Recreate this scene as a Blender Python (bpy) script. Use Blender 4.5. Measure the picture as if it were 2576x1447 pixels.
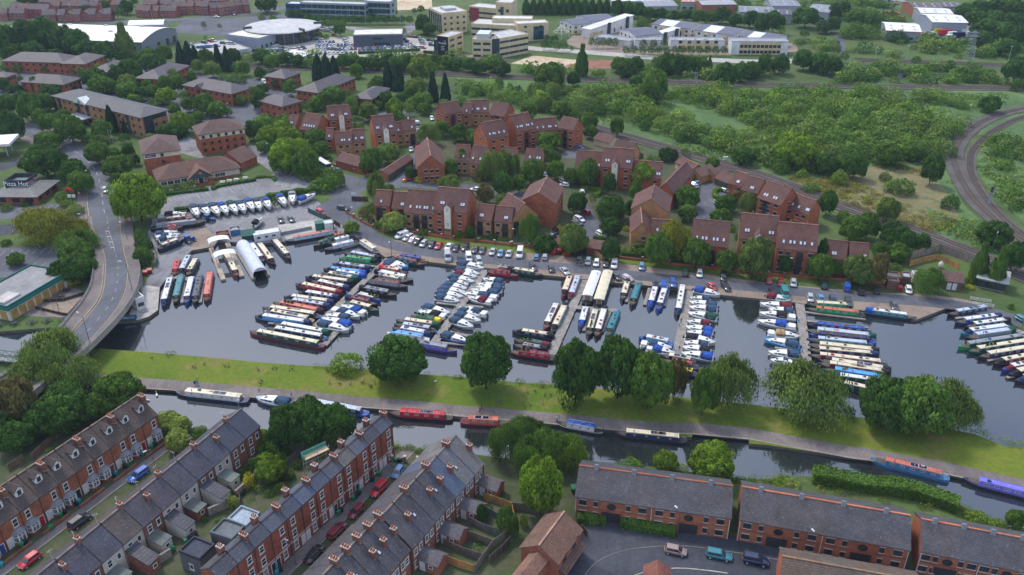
import bpy,bmesh,math,random
import numpy as np
from mathutils import Vector,Matrix
from mathutils.geometry import tessellate_polygon
R=math.radians
rnd=random.Random(7)
for o in list(bpy.data.objects): bpy.data.objects.remove(o)
SC=bpy.context.scene
COL=SC.collection
# ---------------------------------------------------------------- camera, sky, sun, exposure
CAM_H=112.5;PITCH=R(28.25);FPX=2106.8;CU,CV=1288.0,723.5
cd=bpy.data.cameras.new('camera');cam=bpy.data.objects.new('camera',cd);COL.objects.link(cam)
cam.location=(0,0,CAM_H);cam.rotation_euler=(math.pi/2-PITCH,0,0)
cd.sensor_fit='HORIZONTAL';cd.sensor_width=36.0;cd.lens=FPX/2576*36.0
cd.clip_start=1.0;cd.clip_end=6000.0
SC.camera=cam
SUN_EL,SUN_AZ=54,-38          # degrees; azimuth measured from +Y towards +X
W=bpy.data.worlds.new('World');SC.world=W;W.use_nodes=True
nt=W.node_tree;nt.nodes.clear()
sky=nt.nodes.new('ShaderNodeTexSky');sky.sky_type='NISHITA';sky.sun_disc=False
sky.sun_elevation=R(SUN_EL);sky.sun_rotation=R(SUN_AZ);sky.altitude=60;sky.air_density=1.0;sky.dust_density=3.0;sky.ozone_density=1.0
tc=nt.nodes.new('ShaderNodeTexCoord')
cn=nt.nodes.new('ShaderNodeTexNoise');cn.inputs['Scale'].default_value=2.2;cn.inputs['Detail'].default_value=5
mpw=nt.nodes.new('ShaderNodeMapping');mpw.inputs['Scale'].default_value=(1,1,2.2)
nt.links.new(tc.outputs['Generated'],mpw.inputs['Vector']);nt.links.new(mpw.outputs['Vector'],cn.inputs['Vector'])
cr=nt.nodes.new('ShaderNodeValToRGB');cr.color_ramp.elements[0].position=0.30;cr.color_ramp.elements[1].position=0.62
cr.color_ramp.elements[0].color=(4.6,6.0,9.2,1);cr.color_ramp.elements[1].color=(9.8,11.0,13.8,1)
nt.links.new(cn.outputs['Fac'],cr.inputs['Fac'])
mx=nt.nodes.new('ShaderNodeMixRGB');mx.inputs['Fac'].default_value=0.58     # broken overcast over the clear sky
bg=nt.nodes.new('ShaderNodeBackground');bg.inputs['Strength'].default_value=0.08
wo=nt.nodes.new('ShaderNodeOutputWorld')
nt.links.new(sky.outputs['Color'],mx.inputs['Color1']);nt.links.new(cr.outputs['Color'],mx.inputs['Color2'])
nt.links.new(mx.outputs['Color'],bg.inputs['Color']);nt.links.new(bg.outputs['Background'],wo.inputs['Surface'])
sd=bpy.data.lights.new('sun','SUN');sd.energy=1.5;sd.angle=R(10);sd.color=(1.0,0.94,0.86)
sun=bpy.data.objects.new('sun',sd);COL.objects.link(sun)
sdir=Vector((math.sin(R(SUN_AZ))*math.cos(R(SUN_EL)),math.cos(R(SUN_AZ))*math.cos(R(SUN_EL)),math.sin(R(SUN_EL))))
sun.rotation_euler=sdir.to_track_quat('Z','Y').to_euler();sun.location=(0,200,300)
SC.view_settings.view_transform='Standard';SC.view_settings.look='None'
SC.view_settings.exposure=0.98;SC.view_settings.gamma=1.0;SC.view_settings.use_curve_mapping=False
# ---------------------------------------------------------------- picture px -> place on the ground
_s,_c=math.sin(PITCH),math.cos(PITCH)
def G(u,v,z=0.0):
 x=(u-CU)/FPX;y=(CV-v)/FPX
 d=Vector((x,_c+y*_s,-_s+y*_c))
 t=(z-CAM_H)/d.z
 return Vector((d.x*t,d.y*t,z))
def PX(p):
 X,Y,Z=p[0],p[1],p[2]-CAM_H
 zc=Y*_c-Z*_s;yc=Y*_s+Z*_c
 return (CU+FPX*X/zc,CV-FPX*yc/zc)
def T(rc,x,y,z=0.0):                       # tile px (quarter-frame rows/cols of the survey)
 return G(644.0*(rc % 10)+x/4.0,361.6*(rc//10)+y/4.0,z)
def UV(rc,x,y): return (644.0*(rc % 10)+x/4.0,361.6*(rc//10)+y/4.0)
def sc_at(v): return 0.00783*(v+410)          # overview px per metre at a row
# ---------------------------------------------------------------- materials
MT={}
def new_mat(name):
 m=bpy.data.materials.new(name);m.use_nodes=True
 n=m.node_tree;b=n.nodes['Principled BSDF']
 MT[name]=m
 return m,n,b
def nd(n,t,**k):
 x=n.nodes.new(t)
 for a,v in k.items():
  if a in x.inputs: x.inputs[a].default_value=v
  else: setattr(x,a,v)
 return x
def posnode(n):
 return n.nodes.new('ShaderNodeNewGeometry').outputs['Position']
def noise(n,vec,scale,detail=3.0,rough=0.6):
 x=nd(n,'ShaderNodeTexNoise',Scale=scale,Detail=detail,Roughness=rough)
 n.links.new(vec,x.inputs['Vector']);return x.outputs['Fac']
def ramp(n,fac,lo,hi,p0=0.3,p1=0.7):
 r=n.nodes.new('ShaderNodeValToRGB')
 r.color_ramp.elements[0].position=p0;r.color_ramp.elements[1].position=p1
 r.color_ramp.elements[0].color=(*lo,1) if len(lo)==3 else lo
 r.color_ramp.elements[1].color=(*hi,1) if len(hi)==3 else hi
 n.links.new(fac,r.inputs['Fac']);return r.outputs['Color']
def mul(n,a,b,f=1.0):
 m=n.nodes.new('ShaderNodeMixRGB');m.blend_type='MULTIPLY';m.inputs['Fac'].default_value=f
 n.links.new(a,m.inputs['Color1']);n.links.new(b,m.inputs['Color2']);return m.outputs['Color']
def mixc(n,a,b,fac):
 m=n.nodes.new('ShaderNodeMixRGB')
 for s,k in ((a,'Color1'),(b,'Color2')):
  if isinstance(s,tuple): m.inputs[k].default_value=(*s,1)
  else: n.links.new(s,m.inputs[k])
 if isinstance(fac,float): m.inputs['Fac'].default_value=fac
 else: n.links.new(fac,m.inputs['Fac'])
 return m.outputs['Color']
def bump(n,b,h,strength=0.4,dist=0.05):
 x=nd(n,'ShaderNodeBump',Strength=strength,Distance=dist)
 n.links.new(h,x.inputs['Height']);n.links.new(x.outputs['Normal'],b.inputs['Normal'])
g3=lambda v: (v,v,v)
def obj_mat(name,rough=0.5,spec=0.5,lo=0.85,hi=1.1,scale=0.6,scale2=0.0,lo2=0.8,hi2=1.15,coat=0.0,metal=0.0):
 """paint, render, canvas ...: colour from the object, gentle wear from noise"""
 m,n,b=new_mat(name)
 oi=n.nodes.new('ShaderNodeObjectInfo');p=posnode(n)
 c=mul(n,oi.outputs['Color'],ramp(n,noise(n,p,scale),g3(lo),g3(hi)))
 if scale2: c=mul(n,c,ramp(n,noise(n,p,scale2,2),g3(lo2),g3(hi2)))
 n.links.new(c,b.inputs['Base Color'])
 b.inputs['Roughness'].default_value=rough;b.inputs['Specular IOR Level'].default_value=spec
 b.inputs['Coat Weight'].default_value=coat;b.inputs['Coat Roughness'].default_value=0.08;b.inputs['Metallic'].default_value=metal
 return m
obj_mat('car_paint',0.35,0.5,0.95,1.03,1.5,coat=0.6)
obj_mat('paint',0.45,0.4,0.82,1.1,0.9,3.5,0.86,1.08)
obj_mat('gelcoat',0.30,0.5,0.9,1.04,1.3,coat=0.2)
obj_mat('canvas',0.85,0.2,0.8,1.15,1.6)
obj_mat('plastic',0.5,0.4,0.92,1.05,2.0)
obj_mat('render',0.85,0.2,0.82,1.08,0.35,2.0,0.9,1.06)
obj_mat('metal',0.45,0.5,0.85,1.1,1.5,metal=0.3)
obj_mat('concrete',0.9,0.2,0.75,1.12,0.25,1.7,0.8,1.12)
obj_mat('cloth',0.9,0.1,0.9,1.1,6.0)
obj_mat('feather',0.8,0.2,0.7,1.25,14.0)
obj_mat('timber',0.85,0.2,0.7,1.2,0.7,4.0,0.8,1.15)
def brick_mat():
 m,n,b=new_mat('brick')
 oi=n.nodes.new('ShaderNodeObjectInfo');p=posnode(n)
 tcx=n.nodes.new('ShaderNodeTexCoord')
 sx=n.nodes.new('ShaderNodeSeparateXYZ');n.links.new(tcx.outputs['Object'],sx.inputs['Vector'])
 ad=nd(n,'ShaderNodeMath',operation='ADD');n.links.new(sx.outputs['X'],ad.inputs[0]);n.links.new(sx.outputs['Y'],ad.inputs[1])
 cb=n.nodes.new('ShaderNodeCombineXYZ');n.links.new(ad.outputs[0],cb.inputs['X']);n.links.new(sx.outputs['Z'],cb.inputs['Y'])
 bt=nd(n,'ShaderNodeTexBrick',Scale=1.0);bt.inputs['Brick Width'].default_value=0.23;bt.inputs['Row Height'].default_value=0.077;bt.inputs['Mortar Size'].default_value=0.008
 bt.inputs['Color1'].default_value=(0.78,0.78,0.78,1);bt.inputs['Color2'].default_value=(1.2,1.15,1.1,1);bt.inputs['Mortar'].default_value=(1.0,1.05,1.1,1)
 n.links.new(cb.outputs['Vector'],bt.inputs['Vector'])
 c=mul(n,oi.outputs['Color'],bt.outputs['Color'])
 c=mul(n,c,ramp(n,noise(n,p,0.45,4),(0.72,0.70,0.72),(1.14,1.1,1.06)))
 c=mul(n,c,ramp(n,noise(n,p,2.6,2),g3(0.82),g3(1.12)))
 n.links.new(c,b.inputs['Base Color']);b.inputs['Roughness'].default_value=0.9;b.inputs['Specular IOR Level'].default_value=0.15
 bump(n,b,bt.outputs['Fac'],0.3,0.01)
brick_mat()
def roof_mat(name,course,lich,lcol,rough,var):
 m,n,b=new_mat(name)
 oi=n.nodes.new('ShaderNodeObjectInfo');p=posnode(n)
 tcx=n.nodes.new('ShaderNodeTexCoord')
 sx=n.nodes.new('ShaderNodeSeparateXYZ');n.links.new(tcx.outputs['Object'],sx.inputs['Vector'])
 ad=nd(n,'ShaderNodeMath',operation='ADD');n.links.new(sx.outputs['X'],ad.inputs[0]);n.links.new(sx.outputs['Y'],ad.inputs[1])
 cb=n.nodes.new('ShaderNodeCombineXYZ');n.links.new(ad.outputs[0],cb.inputs['X']);n.links.new(sx.outputs['Z'],cb.inputs['Y'])
 bt=nd(n,'ShaderNodeTexBrick',Scale=1.0);bt.inputs['Brick Width'].default_value=0.34;bt.inputs['Row Height'].default_value=course;bt.inputs['Mortar Size'].default_value=0.03
 bt.inputs['Color1'].default_value=(0.74,0.75,0.78,1);bt.inputs['Color2'].default_value=(1.22,1.2,1.18,1);bt.inputs['Mortar'].default_value=(0.55,0.55,0.58,1)
 n.links.new(cb.outputs['Vector'],bt.inputs['Vector'])
 c=mul(n,oi.outputs['Color'],bt.outputs['Color'])
 c=mul(n,c,ramp(n,noise(n,p,0.30,4),g3(1-var),g3(1+var)))
 c=mul(n,c,ramp(n,noise(n,p,.11,4,.7),(1.22,1.02,.86),(.88,.97,1.10)))
 li=ramp(n,noise(n,p,1.9,5,0.75),(0,0,0),g3(lich),0.56,0.70)
 c=mixc(n,c,lcol,li)
 n.links.new(c,b.inputs['Base Color']);b.inputs['Roughness'].default_value=rough;b.inputs['Specular IOR Level'].default_value=0.35
 bump(n,b,bt.outputs['Fac'],0.5,0.02)
roof_mat('tile',0.19,0.35,(0.20,0.16,0.13),0.8,0.22)
roof_mat('slate',0.17,0.45,(0.20,0.21,0.22),0.6,0.25)
roof_mat('slate_new',0.17,0.06,(0.16,0.17,0.2),0.5,0.10)
def ribbed():
 m,n,b=new_mat('sheet_roof')
 oi=n.nodes.new('ShaderNodeObjectInfo');p=posnode(n)
 tcx=n.nodes.new('ShaderNodeTexCoord')
 wv=nd(n,'ShaderNodeTexWave',Scale=0.35,wave_type='BANDS',bands_direction='X');n.links.new(tcx.outputs['Object'],wv.inputs['Vector'])
 c=mul(n,oi.outputs['Color'],ramp(n,wv.outputs['Fac'],g3(0.88),g3(1.04),0.0,0.25))
 c=mul(n,c,ramp(n,noise(n,p,0.08,4),g3(0.8),g3(1.1)))
 n.links.new(c,b.inputs['Base Color']);b.inputs['Roughness'].default_value=0.6
ribbed()
def glass_mat(name,col,rough=0.06,lo=0.5,hi=1.6):
 m,n,b=new_mat(name)
 p=posnode(n);c=mul(n,mixc(n,col,col,0.0),ramp(n,noise(n,p,0.8,2),g3(lo),g3(hi)))
 n.links.new(c,b.inputs['Base Color']);b.inputs['Roughness'].default_value=rough;b.inputs['IOR'].default_value=1.5;b.inputs['Specular IOR Level'].default_value=0.6
glass_mat('glass',(0.030,0.036,0.044))
glass_mat('glass_curtain',(0.16,0.16,0.165),0.15,0.35,1.5)
glass_mat('glass_teal',(0.010,0.05,0.065),0.08)
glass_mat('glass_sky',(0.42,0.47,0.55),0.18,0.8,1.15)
glass_mat('solar',(0.012,0.016,0.035),0.12)
def flat_mat(name,col,rough=0.8,spec=0.3):
 m,n,b=new_mat(name)
 p=posnode(n);c=mul(n,mixc(n,col,col,0.0),ramp(n,noise(n,p,1.2,3),g3(0.85),g3(1.12)))
 n.links.new(c,b.inputs['Base Color']);b.inputs['Roughness'].default_value=rough;b.inputs['Specular IOR Level'].default_value=spec
flat_mat('tyre',(0.012,0.012,0.013));flat_mat('rim',(0.35,0.36,0.37),0.35,0.6);flat_mat('lamp_glass',(0.6,0.62,0.64),0.15,0.7)
flat_mat('tail_red',(0.35,0.01,0.01),0.25,0.6);flat_mat('white_frame',(0.62,0.62,0.60),0.5);flat_mat('dark_frame',(0.03,0.022,0.018),0.5)
flat_mat('chrome',(0.5,0.5,0.52),0.3,0.6);flat_mat('bark',(0.055,0.042,0.032),0.9,0.1);flat_mat('lead',(0.17,0.18,0.20),0.6)
flat_mat('white_paint',(0.36,0.36,0.36),0.7);flat_mat('yellow_paint',(0.34,0.24,0.08),0.7);flat_mat('iron',(0.03,0.032,0.035),0.6)
flat_mat('pot',(0.32,0.10,0.05),0.85,0.1);flat_mat('skin',(0.45,0.26,0.18),0.6);flat_mat('hair',(0.05,0.03,0.02),0.6)
flat_mat('rust',(0.12,0.07,0.045),0.9);flat_mat('sill',(0.42,0.40,0.36),0.8);flat_mat('beak',(0.05,0.04,0.03),0.5)
def foliage_mat():
 m,n,b=new_mat('foliage')
 oi=n.nodes.new('ShaderNodeObjectInfo');at=nd(n,'ShaderNodeAttribute',attribute_name='tint')
 p=posnode(n)
 c=mul(n,oi.outputs['Color'],at.outputs['Color'])
 c=mul(n,c,ramp(n,noise(n,p,0.22,3),(0.82,0.80,0.85),(1.18,1.2,1.0)))
 n.links.new(c,b.inputs['Base Color']);b.inputs['Roughness'].default_value=0.65;b.inputs['Specular IOR Level'].default_value=0.12
 tr=n.nodes.new('ShaderNodeBsdfTranslucent');n.links.new(c,tr.inputs['Color'])
 ms=nd(n,'ShaderNodeMixShader',Fac=0.34)
 n.links.new(b.outputs['BSDF'],ms.inputs[1]);n.links.new(tr.outputs['BSDF'],ms.inputs[2])
 n.links.new(ms.outputs['Shader'],n.nodes['Material Output'].inputs['Surface'])
foliage_mat()
def ground_mat(name,a,b_,c_=None,s1=0.05,s2=0.7,rough=0.95,p=(0.35,0.65),spots=None,fine=(0.8,1.18)):
 m,n,b=new_mat(name);q=posnode(n)
 c=ramp(n,noise(n,q,s1,5,0.65),a,b_,*p)
 if c_: c=mixc(n,c,c_,ramp(n,noise(n,q,s1*3.1,4,0.7),(0,0,0),(1,1,1),0.52,0.66))
 if 'asphalt' in name or name=='paving':       # old patches and worn lanes
  vo=nd(n,'ShaderNodeTexVoronoi',Scale=0.11);n.links.new(q,vo.inputs['Vector']);c=mul(n,c,ramp(n,vo.outputs['Color'],g3(.86),g3(1.1),.2,.8))
  mp=nd(n,'ShaderNodeMapping');mp.inputs['Scale'].default_value=(.9,.12,1);n.links.new(q,mp.inputs['Vector']);c=mul(n,c,ramp(n,noise(n,mp.outputs['Vector'],.8,4,.7),g3(.84),g3(1.1)))
 c=mul(n,c,ramp(n,noise(n,q,s2,4,0.7),g3(fine[0]),g3(fine[1])))
 n.links.new(c,b.inputs['Base Color']);b.inputs['Roughness'].default_value=rough;b.inputs['Specular IOR Level'].default_value=0.2
 if spots: bump(n,b,noise(n,q,spots,4),0.6,0.3)
ground_mat('grass_rough',(0.045,0.078,0.022),(0.085,0.125,0.036),(0.060,0.072,0.030),0.02,0.5,spots=0.8)
ground_mat('lawn',(0.070,0.122,0.010),(0.130,0.158,0.018),(0.165,0.142,0.042),0.035,0.9,spots=1.5)
ground_mat('meadow',(0.055,0.105,0.034),(0.105,0.165,0.055),(0.050,0.085,0.032),0.03,0.45,spots=0.6)
ground_mat('reeds',(0.13,0.125,0.055),(0.20,0.17,0.09),(0.085,0.115,0.04),0.06,0.9,spots=1.2)
ground_mat('asphalt',(0.078,0.082,0.098),(0.112,0.116,0.134),None,0.06,1.6,0.85)
ground_mat('asphalt_dark',(0.040,0.043,0.056),(0.062,0.066,0.080),None,0.08,1.3,0.85)
ground_mat('asphalt_pale',(0.17,0.17,0.18),(0.25,0.245,0.25),(0.13,0.12,0.13),0.045,1.2,0.9)
ground_mat('paving',(0.13,0.11,0.105),(0.18,0.155,0.145),None,0.1,1.5,0.9)
ground_mat('gravel',(0.20,0.155,0.12),(0.27,0.215,0.17),(0.16,0.13,0.115),0.08,1.8,0.95)
ground_mat('concrete_ground',(0.30,0.29,0.27),(0.40,0.385,0.36),(0.25,0.22,0.19),0.1,1.2,0.9)
ground_mat('sandy',(0.40,0.31,0.20),(0.50,0.42,0.30),(0.28,0.22,0.15),0.05,0.7,0.95)
ground_mat('red_soil',(0.20,0.085,0.055),(0.27,0.13,0.085),(0.10,0.07,0.06),0.05,0.8,0.95)
ground_mat('ballast',(0.070,0.062,0.058),(0.108,0.096,0.090),None,0.1,1.5,0.95)
ground_mat('garden',(0.046,0.062,0.026),(0.090,0.085,0.052),(0.045,0.080,0.020),0.13,1.2,0.95)
ground_mat('deck',(0.20,0.18,0.16),(0.30,0.275,0.25),(0.15,0.135,0.12),0.5,3.0,0.85)
def water_mat():
 m,n,b=new_mat('water');q=posnode(n)
 b.inputs['Base Color'].default_value=(0.016,0.019,0.022,1);b.inputs['Roughness'].default_value=0.04
 b.inputs['IOR'].default_value=2.35
 mp=nd(n,'ShaderNodeMapping');mp.inputs['Scale'].default_value=(0.6,1.3,1);n.links.new(q,mp.inputs['Vector'])
 a=noise(n,mp.outputs['Vector'],1.1,3);c=noise(n,q,0.12,2)
 h=nd(n,'ShaderNodeMath',operation='MULTIPLY');n.links.new(a,h.inputs[0]);n.links.new(c,h.inputs[1])
 bump(n,b,h.outputs[0],0.16,0.12)
water_mat()
# ---------------------------------------------------------------- mesh building
class MB:
 def __init__(s): s.v=[];s.f=[];s.m=[]
 def add(s,vs,fs,mi=0):
  k=len(s.v);s.v += [tuple(p) for p in vs]
  for f in fs: s.f.append(tuple(i+k for i in f));s.m.append(mi)
  return s
 def box(s,x0,x1,y0,y1,z0,z1,mi=0):
  return s.add([(x0,y0,z0),(x1,y0,z0),(x1,y1,z0),(x0,y1,z0),(x0,y0,z1),(x1,y0,z1),(x1,y1,z1),(x0,y1,z1)],
                     [(0,3,2,1),(4,5,6,7),(0,1,5,4),(1,2,6,5),(2,3,7,6),(3,0,4,7)],mi)
 def hull(s,bot,top,mi=0):            # two rings of equal count, closed
  n=len(bot);fs=[(i,(i+1) % n,n+(i+1) % n,n+i) for i in range(n)]
  return s.add(list(bot)+list(top),fs+[tuple(range(n-1,-1,-1)),tuple(range(n,2*n))],mi)
 def loft(s,rings,mi=0,cap=True,closed=True):
  n=len(rings[0]);vs=[p for r in rings for p in r];fs=[]
  for k in range(len(rings)-1):
   for i in range(n if closed else n-1):
    j=(i+1) % n;fs.append((k*n+i,k*n+j,(k+1)*n+j,(k+1)*n+i))
  if cap: fs += [tuple(range(n-1,-1,-1)),tuple((len(rings)-1)*n+i for i in range(n))]
  return s.add(vs,fs,mi)
 def tube(s,pts,r,n=6,mi=0):
  pts=[Vector(p) for p in pts];rings=[]
  for i,p in enumerate(pts):
   d=(pts[min(i+1,len(pts)-1)]-pts[max(i-1,0)]).normalized()
   a=d.cross(Vector((0,0,1)));  a=a.normalized() if a.length>1e-4 else Vector((1,0,0))
   b=d.cross(a).normalized();rr=r[i] if isinstance(r,(list,tuple)) else r
   rings.append([p+a*rr*math.cos(t)+b*rr*math.sin(t) for t in [2*math.pi*k/n for k in range(n)]])
  return s.loft(rings,mi)
 def cyl(s,x,y,z0,z1,r0,r1=None,n=10,mi=0):
  r1=r0 if r1 is None else r1
  c=[(math.cos(2*math.pi*k/n),math.sin(2*math.pi*k/n)) for k in range(n)]
  return s.hull([(x+a*r0,y+b*r0,z0) for a,b in c],[(x+a*r1,y+b*r1,z1) for a,b in c],mi)
 def prism_x(s,prof,x0,x1,mi=0):     # profile in (y,z)
  return s.hull([(x0,y,z) for y,z in prof],[(x1,y,z) for y,z in prof],mi)
 def prism_z(s,prof,z0,z1,mi=0):
  return s.hull([(x,y,z0) for x,y in prof],[(x,y,z1) for x,y in prof],mi)
 def quad(s,a,b,c,d,mi=0): return s.add([a,b,c,d],[(0,1,2,3)],mi)
 def ell(s,c,r,n=8,m=6,mi=0):
  rings=[]
  for k in range(1,m):
   t=math.pi*k/m
   rings.append([(c[0]+r[0]*math.sin(t)*math.cos(2*math.pi*i/n),c[1]+r[1]*math.sin(t)*math.sin(2*math.pi*i/n),c[2]-r[2]*math.cos(t)) for i in range(n)])
  return s.loft(rings,mi)
 def mesh(s,name,mats,smooth=False,fix=True):
  me=bpy.data.meshes.new(name);me.from_pydata(s.v,[],s.f)
  for m in (mats if isinstance(mats,(list,tuple)) else [mats]): me.materials.append(MT[m])
  if any(s.m): me.polygons.foreach_set('material_index',s.m)
  if smooth: me.polygons.foreach_set('use_smooth',[True]*len(s.f))
  if fix:
   bm=bmesh.new();bm.from_mesh(me);bmesh.ops.recalc_face_normals(bm,faces=bm.faces);bm.to_mesh(me);bm.free()
  me.update();return me
MESH={}
def cached(key,fn):
 if key not in MESH: MESH[key]=fn()
 return MESH[key]
def ob(name,me,parent=None,loc=(0,0,0),rz=0.0,color=None,scale=None,rot=None):
 o=bpy.data.objects.new(name,me);COL.objects.link(o)
 o.location=loc;o.rotation_euler=rot if rot else (0,0,rz)
 if scale: o.scale=scale
 if color: o.color=(*color[:3],1)
 if parent: o.parent=parent
 return o
USED={}
ORD=['first','second','third','fourth','fifth','sixth','seventh','eighth','ninth','tenth','eleventh','twelfth','thirteenth','fourteenth','fifteenth','sixteenth','seventeenth','eighteenth','nineteenth','twentieth']
def tag(o,label,cat,group=None):
 o['label']=label;o['category']=cat
 if group: o['group']=group
 return o
PENDING=[]
def auto(o,desc,cat,group,uv=None,near=None):      # label finished at the end, when all look-alikes are known
 o['category']=cat
 if group: o['group']=group
 PENDING.append((o,desc,uv or PX(o.location),near));return o
def thing(name,loc,rz=0.0): return ob(name,None,None,loc,rz)
def struct(o): o['kind']='structure';return o
def stuff(o,label=None,cat=None):
 o['kind']='stuff'
 if label: o['label']=label;o['category']=cat
 return o
# ---------------------------------------------------------------- meshes that need evaluation, made while the scene is small
def skinned(name,verts,edges,rad,sub,mats,pick,rootv=0):
 me=bpy.data.meshes.new(name);me.from_pydata(verts,edges,[]);o=bpy.data.objects.new(name,me);COL.objects.link(o)
 sk=o.modifiers.new('skin','SKIN');sk.use_smooth_shade=True
 for i,r_ in enumerate(rad): me.skin_vertices[0].data[i].radius=r_ if isinstance(r_,tuple) else (r_,r_)
 for q in me.skin_vertices[0].data: q.use_root=False
 me.skin_vertices[0].data[rootv].use_root=True
 sb=o.modifiers.new('sub','SUBSURF');sb.levels=sub;sb.render_levels=sub
 dg=bpy.context.evaluated_depsgraph_get();out=bpy.data.meshes.new_from_object(o.evaluated_get(dg));bpy.data.objects.remove(o)
 out.materials.clear()
 for m in mats: out.materials.append(MT[m])
 for p in out.polygons: p.material_index=pick(p.center);p.use_smooth=True
 return out
for nm,c in (('coat_teal',(.02,.22,.24)),('trouser_dark',(.02,.022,.03)),('trouser_pink',(.45,.04,.20)),('coat_grey',(.25,.26,.28)),('coat_blue',(.03,.06,.22)),('coat_red',(.30,.03,.05)),('coat_pale',(.45,.48,.55)),('goose_body',(.13,.10,.075)),('goose_dark',(.015,.013,.012)),('swan_white',(.66,.66,.64)),('bill',(.45,.14,.02))): flat_mat(nm,c,.85,.15)
def goose_mesh(sw):
 V=[(-.36,0,.34),(-.2,0,.36),(0,0,.36),(.2,0,.38),(.30,0,.48),(.33,0,.62),(.36,0,.76),(.40,0,.80),(.50,0,.78)];E=[(i,i+1) for i in range(8)];Rr=[.04,.12,.165,.12,.06,.042,.045,.045,.015]
 if not sw: V += [(.0,.07,.22),(.0,.07,.02),(.08,.07,.01),(.0,-.07,.22),(.0,-.07,.02),(.08,-.07,.01)];E += [(2,9),(9,10),(10,11),(2,12),(12,13),(13,14)];Rr += [.03,.014,.014,.03,.014,.014]
 if sw: return skinned('body',V,E,Rr,1,['swan_white','bill','goose_dark'],lambda c: 1 if c.x>.44 else 0,2)
 return skinned('body',V,E,Rr,1,['goose_body','goose_dark','swan_white'],lambda c: 1 if c.x>.30 and c.z>.5 else 2 if c.z<.3 and c.x<-.1 else 1 if c.z<.16 else 0,2)
GM,SWM=goose_mesh(False),goose_mesh(True)
def person_mesh(top,leg,step=.18):
 s=step
 V=[(0,0,.95),(0,0,1.12),(.01,0,1.36),(.01,0,1.50),(.03,0,1.58),(.04,0,1.68),(.035,0,1.76),
         (0,.10,.90),(s*.6,.11,.50),(s,.11,.09),(s+.15,.12,.05),(0,-.10,.90),(-s*.3,-.11,.50),(-s,-.11,.10),(-s+.14,-.12,.06),
         (0,.19,1.40),(-.06,.27,1.14),(.08,.29,.92),(.15,.29,.85),(0,-.19,1.40),(.02,-.27,1.14),(.16,-.28,.94),(.23,-.28,.88),(.13,0,1.665),
         (.21,.275,.80),(.20,.305,.79),(.18,.26,.83),(.29,-.27,.84),(.28,-.30,.83),(.25,-.25,.87)]
 E=[(0,1),(1,2),(2,3),(3,4),(4,5),(5,6),(0,7),(7,8),(8,9),(9,10),(0,11),(11,12),(12,13),(13,14),(2,15),(15,16),(16,17),(17,18),(2,19),(19,20),(20,21),(21,22),(5,23),(18,24),(18,25),(18,26),(22,27),(22,28),(22,29)]
 Rr=[(.15,.12),(.15,.11),(.17,.12),.075,.06,(.095,.085),(.085,.075),.095,.065,.045,.04,.095,.065,.045,.04,.06,.048,.036,.035,.06,.048,.036,.035,.02,.012,.012,.011,.012,.012,.011]
 def pick(c):
  if c.z>1.70 or (c.z>1.60 and c.x<.0): return 3
  if c.z>1.53: return 2
  if abs(c.y)>.235 and c.z<.93: return 2
  if c.z>.96 or (abs(c.y)>.21 and c.z>.85): return 0
  return 1 if c.z>.09 else 3
 return skinned('body',V,E,Rr,2,[top,leg,'skin','hair'],pick)
PM={k: person_mesh(*k) for k in [('coat_blue','trouser_dark'),('coat_grey','coat_pale'),('coat_grey','trouser_pink'),('coat_pale','trouser_dark'),('coat_red','coat_pale'),('coat_red','trouser_dark'),('coat_teal','trouser_dark')]}
def text_mesh(body,size,mat='plastic',ext=.02):
 cu=bpy.data.curves.new('txt','FONT');cu.body=body;cu.size=size;cu.extrude=ext;cu.align_x='CENTER'
 o=bpy.data.objects.new('txt',cu);COL.objects.link(o)
 dg=bpy.context.evaluated_depsgraph_get();me=bpy.data.meshes.new_from_object(o.evaluated_get(dg));bpy.data.objects.remove(o)
 me.materials.clear();me.materials.append(MT[mat]);return me
TXT={k: text_mesh(*k) for k in (('Pizza Hut',2.3),('Pizza Hut',1.9),("Sainsbury's",1.0),('Portland',1.5),('Marina',1.0),('MIDDAY',.52))}
def text(body,size,par,loc,rot,col,name='lettering',ext=None):
 return ob(name,TXT[(body,size)],par,loc,rot=rot,color=col)
# ================================================================ SETTING: ground, water, roads
WATER_Z=-0.75
BASIN=[(482,630),(536,621),(548,606),(640,614),(714,608),(846,588),(888,592),(904,602),(969,647),(986,644),(1079,659),(1151,668),(1216,674),(1288,681),(1365,692),(1423,697),(1533,710),(1633,719),(1745,730),(1813,742),(1923,753),(2000,761),(2019,764),(2142,777),(2174,782),(2306,804),(2392,771),(2489,775),(2512,788),(2549,818),(2576,832),(2700,850),(2900,1180),(2680,1150),(2572,1127),(2524,1122),(2452,1092),(2320,1066),(2164,1050),(2040,1036),(1900,1019),(1700,998),(1540,980),(1388,968),(1288,961),(1159,949),(1054,941),(919,930),(819,923),(735,918),(643,911),(570,903),(500,897),(395,888),(252,877),(120,888),(-60,900),(-60,840),(0,834),(155,822),(225,816),(300,809),(345,806),(375,796),(397,780),(402,723),(428,690)]
CANAL=[(-80,985),(120,962),(270,962),(355,976),(437,981),(620,998),(734,1008),(924,1026),(979,1029),(1159,1048),(1368,1064),(1450,1072),(1520,1080),(1600,1088),(1741,1100),(1742,1088),(1883,1102),(1886,1116),(1932,1120),(2139,1150),(2189,1155),(2387,1192),(2422,1201),(2576,1236),(2760,1290),(2800,1400),(2600,1330),(2540,1325),(2480,1296),(2400,1262),(2300,1238),(2200,1222),(2039,1199),(1989,1197),(1932,1206),(1858,1204),(1638,1174),(1538,1164),(1460,1160),(1254,1151),(1196,1143),(1084,1133),(986,1121),(860,1108),(700,1094),(560,1083),(470,1074),(420,1048),(330,1030),(200,1030),(-80,1060)]
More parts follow.
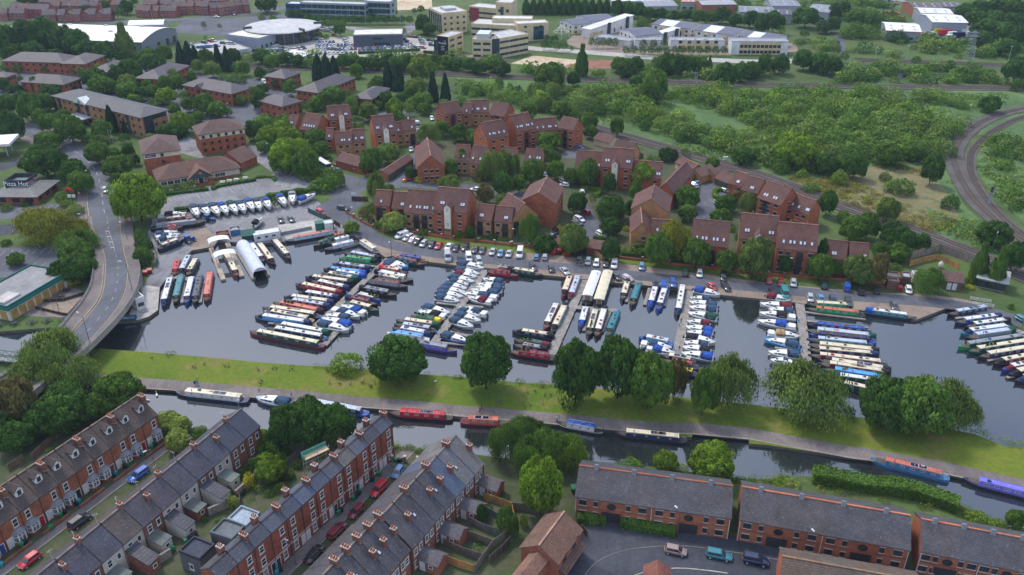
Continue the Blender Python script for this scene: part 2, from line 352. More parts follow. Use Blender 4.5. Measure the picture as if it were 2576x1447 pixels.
def poly_mesh(name,loops,mat,z):
 flat=[p for l in loops for p in l]
 tris=tessellate_polygon([[Vector((p[0],p[1],0)) for p in l] for l in loops])
 me=bpy.data.meshes.new(name);me.from_pydata([(p[0],p[1],z) for p in flat],[],[tuple(t) for t in tris]);me.materials.append(MT[mat])
 bm=bmesh.new();bm.from_mesh(me)
 for f in bm.faces:
  f.normal_update()
  if f.normal.z<0: f.normal_flip()
 bm.to_mesh(me);bm.free();return me
def gp(pts): return [G(u,v) for u,v in pts]
basin_w,canal_w=gp(BASIN),gp(CANAL)
outer=[Vector((-3000,60,0)),Vector((3000,60,0)),Vector((3000,4500,0)),Vector((-3000,4500,0))]
struct(ob('ground',poly_mesh('ground',[outer,basin_w,canal_w],'grass_rough',0)))
wb=MB();wb.quad((-320,95,WATER_Z),(420,95,WATER_Z),(420,290,WATER_Z),(-320,290,WATER_Z))
struct(ob('water',wb.mesh('water','water',fix=False)))
def quay(name,pts,col,mat='concrete'):
 m=MB();n=len(pts)
 for i in range(n):
  a,b=pts[i],pts[(i+1) % n]
  m.quad((a.x,a.y,-1.6),(b.x,b.y,-1.6),(b.x,b.y,-0.001),(a.x,a.y,-0.001))
 return struct(ob(name,m.mesh(name,mat,fix=False),color=col))
quay('quay_wall',basin_w,(0.13,0.115,0.095));quay('canal_wall',canal_w,(0.12,0.105,0.085))
ZL=[0.004]
def sheet(name,pts,mat,z=None,world=False):
 if z is None: ZL[0] += 0.0011;z=ZL[0]
 w=pts if world else gp(pts)
 return struct(ob(name,poly_mesh(name,[w],mat,z)))
def smoothline(w,step=3.0):
 out=[]
 n=len(w)
 for i in range(n-1):
  p0,p1,p2,p3=w[max(i-1,0)],w[i],w[i+1],w[min(i+2,n-1)]
  k=max(1,int((p2-p1).length/step))
  for j in range(k):
   t=j/k
   out.append(0.5*((2*p1)+(p2-p0)*t+(2*p0-5*p1+4*p2-p3)*t*t+(3*p1-p0-3*p2+p3)*t**3))
 out.append(w[-1]);return out
def offs(w,d):
 out=[]
 for i,p in enumerate(w):
  t=(w[min(i+1,len(w)-1)]-w[max(i-1,0)]);t.z=0;t.normalize()
  out.append(p+Vector((-t.y,t.x,0))*d)
 return out
def ribbon(name,w,d0,d1,mat,z=None,top=None,kind=True,par=None,col=None):
 """strip between offsets d0 and d1 of a line; top makes it a raised slab"""
 if z is None and top is None: ZL[0] += 0.0011;z=ZL[0]
 a,b=offs(w,d0),offs(w,d1);m=MB()
 for i in range(len(w)-1):
  if top is None:
   m.quad((a[i].x,a[i].y,a[i].z+z),(a[i+1].x,a[i+1].y,a[i+1].z+z),(b[i+1].x,b[i+1].y,b[i+1].z+z),(b[i].x,b[i].y,b[i].z+z))
 if top is not None:
  m.loft([[(a[i].x,a[i].y,a[i].z-0.05),(a[i].x,a[i].y,a[i].z+top),(b[i].x,b[i].y,b[i].z+top),(b[i].x,b[i].y,b[i].z-0.05)] for i in range(len(w))])
 o=ob(name,m.mesh(name,mat),parent=par,color=col)
 return struct(o) if kind and not par else o
def road(name,pts,width,mat='asphalt',smooth=True,**k):
 w=gp(pts);w=smoothline(w) if smooth else w
 ribbon(name,w,-width/2,width/2,mat,**k);return w
def dashes(name,w,off,on,gap,wid,mat='white_paint',z=0.06,par=None):
 m=MB();a=offs(w,off-wid/2);b=offs(w,off+wid/2);s=0.0
 for i in range(len(w)-1):
  L=(w[i+1]-w[i]).length;n=max(1,int(L/0.5))
  for k in range(n):
   t0,t1=k/n,(k+1)/n
   if ((s+t0*L) % (on+gap))<on:
    m.quad(*[tuple(q+Vector((0,0,z))) for q in (a[i].lerp(a[i+1],t0),a[i].lerp(a[i+1],t1),b[i].lerp(b[i+1],t1),b[i].lerp(b[i+1],t0))])
  s += L
 o=ob(name,m.mesh(name,mat),parent=par)
 return o if par else struct(o)
# --- broad surfaces
sheet('lawn',[(252,877),(395,888),(500,897),(570,903),(643,911),(735,918),(819,923),(919,930),(1054,941),(1159,949),(1288,961),(1388,968),(1540,980),(1700,998),(1900,1019),(2040,1036),(2164,1050),(2320,1066),(2452,1092),(2524,1122),(2572,1127),(2680,1150),(2760,1290),(2576,1236),(2422,1201),(2387,1192),(2189,1155),(2139,1150),(1932,1120),(1886,1116),(1883,1102),(1742,1088),(1741,1100),(1600,1088),(1520,1080),(1450,1072),(1368,1064),(1159,1048),(979,1029),(924,1026),(734,1008),(620,998),(437,981),(355,976),(270,962),(200,930)],'lawn')
sheet('meadow',[(1150,195),(1500,212),(1800,222),(2270,228),(2576,228),(2576,262),(2440,310),(2390,360),(2385,430),(2420,510),(2480,570),(2576,640),(2576,690),(2457,640),(2277,570),(2105,511),(1932,445),(1783,400),(1638,358),(1505,320),(1400,270),(1250,240),(1150,235)],'meadow')
sheet('reed_bed',[(1970,440),(2060,452),(2110,440),(2190,420),(2260,410),(2330,425),(2375,475),(2400,520),(2420,560),(2330,520),(2345,590),(2290,572),(2200,540),(2105,508),(2030,475)],'reeds')
sheet('meadow_beyond',[(2470,300),(2576,275),(2576,560),(2520,510),(2470,450),(2450,390)],'meadow')
sheet('far_field',[(998,-12),(1085,-12),(1088,22),(1060,24),(1000,26)],'sandy')
sheet('estate_garden',[(930,475),(1000,440),(1150,300),(1290,300),(1500,330),(1720,410),(1960,520),(2060,560),(2070,690),(1790,668),(1540,645),(1290,610),(1020,582),(940,540)],'garden')
sheet('quay_gravel',[(900,596),(950,600),(985,603),(1081,612),(1284,632),(1363,638),(1538,660),(1788,692),(1932,712),(2100,728),(2227,737),(2330,740),(2420,752),(2489,768),(2392,771),(2306,804),(2174,782),(2142,777),(2019,764),(2000,761),(1923,753),(1813,742),(1745,730),(1633,719),(1533,710),(1423,697),(1365,692),(1288,681),(1216,674),(1151,668),(1079,659),(986,644),(969,647),(904,602)],'gravel')
sheet('boatyard',[(372,566),(380,552),(475,534),(560,520),(690,508),(790,500),(850,545),(912,602),(904,602),(888,592),(846,588),(714,608),(640,614),(548,606),(536,621),(482,630),(428,690),(402,723),(397,780),(375,796),(345,806),(338,790),(350,740),(372,700),(395,665),(380,640),(372,600)],'asphalt_pale')
sheet('slipway',[(475,622),(480,580),(515,570),(540,594),(540,619),(484,629)],'gravel')
sheet('fuel_apron',[(402,723),(397,780),(375,796),(345,806),(325,790),(345,740),(365,718)],'concrete_ground')
sheet('concrete_pad',[(698,567),(816,550),(842,562),(846,585),(722,604)],'concrete_ground')
sheet('pub_car_park',[(400,545),(415,500),(530,466),(690,438),(655,412),(610,388),(570,372),(640,366),(705,398),(748,424),(792,458),(768,474),(690,488),(560,512),(475,530)],'asphalt_pale')
sheet('hotel_car_park',[(430,372),(470,338),(512,372),(520,404),(452,384)],'asphalt_pale')
sheet('restaurant_car_park',[(-60,518),(165,512),(190,530),(150,550),(-60,552)],'asphalt')
sheet('riverside_car_park',[(-60,624),(152,622),(160,694),(-60,700)],'asphalt')
sheet('pub_patio',[(60,742),(112,700),(170,720),(215,735),(165,800),(60,795)],'paving')
sheet('far_car_park',[(460,52),(660,40),(760,28),(760,60),(700,80),(560,90),(430,82)],'asphalt')
sheet('showroom_forecourt',[(560,128),(640,112),(760,98),(880,92),(1060,96),(1100,110),(1095,135),(1010,146),(820,146),(600,142)],'concrete_ground')
sheet('office_court',[(1000,135),(1100,125),(1200,140),(1300,150),(1180,165),(1040,146)],'gravel')
sheet('unit_yard',[(1420,110),(1440,90),(1560,75),(1860,95),(2000,110),(2010,130),(1850,138),(1500,135)],'gravel')
sheet('spoil_heap_ground',[(1285,160),(1340,140),(1440,150),(1490,152),(1470,172),(1380,168)],'sandy')
sheet('red_spoil',[(1415,168),(1480,150),(1545,152),(1545,172),(1480,174)],'red_soil')
sheet('depot_yard',[(2280,60),(2350,42),(2440,50),(2470,80),(2440,104),(2320,98),(2270,85)],'asphalt_pale')
sheet('business_park_ground',[(0,170),(240,180),(330,170),(480,185),(640,200),(760,230),(640,300),(560,330),(440,330),(330,300),(200,240),(0,260)],'asphalt')
sheet('terrace_ground',[(-300,1180),(330,1030),(470,1076),(560,1085),(860,1110),(986,1123),(1254,1153),(1460,1162),(1440,1447),(1430,1700),(-500,1700)],'garden')
sheet('estate_ground',[(1460,1300),(1600,1310),(1850,1350),(2300,1430),(2700,1520),(2700,1800),(1350,1800),(1380,1447)],'asphalt_dark')
sheet('footpath',[(1440,1180),(1470,1180),(1480,1330),(1430,1330)],'garden')
# --- towpath beside the canal
tow=gp([(150,955),(270,957),(355,968),(437,973),(620,989),(734,999),(924,1017),(1000,1022),(1159,1038),(1368,1055),(1520,1070),(1640,1080),(1742,1082),(1883,1095),(2139,1142),(2189,1148),(2387,1184),(2422,1192),(2576,1226),(2700,1260)])
ribbon('towpath',tow,-1.0,2.6,'paving',z=0.016)
ribbon('towpath_coping',offs(tow,-1.15),-0.35,0.1,'concrete',top=0.05,col=(0.24,0.21,0.18))
# --- marina road
mr=road('marina_road',[(852,532),(880,556),(930,592),(985,616),(1060,632),(1150,645),(1290,660),(1400,671),(1500,682),(1700,704),(1900,723),(2100,742),(2300,757),(2400,768),(2480,782),(2576,812)],5.6,'asphalt')
road('approach_road',[(832,470),(852,482),(880,498),(875,515),(858,530),(845,545)],9,'asphalt')
road('estate_road',[(800,446),(850,452),(900,462),(950,470),(1005,462),(1100,468),(1190,475),(1290,490),(1350,505)],7,'asphalt')
road('estate_lane',[(905,462),(955,440),(1000,415),(1035,402)],7,'asphalt')
road('estate_top_road',[(940,290),(985,284),(1050,280),(1090,276)],6,'asphalt')
road('estate_court_lane',[(1035,402),(1060,385),(1040,330),(1030,300)],6,'asphalt')
sheet('courtyard',[(1450,520),(1475,510),(1510,560),(1520,602),(1480,605),(1465,570)],'asphalt')
sheet('courtyard_far',[(1765,465),(1820,455),(1850,470),(1820,500),(1805,550),(1740,552),(1755,510)],'asphalt')
sheet('courtyard_upper',[(1395,395),(1450,370),(1470,380),(1450,400)],'asphalt')
sheet('garage_court',[(985,460),(1030,410),(1052,405),(1050,440),(1000,465)],'asphalt')
sheet('yard_approach',[UV(11,*q) for q in ((880,300),(1130,370),(1450,392),(1450,450),(1120,450),(960,560),(970,592),(1110,602),(920,680),(1050,790),(1270,890),(1000,900),(700,720),(600,640),(780,540),(920,430))],'asphalt')
# --- business park roads
road('park_road',[(560,330),(600,312),(640,300),(640,275),(570,262),(480,285),(430,275)],8,'asphalt')
road('park_lane',[(430,275),(480,290),(520,300),(570,310)],9,'asphalt')
road('highway',[(-20,52),(120,50),(300,55),(420,52),(560,40),(700,22),(760,10)],12,'asphalt')
road('boulevard',[(1040,60),(1010,85),(960,78),(870,70),(760,62)],9,'asphalt_pale')
road('unit_road',[(1280,115),(1370,125),(1480,132),(1650,146),(1760,150),(1935,156),(2040,150)],10,'concrete_ground')
road('track',[(2262,0),(2310,18),(2360,48)],6,'asphalt_pale')
road('field_path',[(2110,90),(2116,108),(2118,130)],5,'asphalt')
# --- left: main road to the bridge, with a ramp
main=gp([(-40,305),(60,325),(130,352),(180,375),(215,400),(240,430),(254,470),(258,508),(265,545)])
main=smoothline(main);ribbon('main_road',main,-5.2,5.2,'asphalt',z=0.03)
ribbon('main_pavement',main,-8.0,-5.3,'paving',top=0.10);ribbon('main_pavement',main,5.3,7.6,'paving',top=0.10)
for s in (-4.9,4.9): dashes('yellow_line',main,s,50,0.01,0.22,'yellow_paint',z=0.036)
dashes('centre_line',main,0,4,4,0.16,z=0.036)
road('side_road',[(-40,585),(60,572),(140,560),(215,548)],9,'asphalt_dark')
road('station_road',[(-20,425),(40,412),(70,400),(150,380)],8,'asphalt_dark')
DECK=[((222,545),(336,545),0.05),((222,574),(335,574),0.6),((232,605),(338,605),1.3),((238,636),(343,636),2.2),((238,660),(350,660),2.9),((235,679),(354,679),3.5),((227,723),(347,723),4.4),((205,761),(327,761),4.9),((175,798),(299,798),5.1),((147,833),(266,833),5.1),((107,873),(225,873),5.0),((72,903),(190,903),4.8),((30,935),(140,945),4.5),((-60,985),(60,1005),4.0),((-160,1035),(-60,1070),3.4)]
DL=[G(a[0],a[1],z) for a,b,z in DECK];DR=[G(b[0],b[1],z) for a,b,z in DECK]
DLs,DRs=smoothline(DL,2.5),None
k_=len(DLs)
def resample(w,n):
 d=[0]
 for i in range(len(w)-1): d.append(d[-1]+(w[i+1]-w[i]).length)
 out=[];j=0
 for i in range(n):
  s=d[-1]*i/(n-1)
  while j<len(w)-2 and d[j+1]<s: j += 1
  out.append(w[j].lerp(w[j+1],(s-d[j])/max(1e-6,d[j+1]-d[j])))
 return out
NDK=70
DLs=resample(smoothline(DL,2.0),NDK);DRs=resample(smoothline(DR,2.0),NDK)
def dk(i,f,dz=0.0): p=DLs[i].lerp(DRs[i],f);return (p.x,p.y,p.z+dz)
bridge=thing('road_bridge',(DLs[40].x,DLs[40].y,0));tag(bridge,'grey concrete road bridge curving over the marina entrance on the left','bridge')
bloc=bridge.location.copy()
FT=((545,.03,.72),(574,.08,.74),(636,.20,.73),(723,.26,.78),(761,.33,.83),(833,.32,.87),(950,.32,.86))
def fr(i,k):
 v=PX(dk(i,.5))[1]
 for a,b in zip(FT,FT[1:]):
  if v <= b[0] or b is FT[-1]: t=min(1,max(0,(v-a[0])/(b[0]-a[0])));return a[k]+(b[k]-a[k])*t
K0=lambda d=0.0: (lambda i: max(.012,fr(i,1)+d))
K1=lambda d=0.0: (lambda i: fr(i,2)+d)
def bpart(name,f0,f1,z0,z1,mat,i0=0,i1=NDK,col=None):
 m=MB();rings=[]
 for i in range(i0,i1):
  a,b=Vector(dk(i,f0(i) if callable(f0) else f0))-bloc,Vector(dk(i,f1(i) if callable(f1) else f1))-bloc
  zb0=(z0 if z0 is not None else-a.z-0.2)
  rings.append([(a.x,a.y,a.z+zb0),(a.x,a.y,a.z+z1),(b.x,b.y,b.z+z1),(b.x,b.y,b.z+zb0)])
 m.loft(rings);return ob(name,m.mesh(name,mat),bridge,color=col)
i_b=min(range(NDK),key=lambda i: abs(PX(dk(i,0.5))[1]-712))
bpart('embankment',0.002,0.998,None,0.0,'concrete',0,i_b,(0.2,0.19,0.17))
bpart('deck',0,1,-1.1,0.0,'concrete',i_b-1,NDK,(0.30,0.27,0.22))
bpart('carriageway',K0(.004),K1(-.004),-0.05,0.03,'asphalt')
bpart('footway',0.006,K0(-.002),-0.05,0.13,'paving');bpart('footway',K1(.002),0.98,-0.05,0.13,'paving')
bpart('cobble_strip',K0(-.036),K0(-.004),0.0,0.16,'gravel',i_b-8)
for f in (0.0,0.985):
 i0=i_b-10
 bpart('parapet',f,f+0.015,0.0,0.55,'concrete',i0,NDK,(0.27,0.255,0.235))
 m=MB()
 for dz in (0.75,1.05): m.tube([Vector(dk(i,f+0.008,dz))-bloc for i in range(i0,NDK)],0.045,5)
 for i in range(i0,NDK,2): m.tube([Vector(dk(i,f+0.008,0.5))-bloc,Vector(dk(i,f+0.008,1.08))-bloc],0.04,4)
 ob('handrail',m.mesh('handrail','metal'),bridge,color=(.22,.23,.25))
bpart('yellow_line',K0(.018),K0(.03),0,.036,'yellow_paint');bpart('yellow_line',K1(-.03),K1(-.018),0,.036,'yellow_paint')
for i in range(0,NDK-1,3):
 f,g_=(fr(k,1)*.45+fr(k,2)*.55 for k in (i,i+1));m=MB();m.quad(*[Vector(dk(k,q,.04))-bloc for k,q in ((i,f),(i+1,g_),(i+1,g_+.008),(i,f+.008))]);ob('line_dash',m.mesh('line_dash','white_paint'),bridge)
# bridge piers
for iu,pf_ in ((0.47,(0.2,0.5,0.82)),(0.80,(0.2,0.5,0.86))):
 i=int(NDK*iu)
 a,b=Vector(dk(i,0.1)),Vector(dk(i,0.97))
 mm=MB();d=(b-a).normalized();nrm=Vector((-d.y,d.x,0))*0.7
 mm.hull([(q-bloc)+Vector((0,0,-1.95)) for q in (a-nrm,b-nrm,b+nrm,a+nrm)],[(q-bloc)+Vector((0,0,-1.05)) for q in (a-nrm,b-nrm,b+nrm,a+nrm)])
 ob('crosshead',mm.mesh('crosshead','concrete'),bridge,color=(0.33,0.30,0.25))
 for f in pf_:
  q=Vector(dk(i,f));mm=MB();mm.cyl(q.x-bloc.x,q.y-bloc.y,-1.0,q.z-1.9,0.75,n=14)
  ob('pier',mm.mesh('pier','concrete',True),bridge,color=(0.36,0.36,0.36))
# hatching on the approach
m=MB()
for i in range(8,18,3):
 w=0.03+0.02*(1-abs(i-13)/8)
 c_=(fr(i,1)+fr(i,2))/2;m.quad(dk(i,c_-w,.042),dk(i,c_+w,.042),Vector(dk(i,c_+w,.042)).lerp(Vector(dk(i+1,c_+w,.042)),.35),Vector(dk(i,c_-w,.042)).lerp(Vector(dk(i+1,c_-w,.042)),.35))
for g_ in (-.04,.04):
 for i in range(8,18): f=(fr(i,1)+fr(i,2))/2+g_;m.quad(dk(i,f-.003,.042),dk(i+1,f-.003,.042),dk(i+1,f+.003,.042),dk(i,f+.003,.042))
struct(ob('road_hatching',m.mesh('road_hatching','white_paint')))
# --- railways: ballast, sleepers, rails
def railway(name,pts,tracks,bw,top=.25):
 w=smoothline(gp(pts),4.0)
 ribbon(name+'_ballast',w,-bw/2,bw/2,'ballast',top=top)
 ms,mr_=MB(),MB()
 for t in tracks:
  for g in (-0.75,0.75):
   mr_.loft([[(p.x-0.05,p.y,0.30),(p.x-0.05,p.y,0.47),(p.x+0.05,p.y,0.47),(p.x+0.05,p.y,0.30)] for p in offs(w,t+g)])
  l=resample(offs(w,t),max(2,int(sum((w[i+1]-w[i]).length for i in range(len(w)-1))/0.75)))
  for i in range(len(l)-1):
   d=(l[i+1]-l[i]).normalized();n=Vector((-d.y,d.x,0))*1.25;d=d*0.13;p=l[i]
   q=[p-n-d,p+n-d,p+n+d,p-n+d]
   ms.hull([(a.x,a.y,0.2) for a in q],[(a.x,a.y,0.33) for a in q])
 a=ob(name+'_sleepers',ms.mesh('sleepers','concrete',fix=False),color=(0.13,0.115,0.10));struct(a)
 struct(ob(name+'_rails',mr_.mesh('rails','rust',fix=False)))
railway('main_railway',[(560,164),(644,169),(900,177),(1288,194),(1500,202),(1795,211),(2050,216),(2272,220),(2700,224)],(-1.8,1.8),9.5)
railway('far_railway',[(2150,150),(2232,154),(2400,159),(2517,164),(2700,172)],(-1.8,1.8),8)
railway('near_railway',[(1480,314),(1505,324),(1638,362),(1783,404),(1932,449),(2105,515),(2277,574),(2457,644),(2576,696),(2680,740)],(-1.8,1.8),8.5)
railway('curving_railway',[(2720,252),(2576,274),(2490,298),(2425,340),(2400,390),(2412,440),(2448,500),(2505,556),(2576,612),(2660,670)],(0,),7)
railway('curving_siding',[(2720,280),(2576,296),(2500,330),(2450,375),(2440,410),(2450,455),(2490,515),(2545,570),(2620,625)],(0,),4.0,.21)
# ================================================================ BUILDINGS
def P3(p,z): return p if isinstance(p,Vector) else T(p[0],p[1],p[2],z)
def win_meshes(w,h,style):
 fm={'w': 'white_frame','d': 'dark_frame','t': 'dark_frame','c': 'white_frame','s': 'dark_frame'}[style[0]]
 gm={'w': 'glass','d': 'glass','t': 'glass_teal','c': 'glass_curtain','s': 'glass_curtain'}[style[0]]
 def fr():
  m=MB();b=min(0.09,w*0.12);y0,y1=-0.07,0.03
  m.box(-w/2,w/2,y0,y1,0,b);m.box(-w/2,w/2,y0,y1,h-b,h);m.box(-w/2,-w/2+b,y0,y1,b,h-b);m.box(w/2-b,w/2,y0,y1,b,h-b)
  n=max(1,round(w/1.1))
  for k in range(1,n): x=-w/2+w*k/n;m.box(x-b*.4,x+b*.4,y0+.01,y1,b,h-b)
  if h>1.3 and w<1.6: m.box(-w/2+b,w/2-b,y0+.015,y1,h*.52-b*.4,h*.52+b*.4)
  if len(style)>1: m.box(-w/2-.12,w/2+.12,-0.14,.03,-.14,-.002,1);m.box(-w/2-.1,w/2+.1,-0.05,.03,h+.002,h+.2,1)
  return m.mesh('window',[fm,'sill'])
 def gl(): return MB().box(-w/2+.02,w/2-.02,-0.02,0.02,0.02,h-.02).mesh('pane',gm)
 return cached(('wf',w,h,style),fr),cached(('wg',w,h,style),gl)
def window(par,w,h,loc,rz=0.0,style='d',name='window'):
 a,b=win_meshes(w,h,style);o=ob(name,a,par,loc,rz);ob('pane',b,o);return o
def door(par,w,h,loc,rz,col,frame='white_frame'):
 def mk():
  m=MB();m.box(-w/2,w/2,-.05,.03,0,h);return m.mesh('door','paint')
 def fr():
  m=MB();m.box(-w/2-.1,-w/2,-.08,.03,0,h+.1);m.box(w/2,w/2+.1,-.08,.03,0,h+.1);m.box(-w/2,w/2,-.08,.03,h,h+.1);return m.mesh('door_frame',frame)
 o=ob('door',cached(('door',w,h),mk),par,loc,rz,col);ob('door_frame',cached(('dfr',w,h,frame),fr),o)
 ob('handle',cached('dhandle',lambda: MB().box(-.02,.02,-.1,-.04,-.08,.08).mesh('handle','chrome')),o,(w*.36,0,h*.48));return o
class Bd: pass
def solveD(A,B,he,ruv,pitch,half=1.0):
 d=(B-A);d.z=0;d.normalize();n=Vector((-d.y,d.x,0));lo,hi=2.0,60.0
 tp=math.tan(R(pitch))
 for _ in range(40):
  D=(lo+hi)/2;k=D/2*half
  a=PX(A+n*k+Vector((0,0,k*tp)));b=PX(B+n*k+Vector((0,0,k*tp)))
  v=a[1]+(b[1]-a[1])*(ruv[0]-a[0])/max(1e-6,(b[0]-a[0]))
  if v>ruv[1]: lo=D
  else: hi=D
 return D
def building(name,A,B,he,roof='h',D=None,C=None,Rg=None,pitch=30,wall=(0.30,0.10,0.055),wm='brick',rc=(0.12,0.075,0.06),rm='tile',over=0.35,wins=(),root=None,rise=None,base=0.0,ridge=None,fascia=None):
 """A,B: eaves ends of the side facing the viewer; depth from D metres, C (any point of the far eaves) or Rg (point of the ridge)"""
 A,B=P3(A,he),P3(B,he)
 d=B-A;d.z=0;L=d.length;d.normalize();n=Vector((-d.y,d.x,0))
 if C is not None: D=abs((P3(C,he)-B).dot(n))
 if Rg is not None: D=solveD(A,B,he,UV(*Rg),pitch)
 t=math.tan(R(pitch));rz=math.atan2(d.y,d.x)
 s=Bd();s.L,s.D,s.he,s.t,s.rz,s.roof_type=L,D,he,t,rz,roof
 own=root is None
 if own: root=thing(name,(A.x,A.y,0),rz);s.off=(0,0)
 s.root=root
 if own: par=root;ox,oy=0,0
 s.par=root
 if not own:                                  # a wing of an existing building: bring into its frame
  rel=Matrix.Rotation(-root.rotation_euler.z,4,'Z') @ (Vector((A.x,A.y,0))-root.location)
  hold=(rel,rz-root.rotation_euler.z)
 else: hold=(Vector((0,0,0)),0.0)
 s.hold=hold
 def put(nm,me,loc=(0,0,0),rzz=0.0,col=None,rot=None,par=None):
  if par is not None: return ob(nm,me,par,loc,rzz,col,rot=rot)
  q=hold[0]+Matrix.Rotation(hold[1],4,'Z') @ Vector(loc)
  if rot: rot=(rot[0],rot[1],rot[2]+hold[1])
  return ob(nm,me,root,q,rzz+hold[1],col,rot=rot)
 s.put=put
 # ---- walls
 wl=MB()
 hr=rise if rise is not None else (D/2*t if roof in 'xh' else L/2*t if roof=='y' else 0)
 s.hr=hr
 g=0.03
 if roof=='x': wl.prism_x([(0,base),(D,base),(D,he-g),(D/2,he+hr-g),(0,he-g)],0,L)
 elif roof=='y': wl.hull([(0,0,base),(L,0,base),(L,0,he-g),(L/2,0,he+hr-g),(0,0,he-g)],[(0,D,base),(L,D,base),(L,D,he-g),(L/2,D,he+hr-g),(0,D,he-g)])
 elif roof=='m': wl.prism_x([(0,base),(D,base),(D,he+hr-g),(0,he-g)],0,L)
 elif roof=='w': wl.hull([(0,0,base),(L,0,base),(L,0,he+hr-g),(0,0,he-g)],[(0,D,base),(L,D,base),(L,D,he+hr-g),(0,D,he-g)])
 elif roof=='a':
  prof=[(0,base),(D,base)]+[(D-D*k/10,he-g+hr*math.sin(math.pi*k/10)) for k in range(11)]
  wl.prism_x(prof,0,L)
 else: wl.box(0,L,0,D,base,he-0.02)
 put('wall',wl.mesh('wall',wm),col=wall)
 # ---- roof
 r=MB();th=0.16;o=over
 if roof=='x':
  r.prism_x([(-o,he-o*t),(D/2,he+hr),(D+o,he-o*t),(D+o,he-o*t+th),(D/2,he+hr+th),(-o,he-o*t+th)],-o*.5,L+o*.5)
 elif roof=='y':
  pf=[(-o,he-o*t),(L/2,he+hr),(L+o,he-o*t),(L+o,he-o*t+th),(L/2,he+hr+th),(-o,he-o*t+th)]
  r.hull([(x,-o*.5,z) for x,z in pf],[(x,D+o*.5,z) for x,z in pf])
 elif roof=='h':
  if rise is None: hr=min(L,D)/2*t;s.hr=hr
  ins=min(L,D)/2+o
  z0,z1=he,he+hr
  if L >= D: a,b=(ins-o,D/2),(L-ins+o,D/2)
  else: a,b=(L/2,ins-o),(L/2,D-ins+o)
  e=[(-o,-o),(L+o,-o),(L+o,D+o),(-o,D+o)]
  vs=[(x,y,z0-.12) for x,y in e]+[(x,y,z0+.08) for x,y in e]+[(a[0],a[1],z1),(b[0],b[1],z1)]
  fs=[(0,3,2,1),(0,1,5,4),(1,2,6,5),(2,3,7,6),(3,0,4,7)]
  fs += [(4,5,9,8),(5,6,9),(6,7,8,9),(7,4,8)] if L >= D else [(4,5,8),(5,6,9,8),(6,7,9),(7,4,8,9)]
  r.add(vs,fs)
 elif roof=='m': r.prism_x([(-o,he),(D+o,he+hr),(D+o,he+hr+.2),(-o,he+.2)],-o,L+o)
 elif roof=='w': r.hull([(-o,-o,he),(L+o,-o,he+hr),(L+o,D+o,he+hr),(-o,D+o,he)],[(-o,-o,he+.2),(L+o,-o,he+hr+.2),(L+o,D+o,he+hr+.2),(-o,D+o,he+.2)])
 elif roof=='a':
  up=[(-o+(D+2*o)*k/14,he+hr*math.sin(math.pi*k/14)) for k in range(15)]
  r.prism_x(up+[(y,z+.3) for y,z in reversed(up)],-o,L+o)
 else:
  r.box(.25,L-.25,.25,D-.25,he-.02,he+.05)
  pm=MB()
  for x0,x1,y0,y1 in ((-.02,L+.02,-.02,.25),(-.02,L+.02,D-.25,D+.02),(-.02,.25,.25,D-.25),(L-.25,L+.02,.25,D-.25)): pm.box(x0,x1,y0,y1,he-.25,he+.45)
  put('parapet',pm.mesh('parapet','render'),col=fascia or tuple(min(.8,c*1.1) for c in wall))
 s.roof=put('roof',r.mesh('roof',rm),col=rc)
 if ridge and roof in 'xy':
  q=MB();z=he+hr+th
  if roof=='x': q.box(-o*.5-.02,L+o*.5+.02,D/2-.16,D/2+.16,z-.09,z+.07)
  else: q.box(L/2-.16,L/2+.16,-o*.5-.02,D+o*.5+.02,z-.09,z+.07)
  ob('ridge_tiles',q.mesh('ridge_tiles','tile'),s.roof,color=ridge)
 for wdef in wins: face_windows(s,*wdef)
 return s
def face_windows(s,face,n,z,w,h,style='d',m0=None,m1=None,out=0.0):
 ln=s.L if face in 'fb' else s.D
 m0=ln/(2*n) if m0 is None else m0;m1=ln/(2*n) if m1 is None else m1
 for k in range(n):
  q=m0+(ln-m0-m1)*(k/(n-1) if n>1 else .5)
  put_win(s,face,q,z,w,h,style,out)
def put_win(s,face,q,z,w,h,style='d',out=0.0,name='window'):
 a,b=win_meshes(w,h,style)
 loc,rz={'f': ((q,-out,z),0),'r': ((s.L+out,q,z),R(90)),'l': ((-out,s.D-q,z),R(-90)),'b': ((s.L-q,s.D+out,z),R(180))}[face]
 o=s.put(name,a,loc,rz);ob('pane',b,o);return o
def skylight(s,x,t,w=0.75,h=1.15,side=0):
 me=cached(('sky',w,h),lambda: MB().box(-w/2,w/2,-h/2,h/2,0,.07).box(-w/2+.09,w/2-.09,-h/2+.09,h/2-.09,.05,.085,1).mesh('skylight',['dark_frame','glass_sky']))
 pa=math.atan(s.t)
 if s.roof_type=='x':
  y=t*s.D/2;z=s.he+t*s.hr+.17/math.cos(pa)
  if side: return s_put_child(s,'skylight',me,(x,s.D-y,z),(-pa,0,0))
  return s_put_child(s,'skylight',me,(x,y,z),(pa,0,0))
 y=x;xx=t*s.L/2;z=s.he+t*s.hr+.17/math.cos(pa)
 if side: return s_put_child(s,'skylight',me,(s.L-xx,y,z),(0,pa,R(0)))
 return s_put_child(s,'skylight',me,(xx,y,z),(0,-pa,0))
def s_put_child(s,nm,me,loc,rot=(0,0,0),col=None):
 return ob(nm,me,s.roof,loc,rot=rot,color=col)
BR=(0.33,0.112,0.058);BR_O=(0.40,0.14,0.066);BR_Y=(0.41,0.22,0.10);BR_D=(0.22,0.085,0.06);TILE=(0.118,0.055,0.043);TILE_B=(0.135,0.075,0.06);SLATE=(0.085,0.09,0.115);CREAM=(0.55,0.45,0.28);WHITE=(0.66,0.66,0.64)
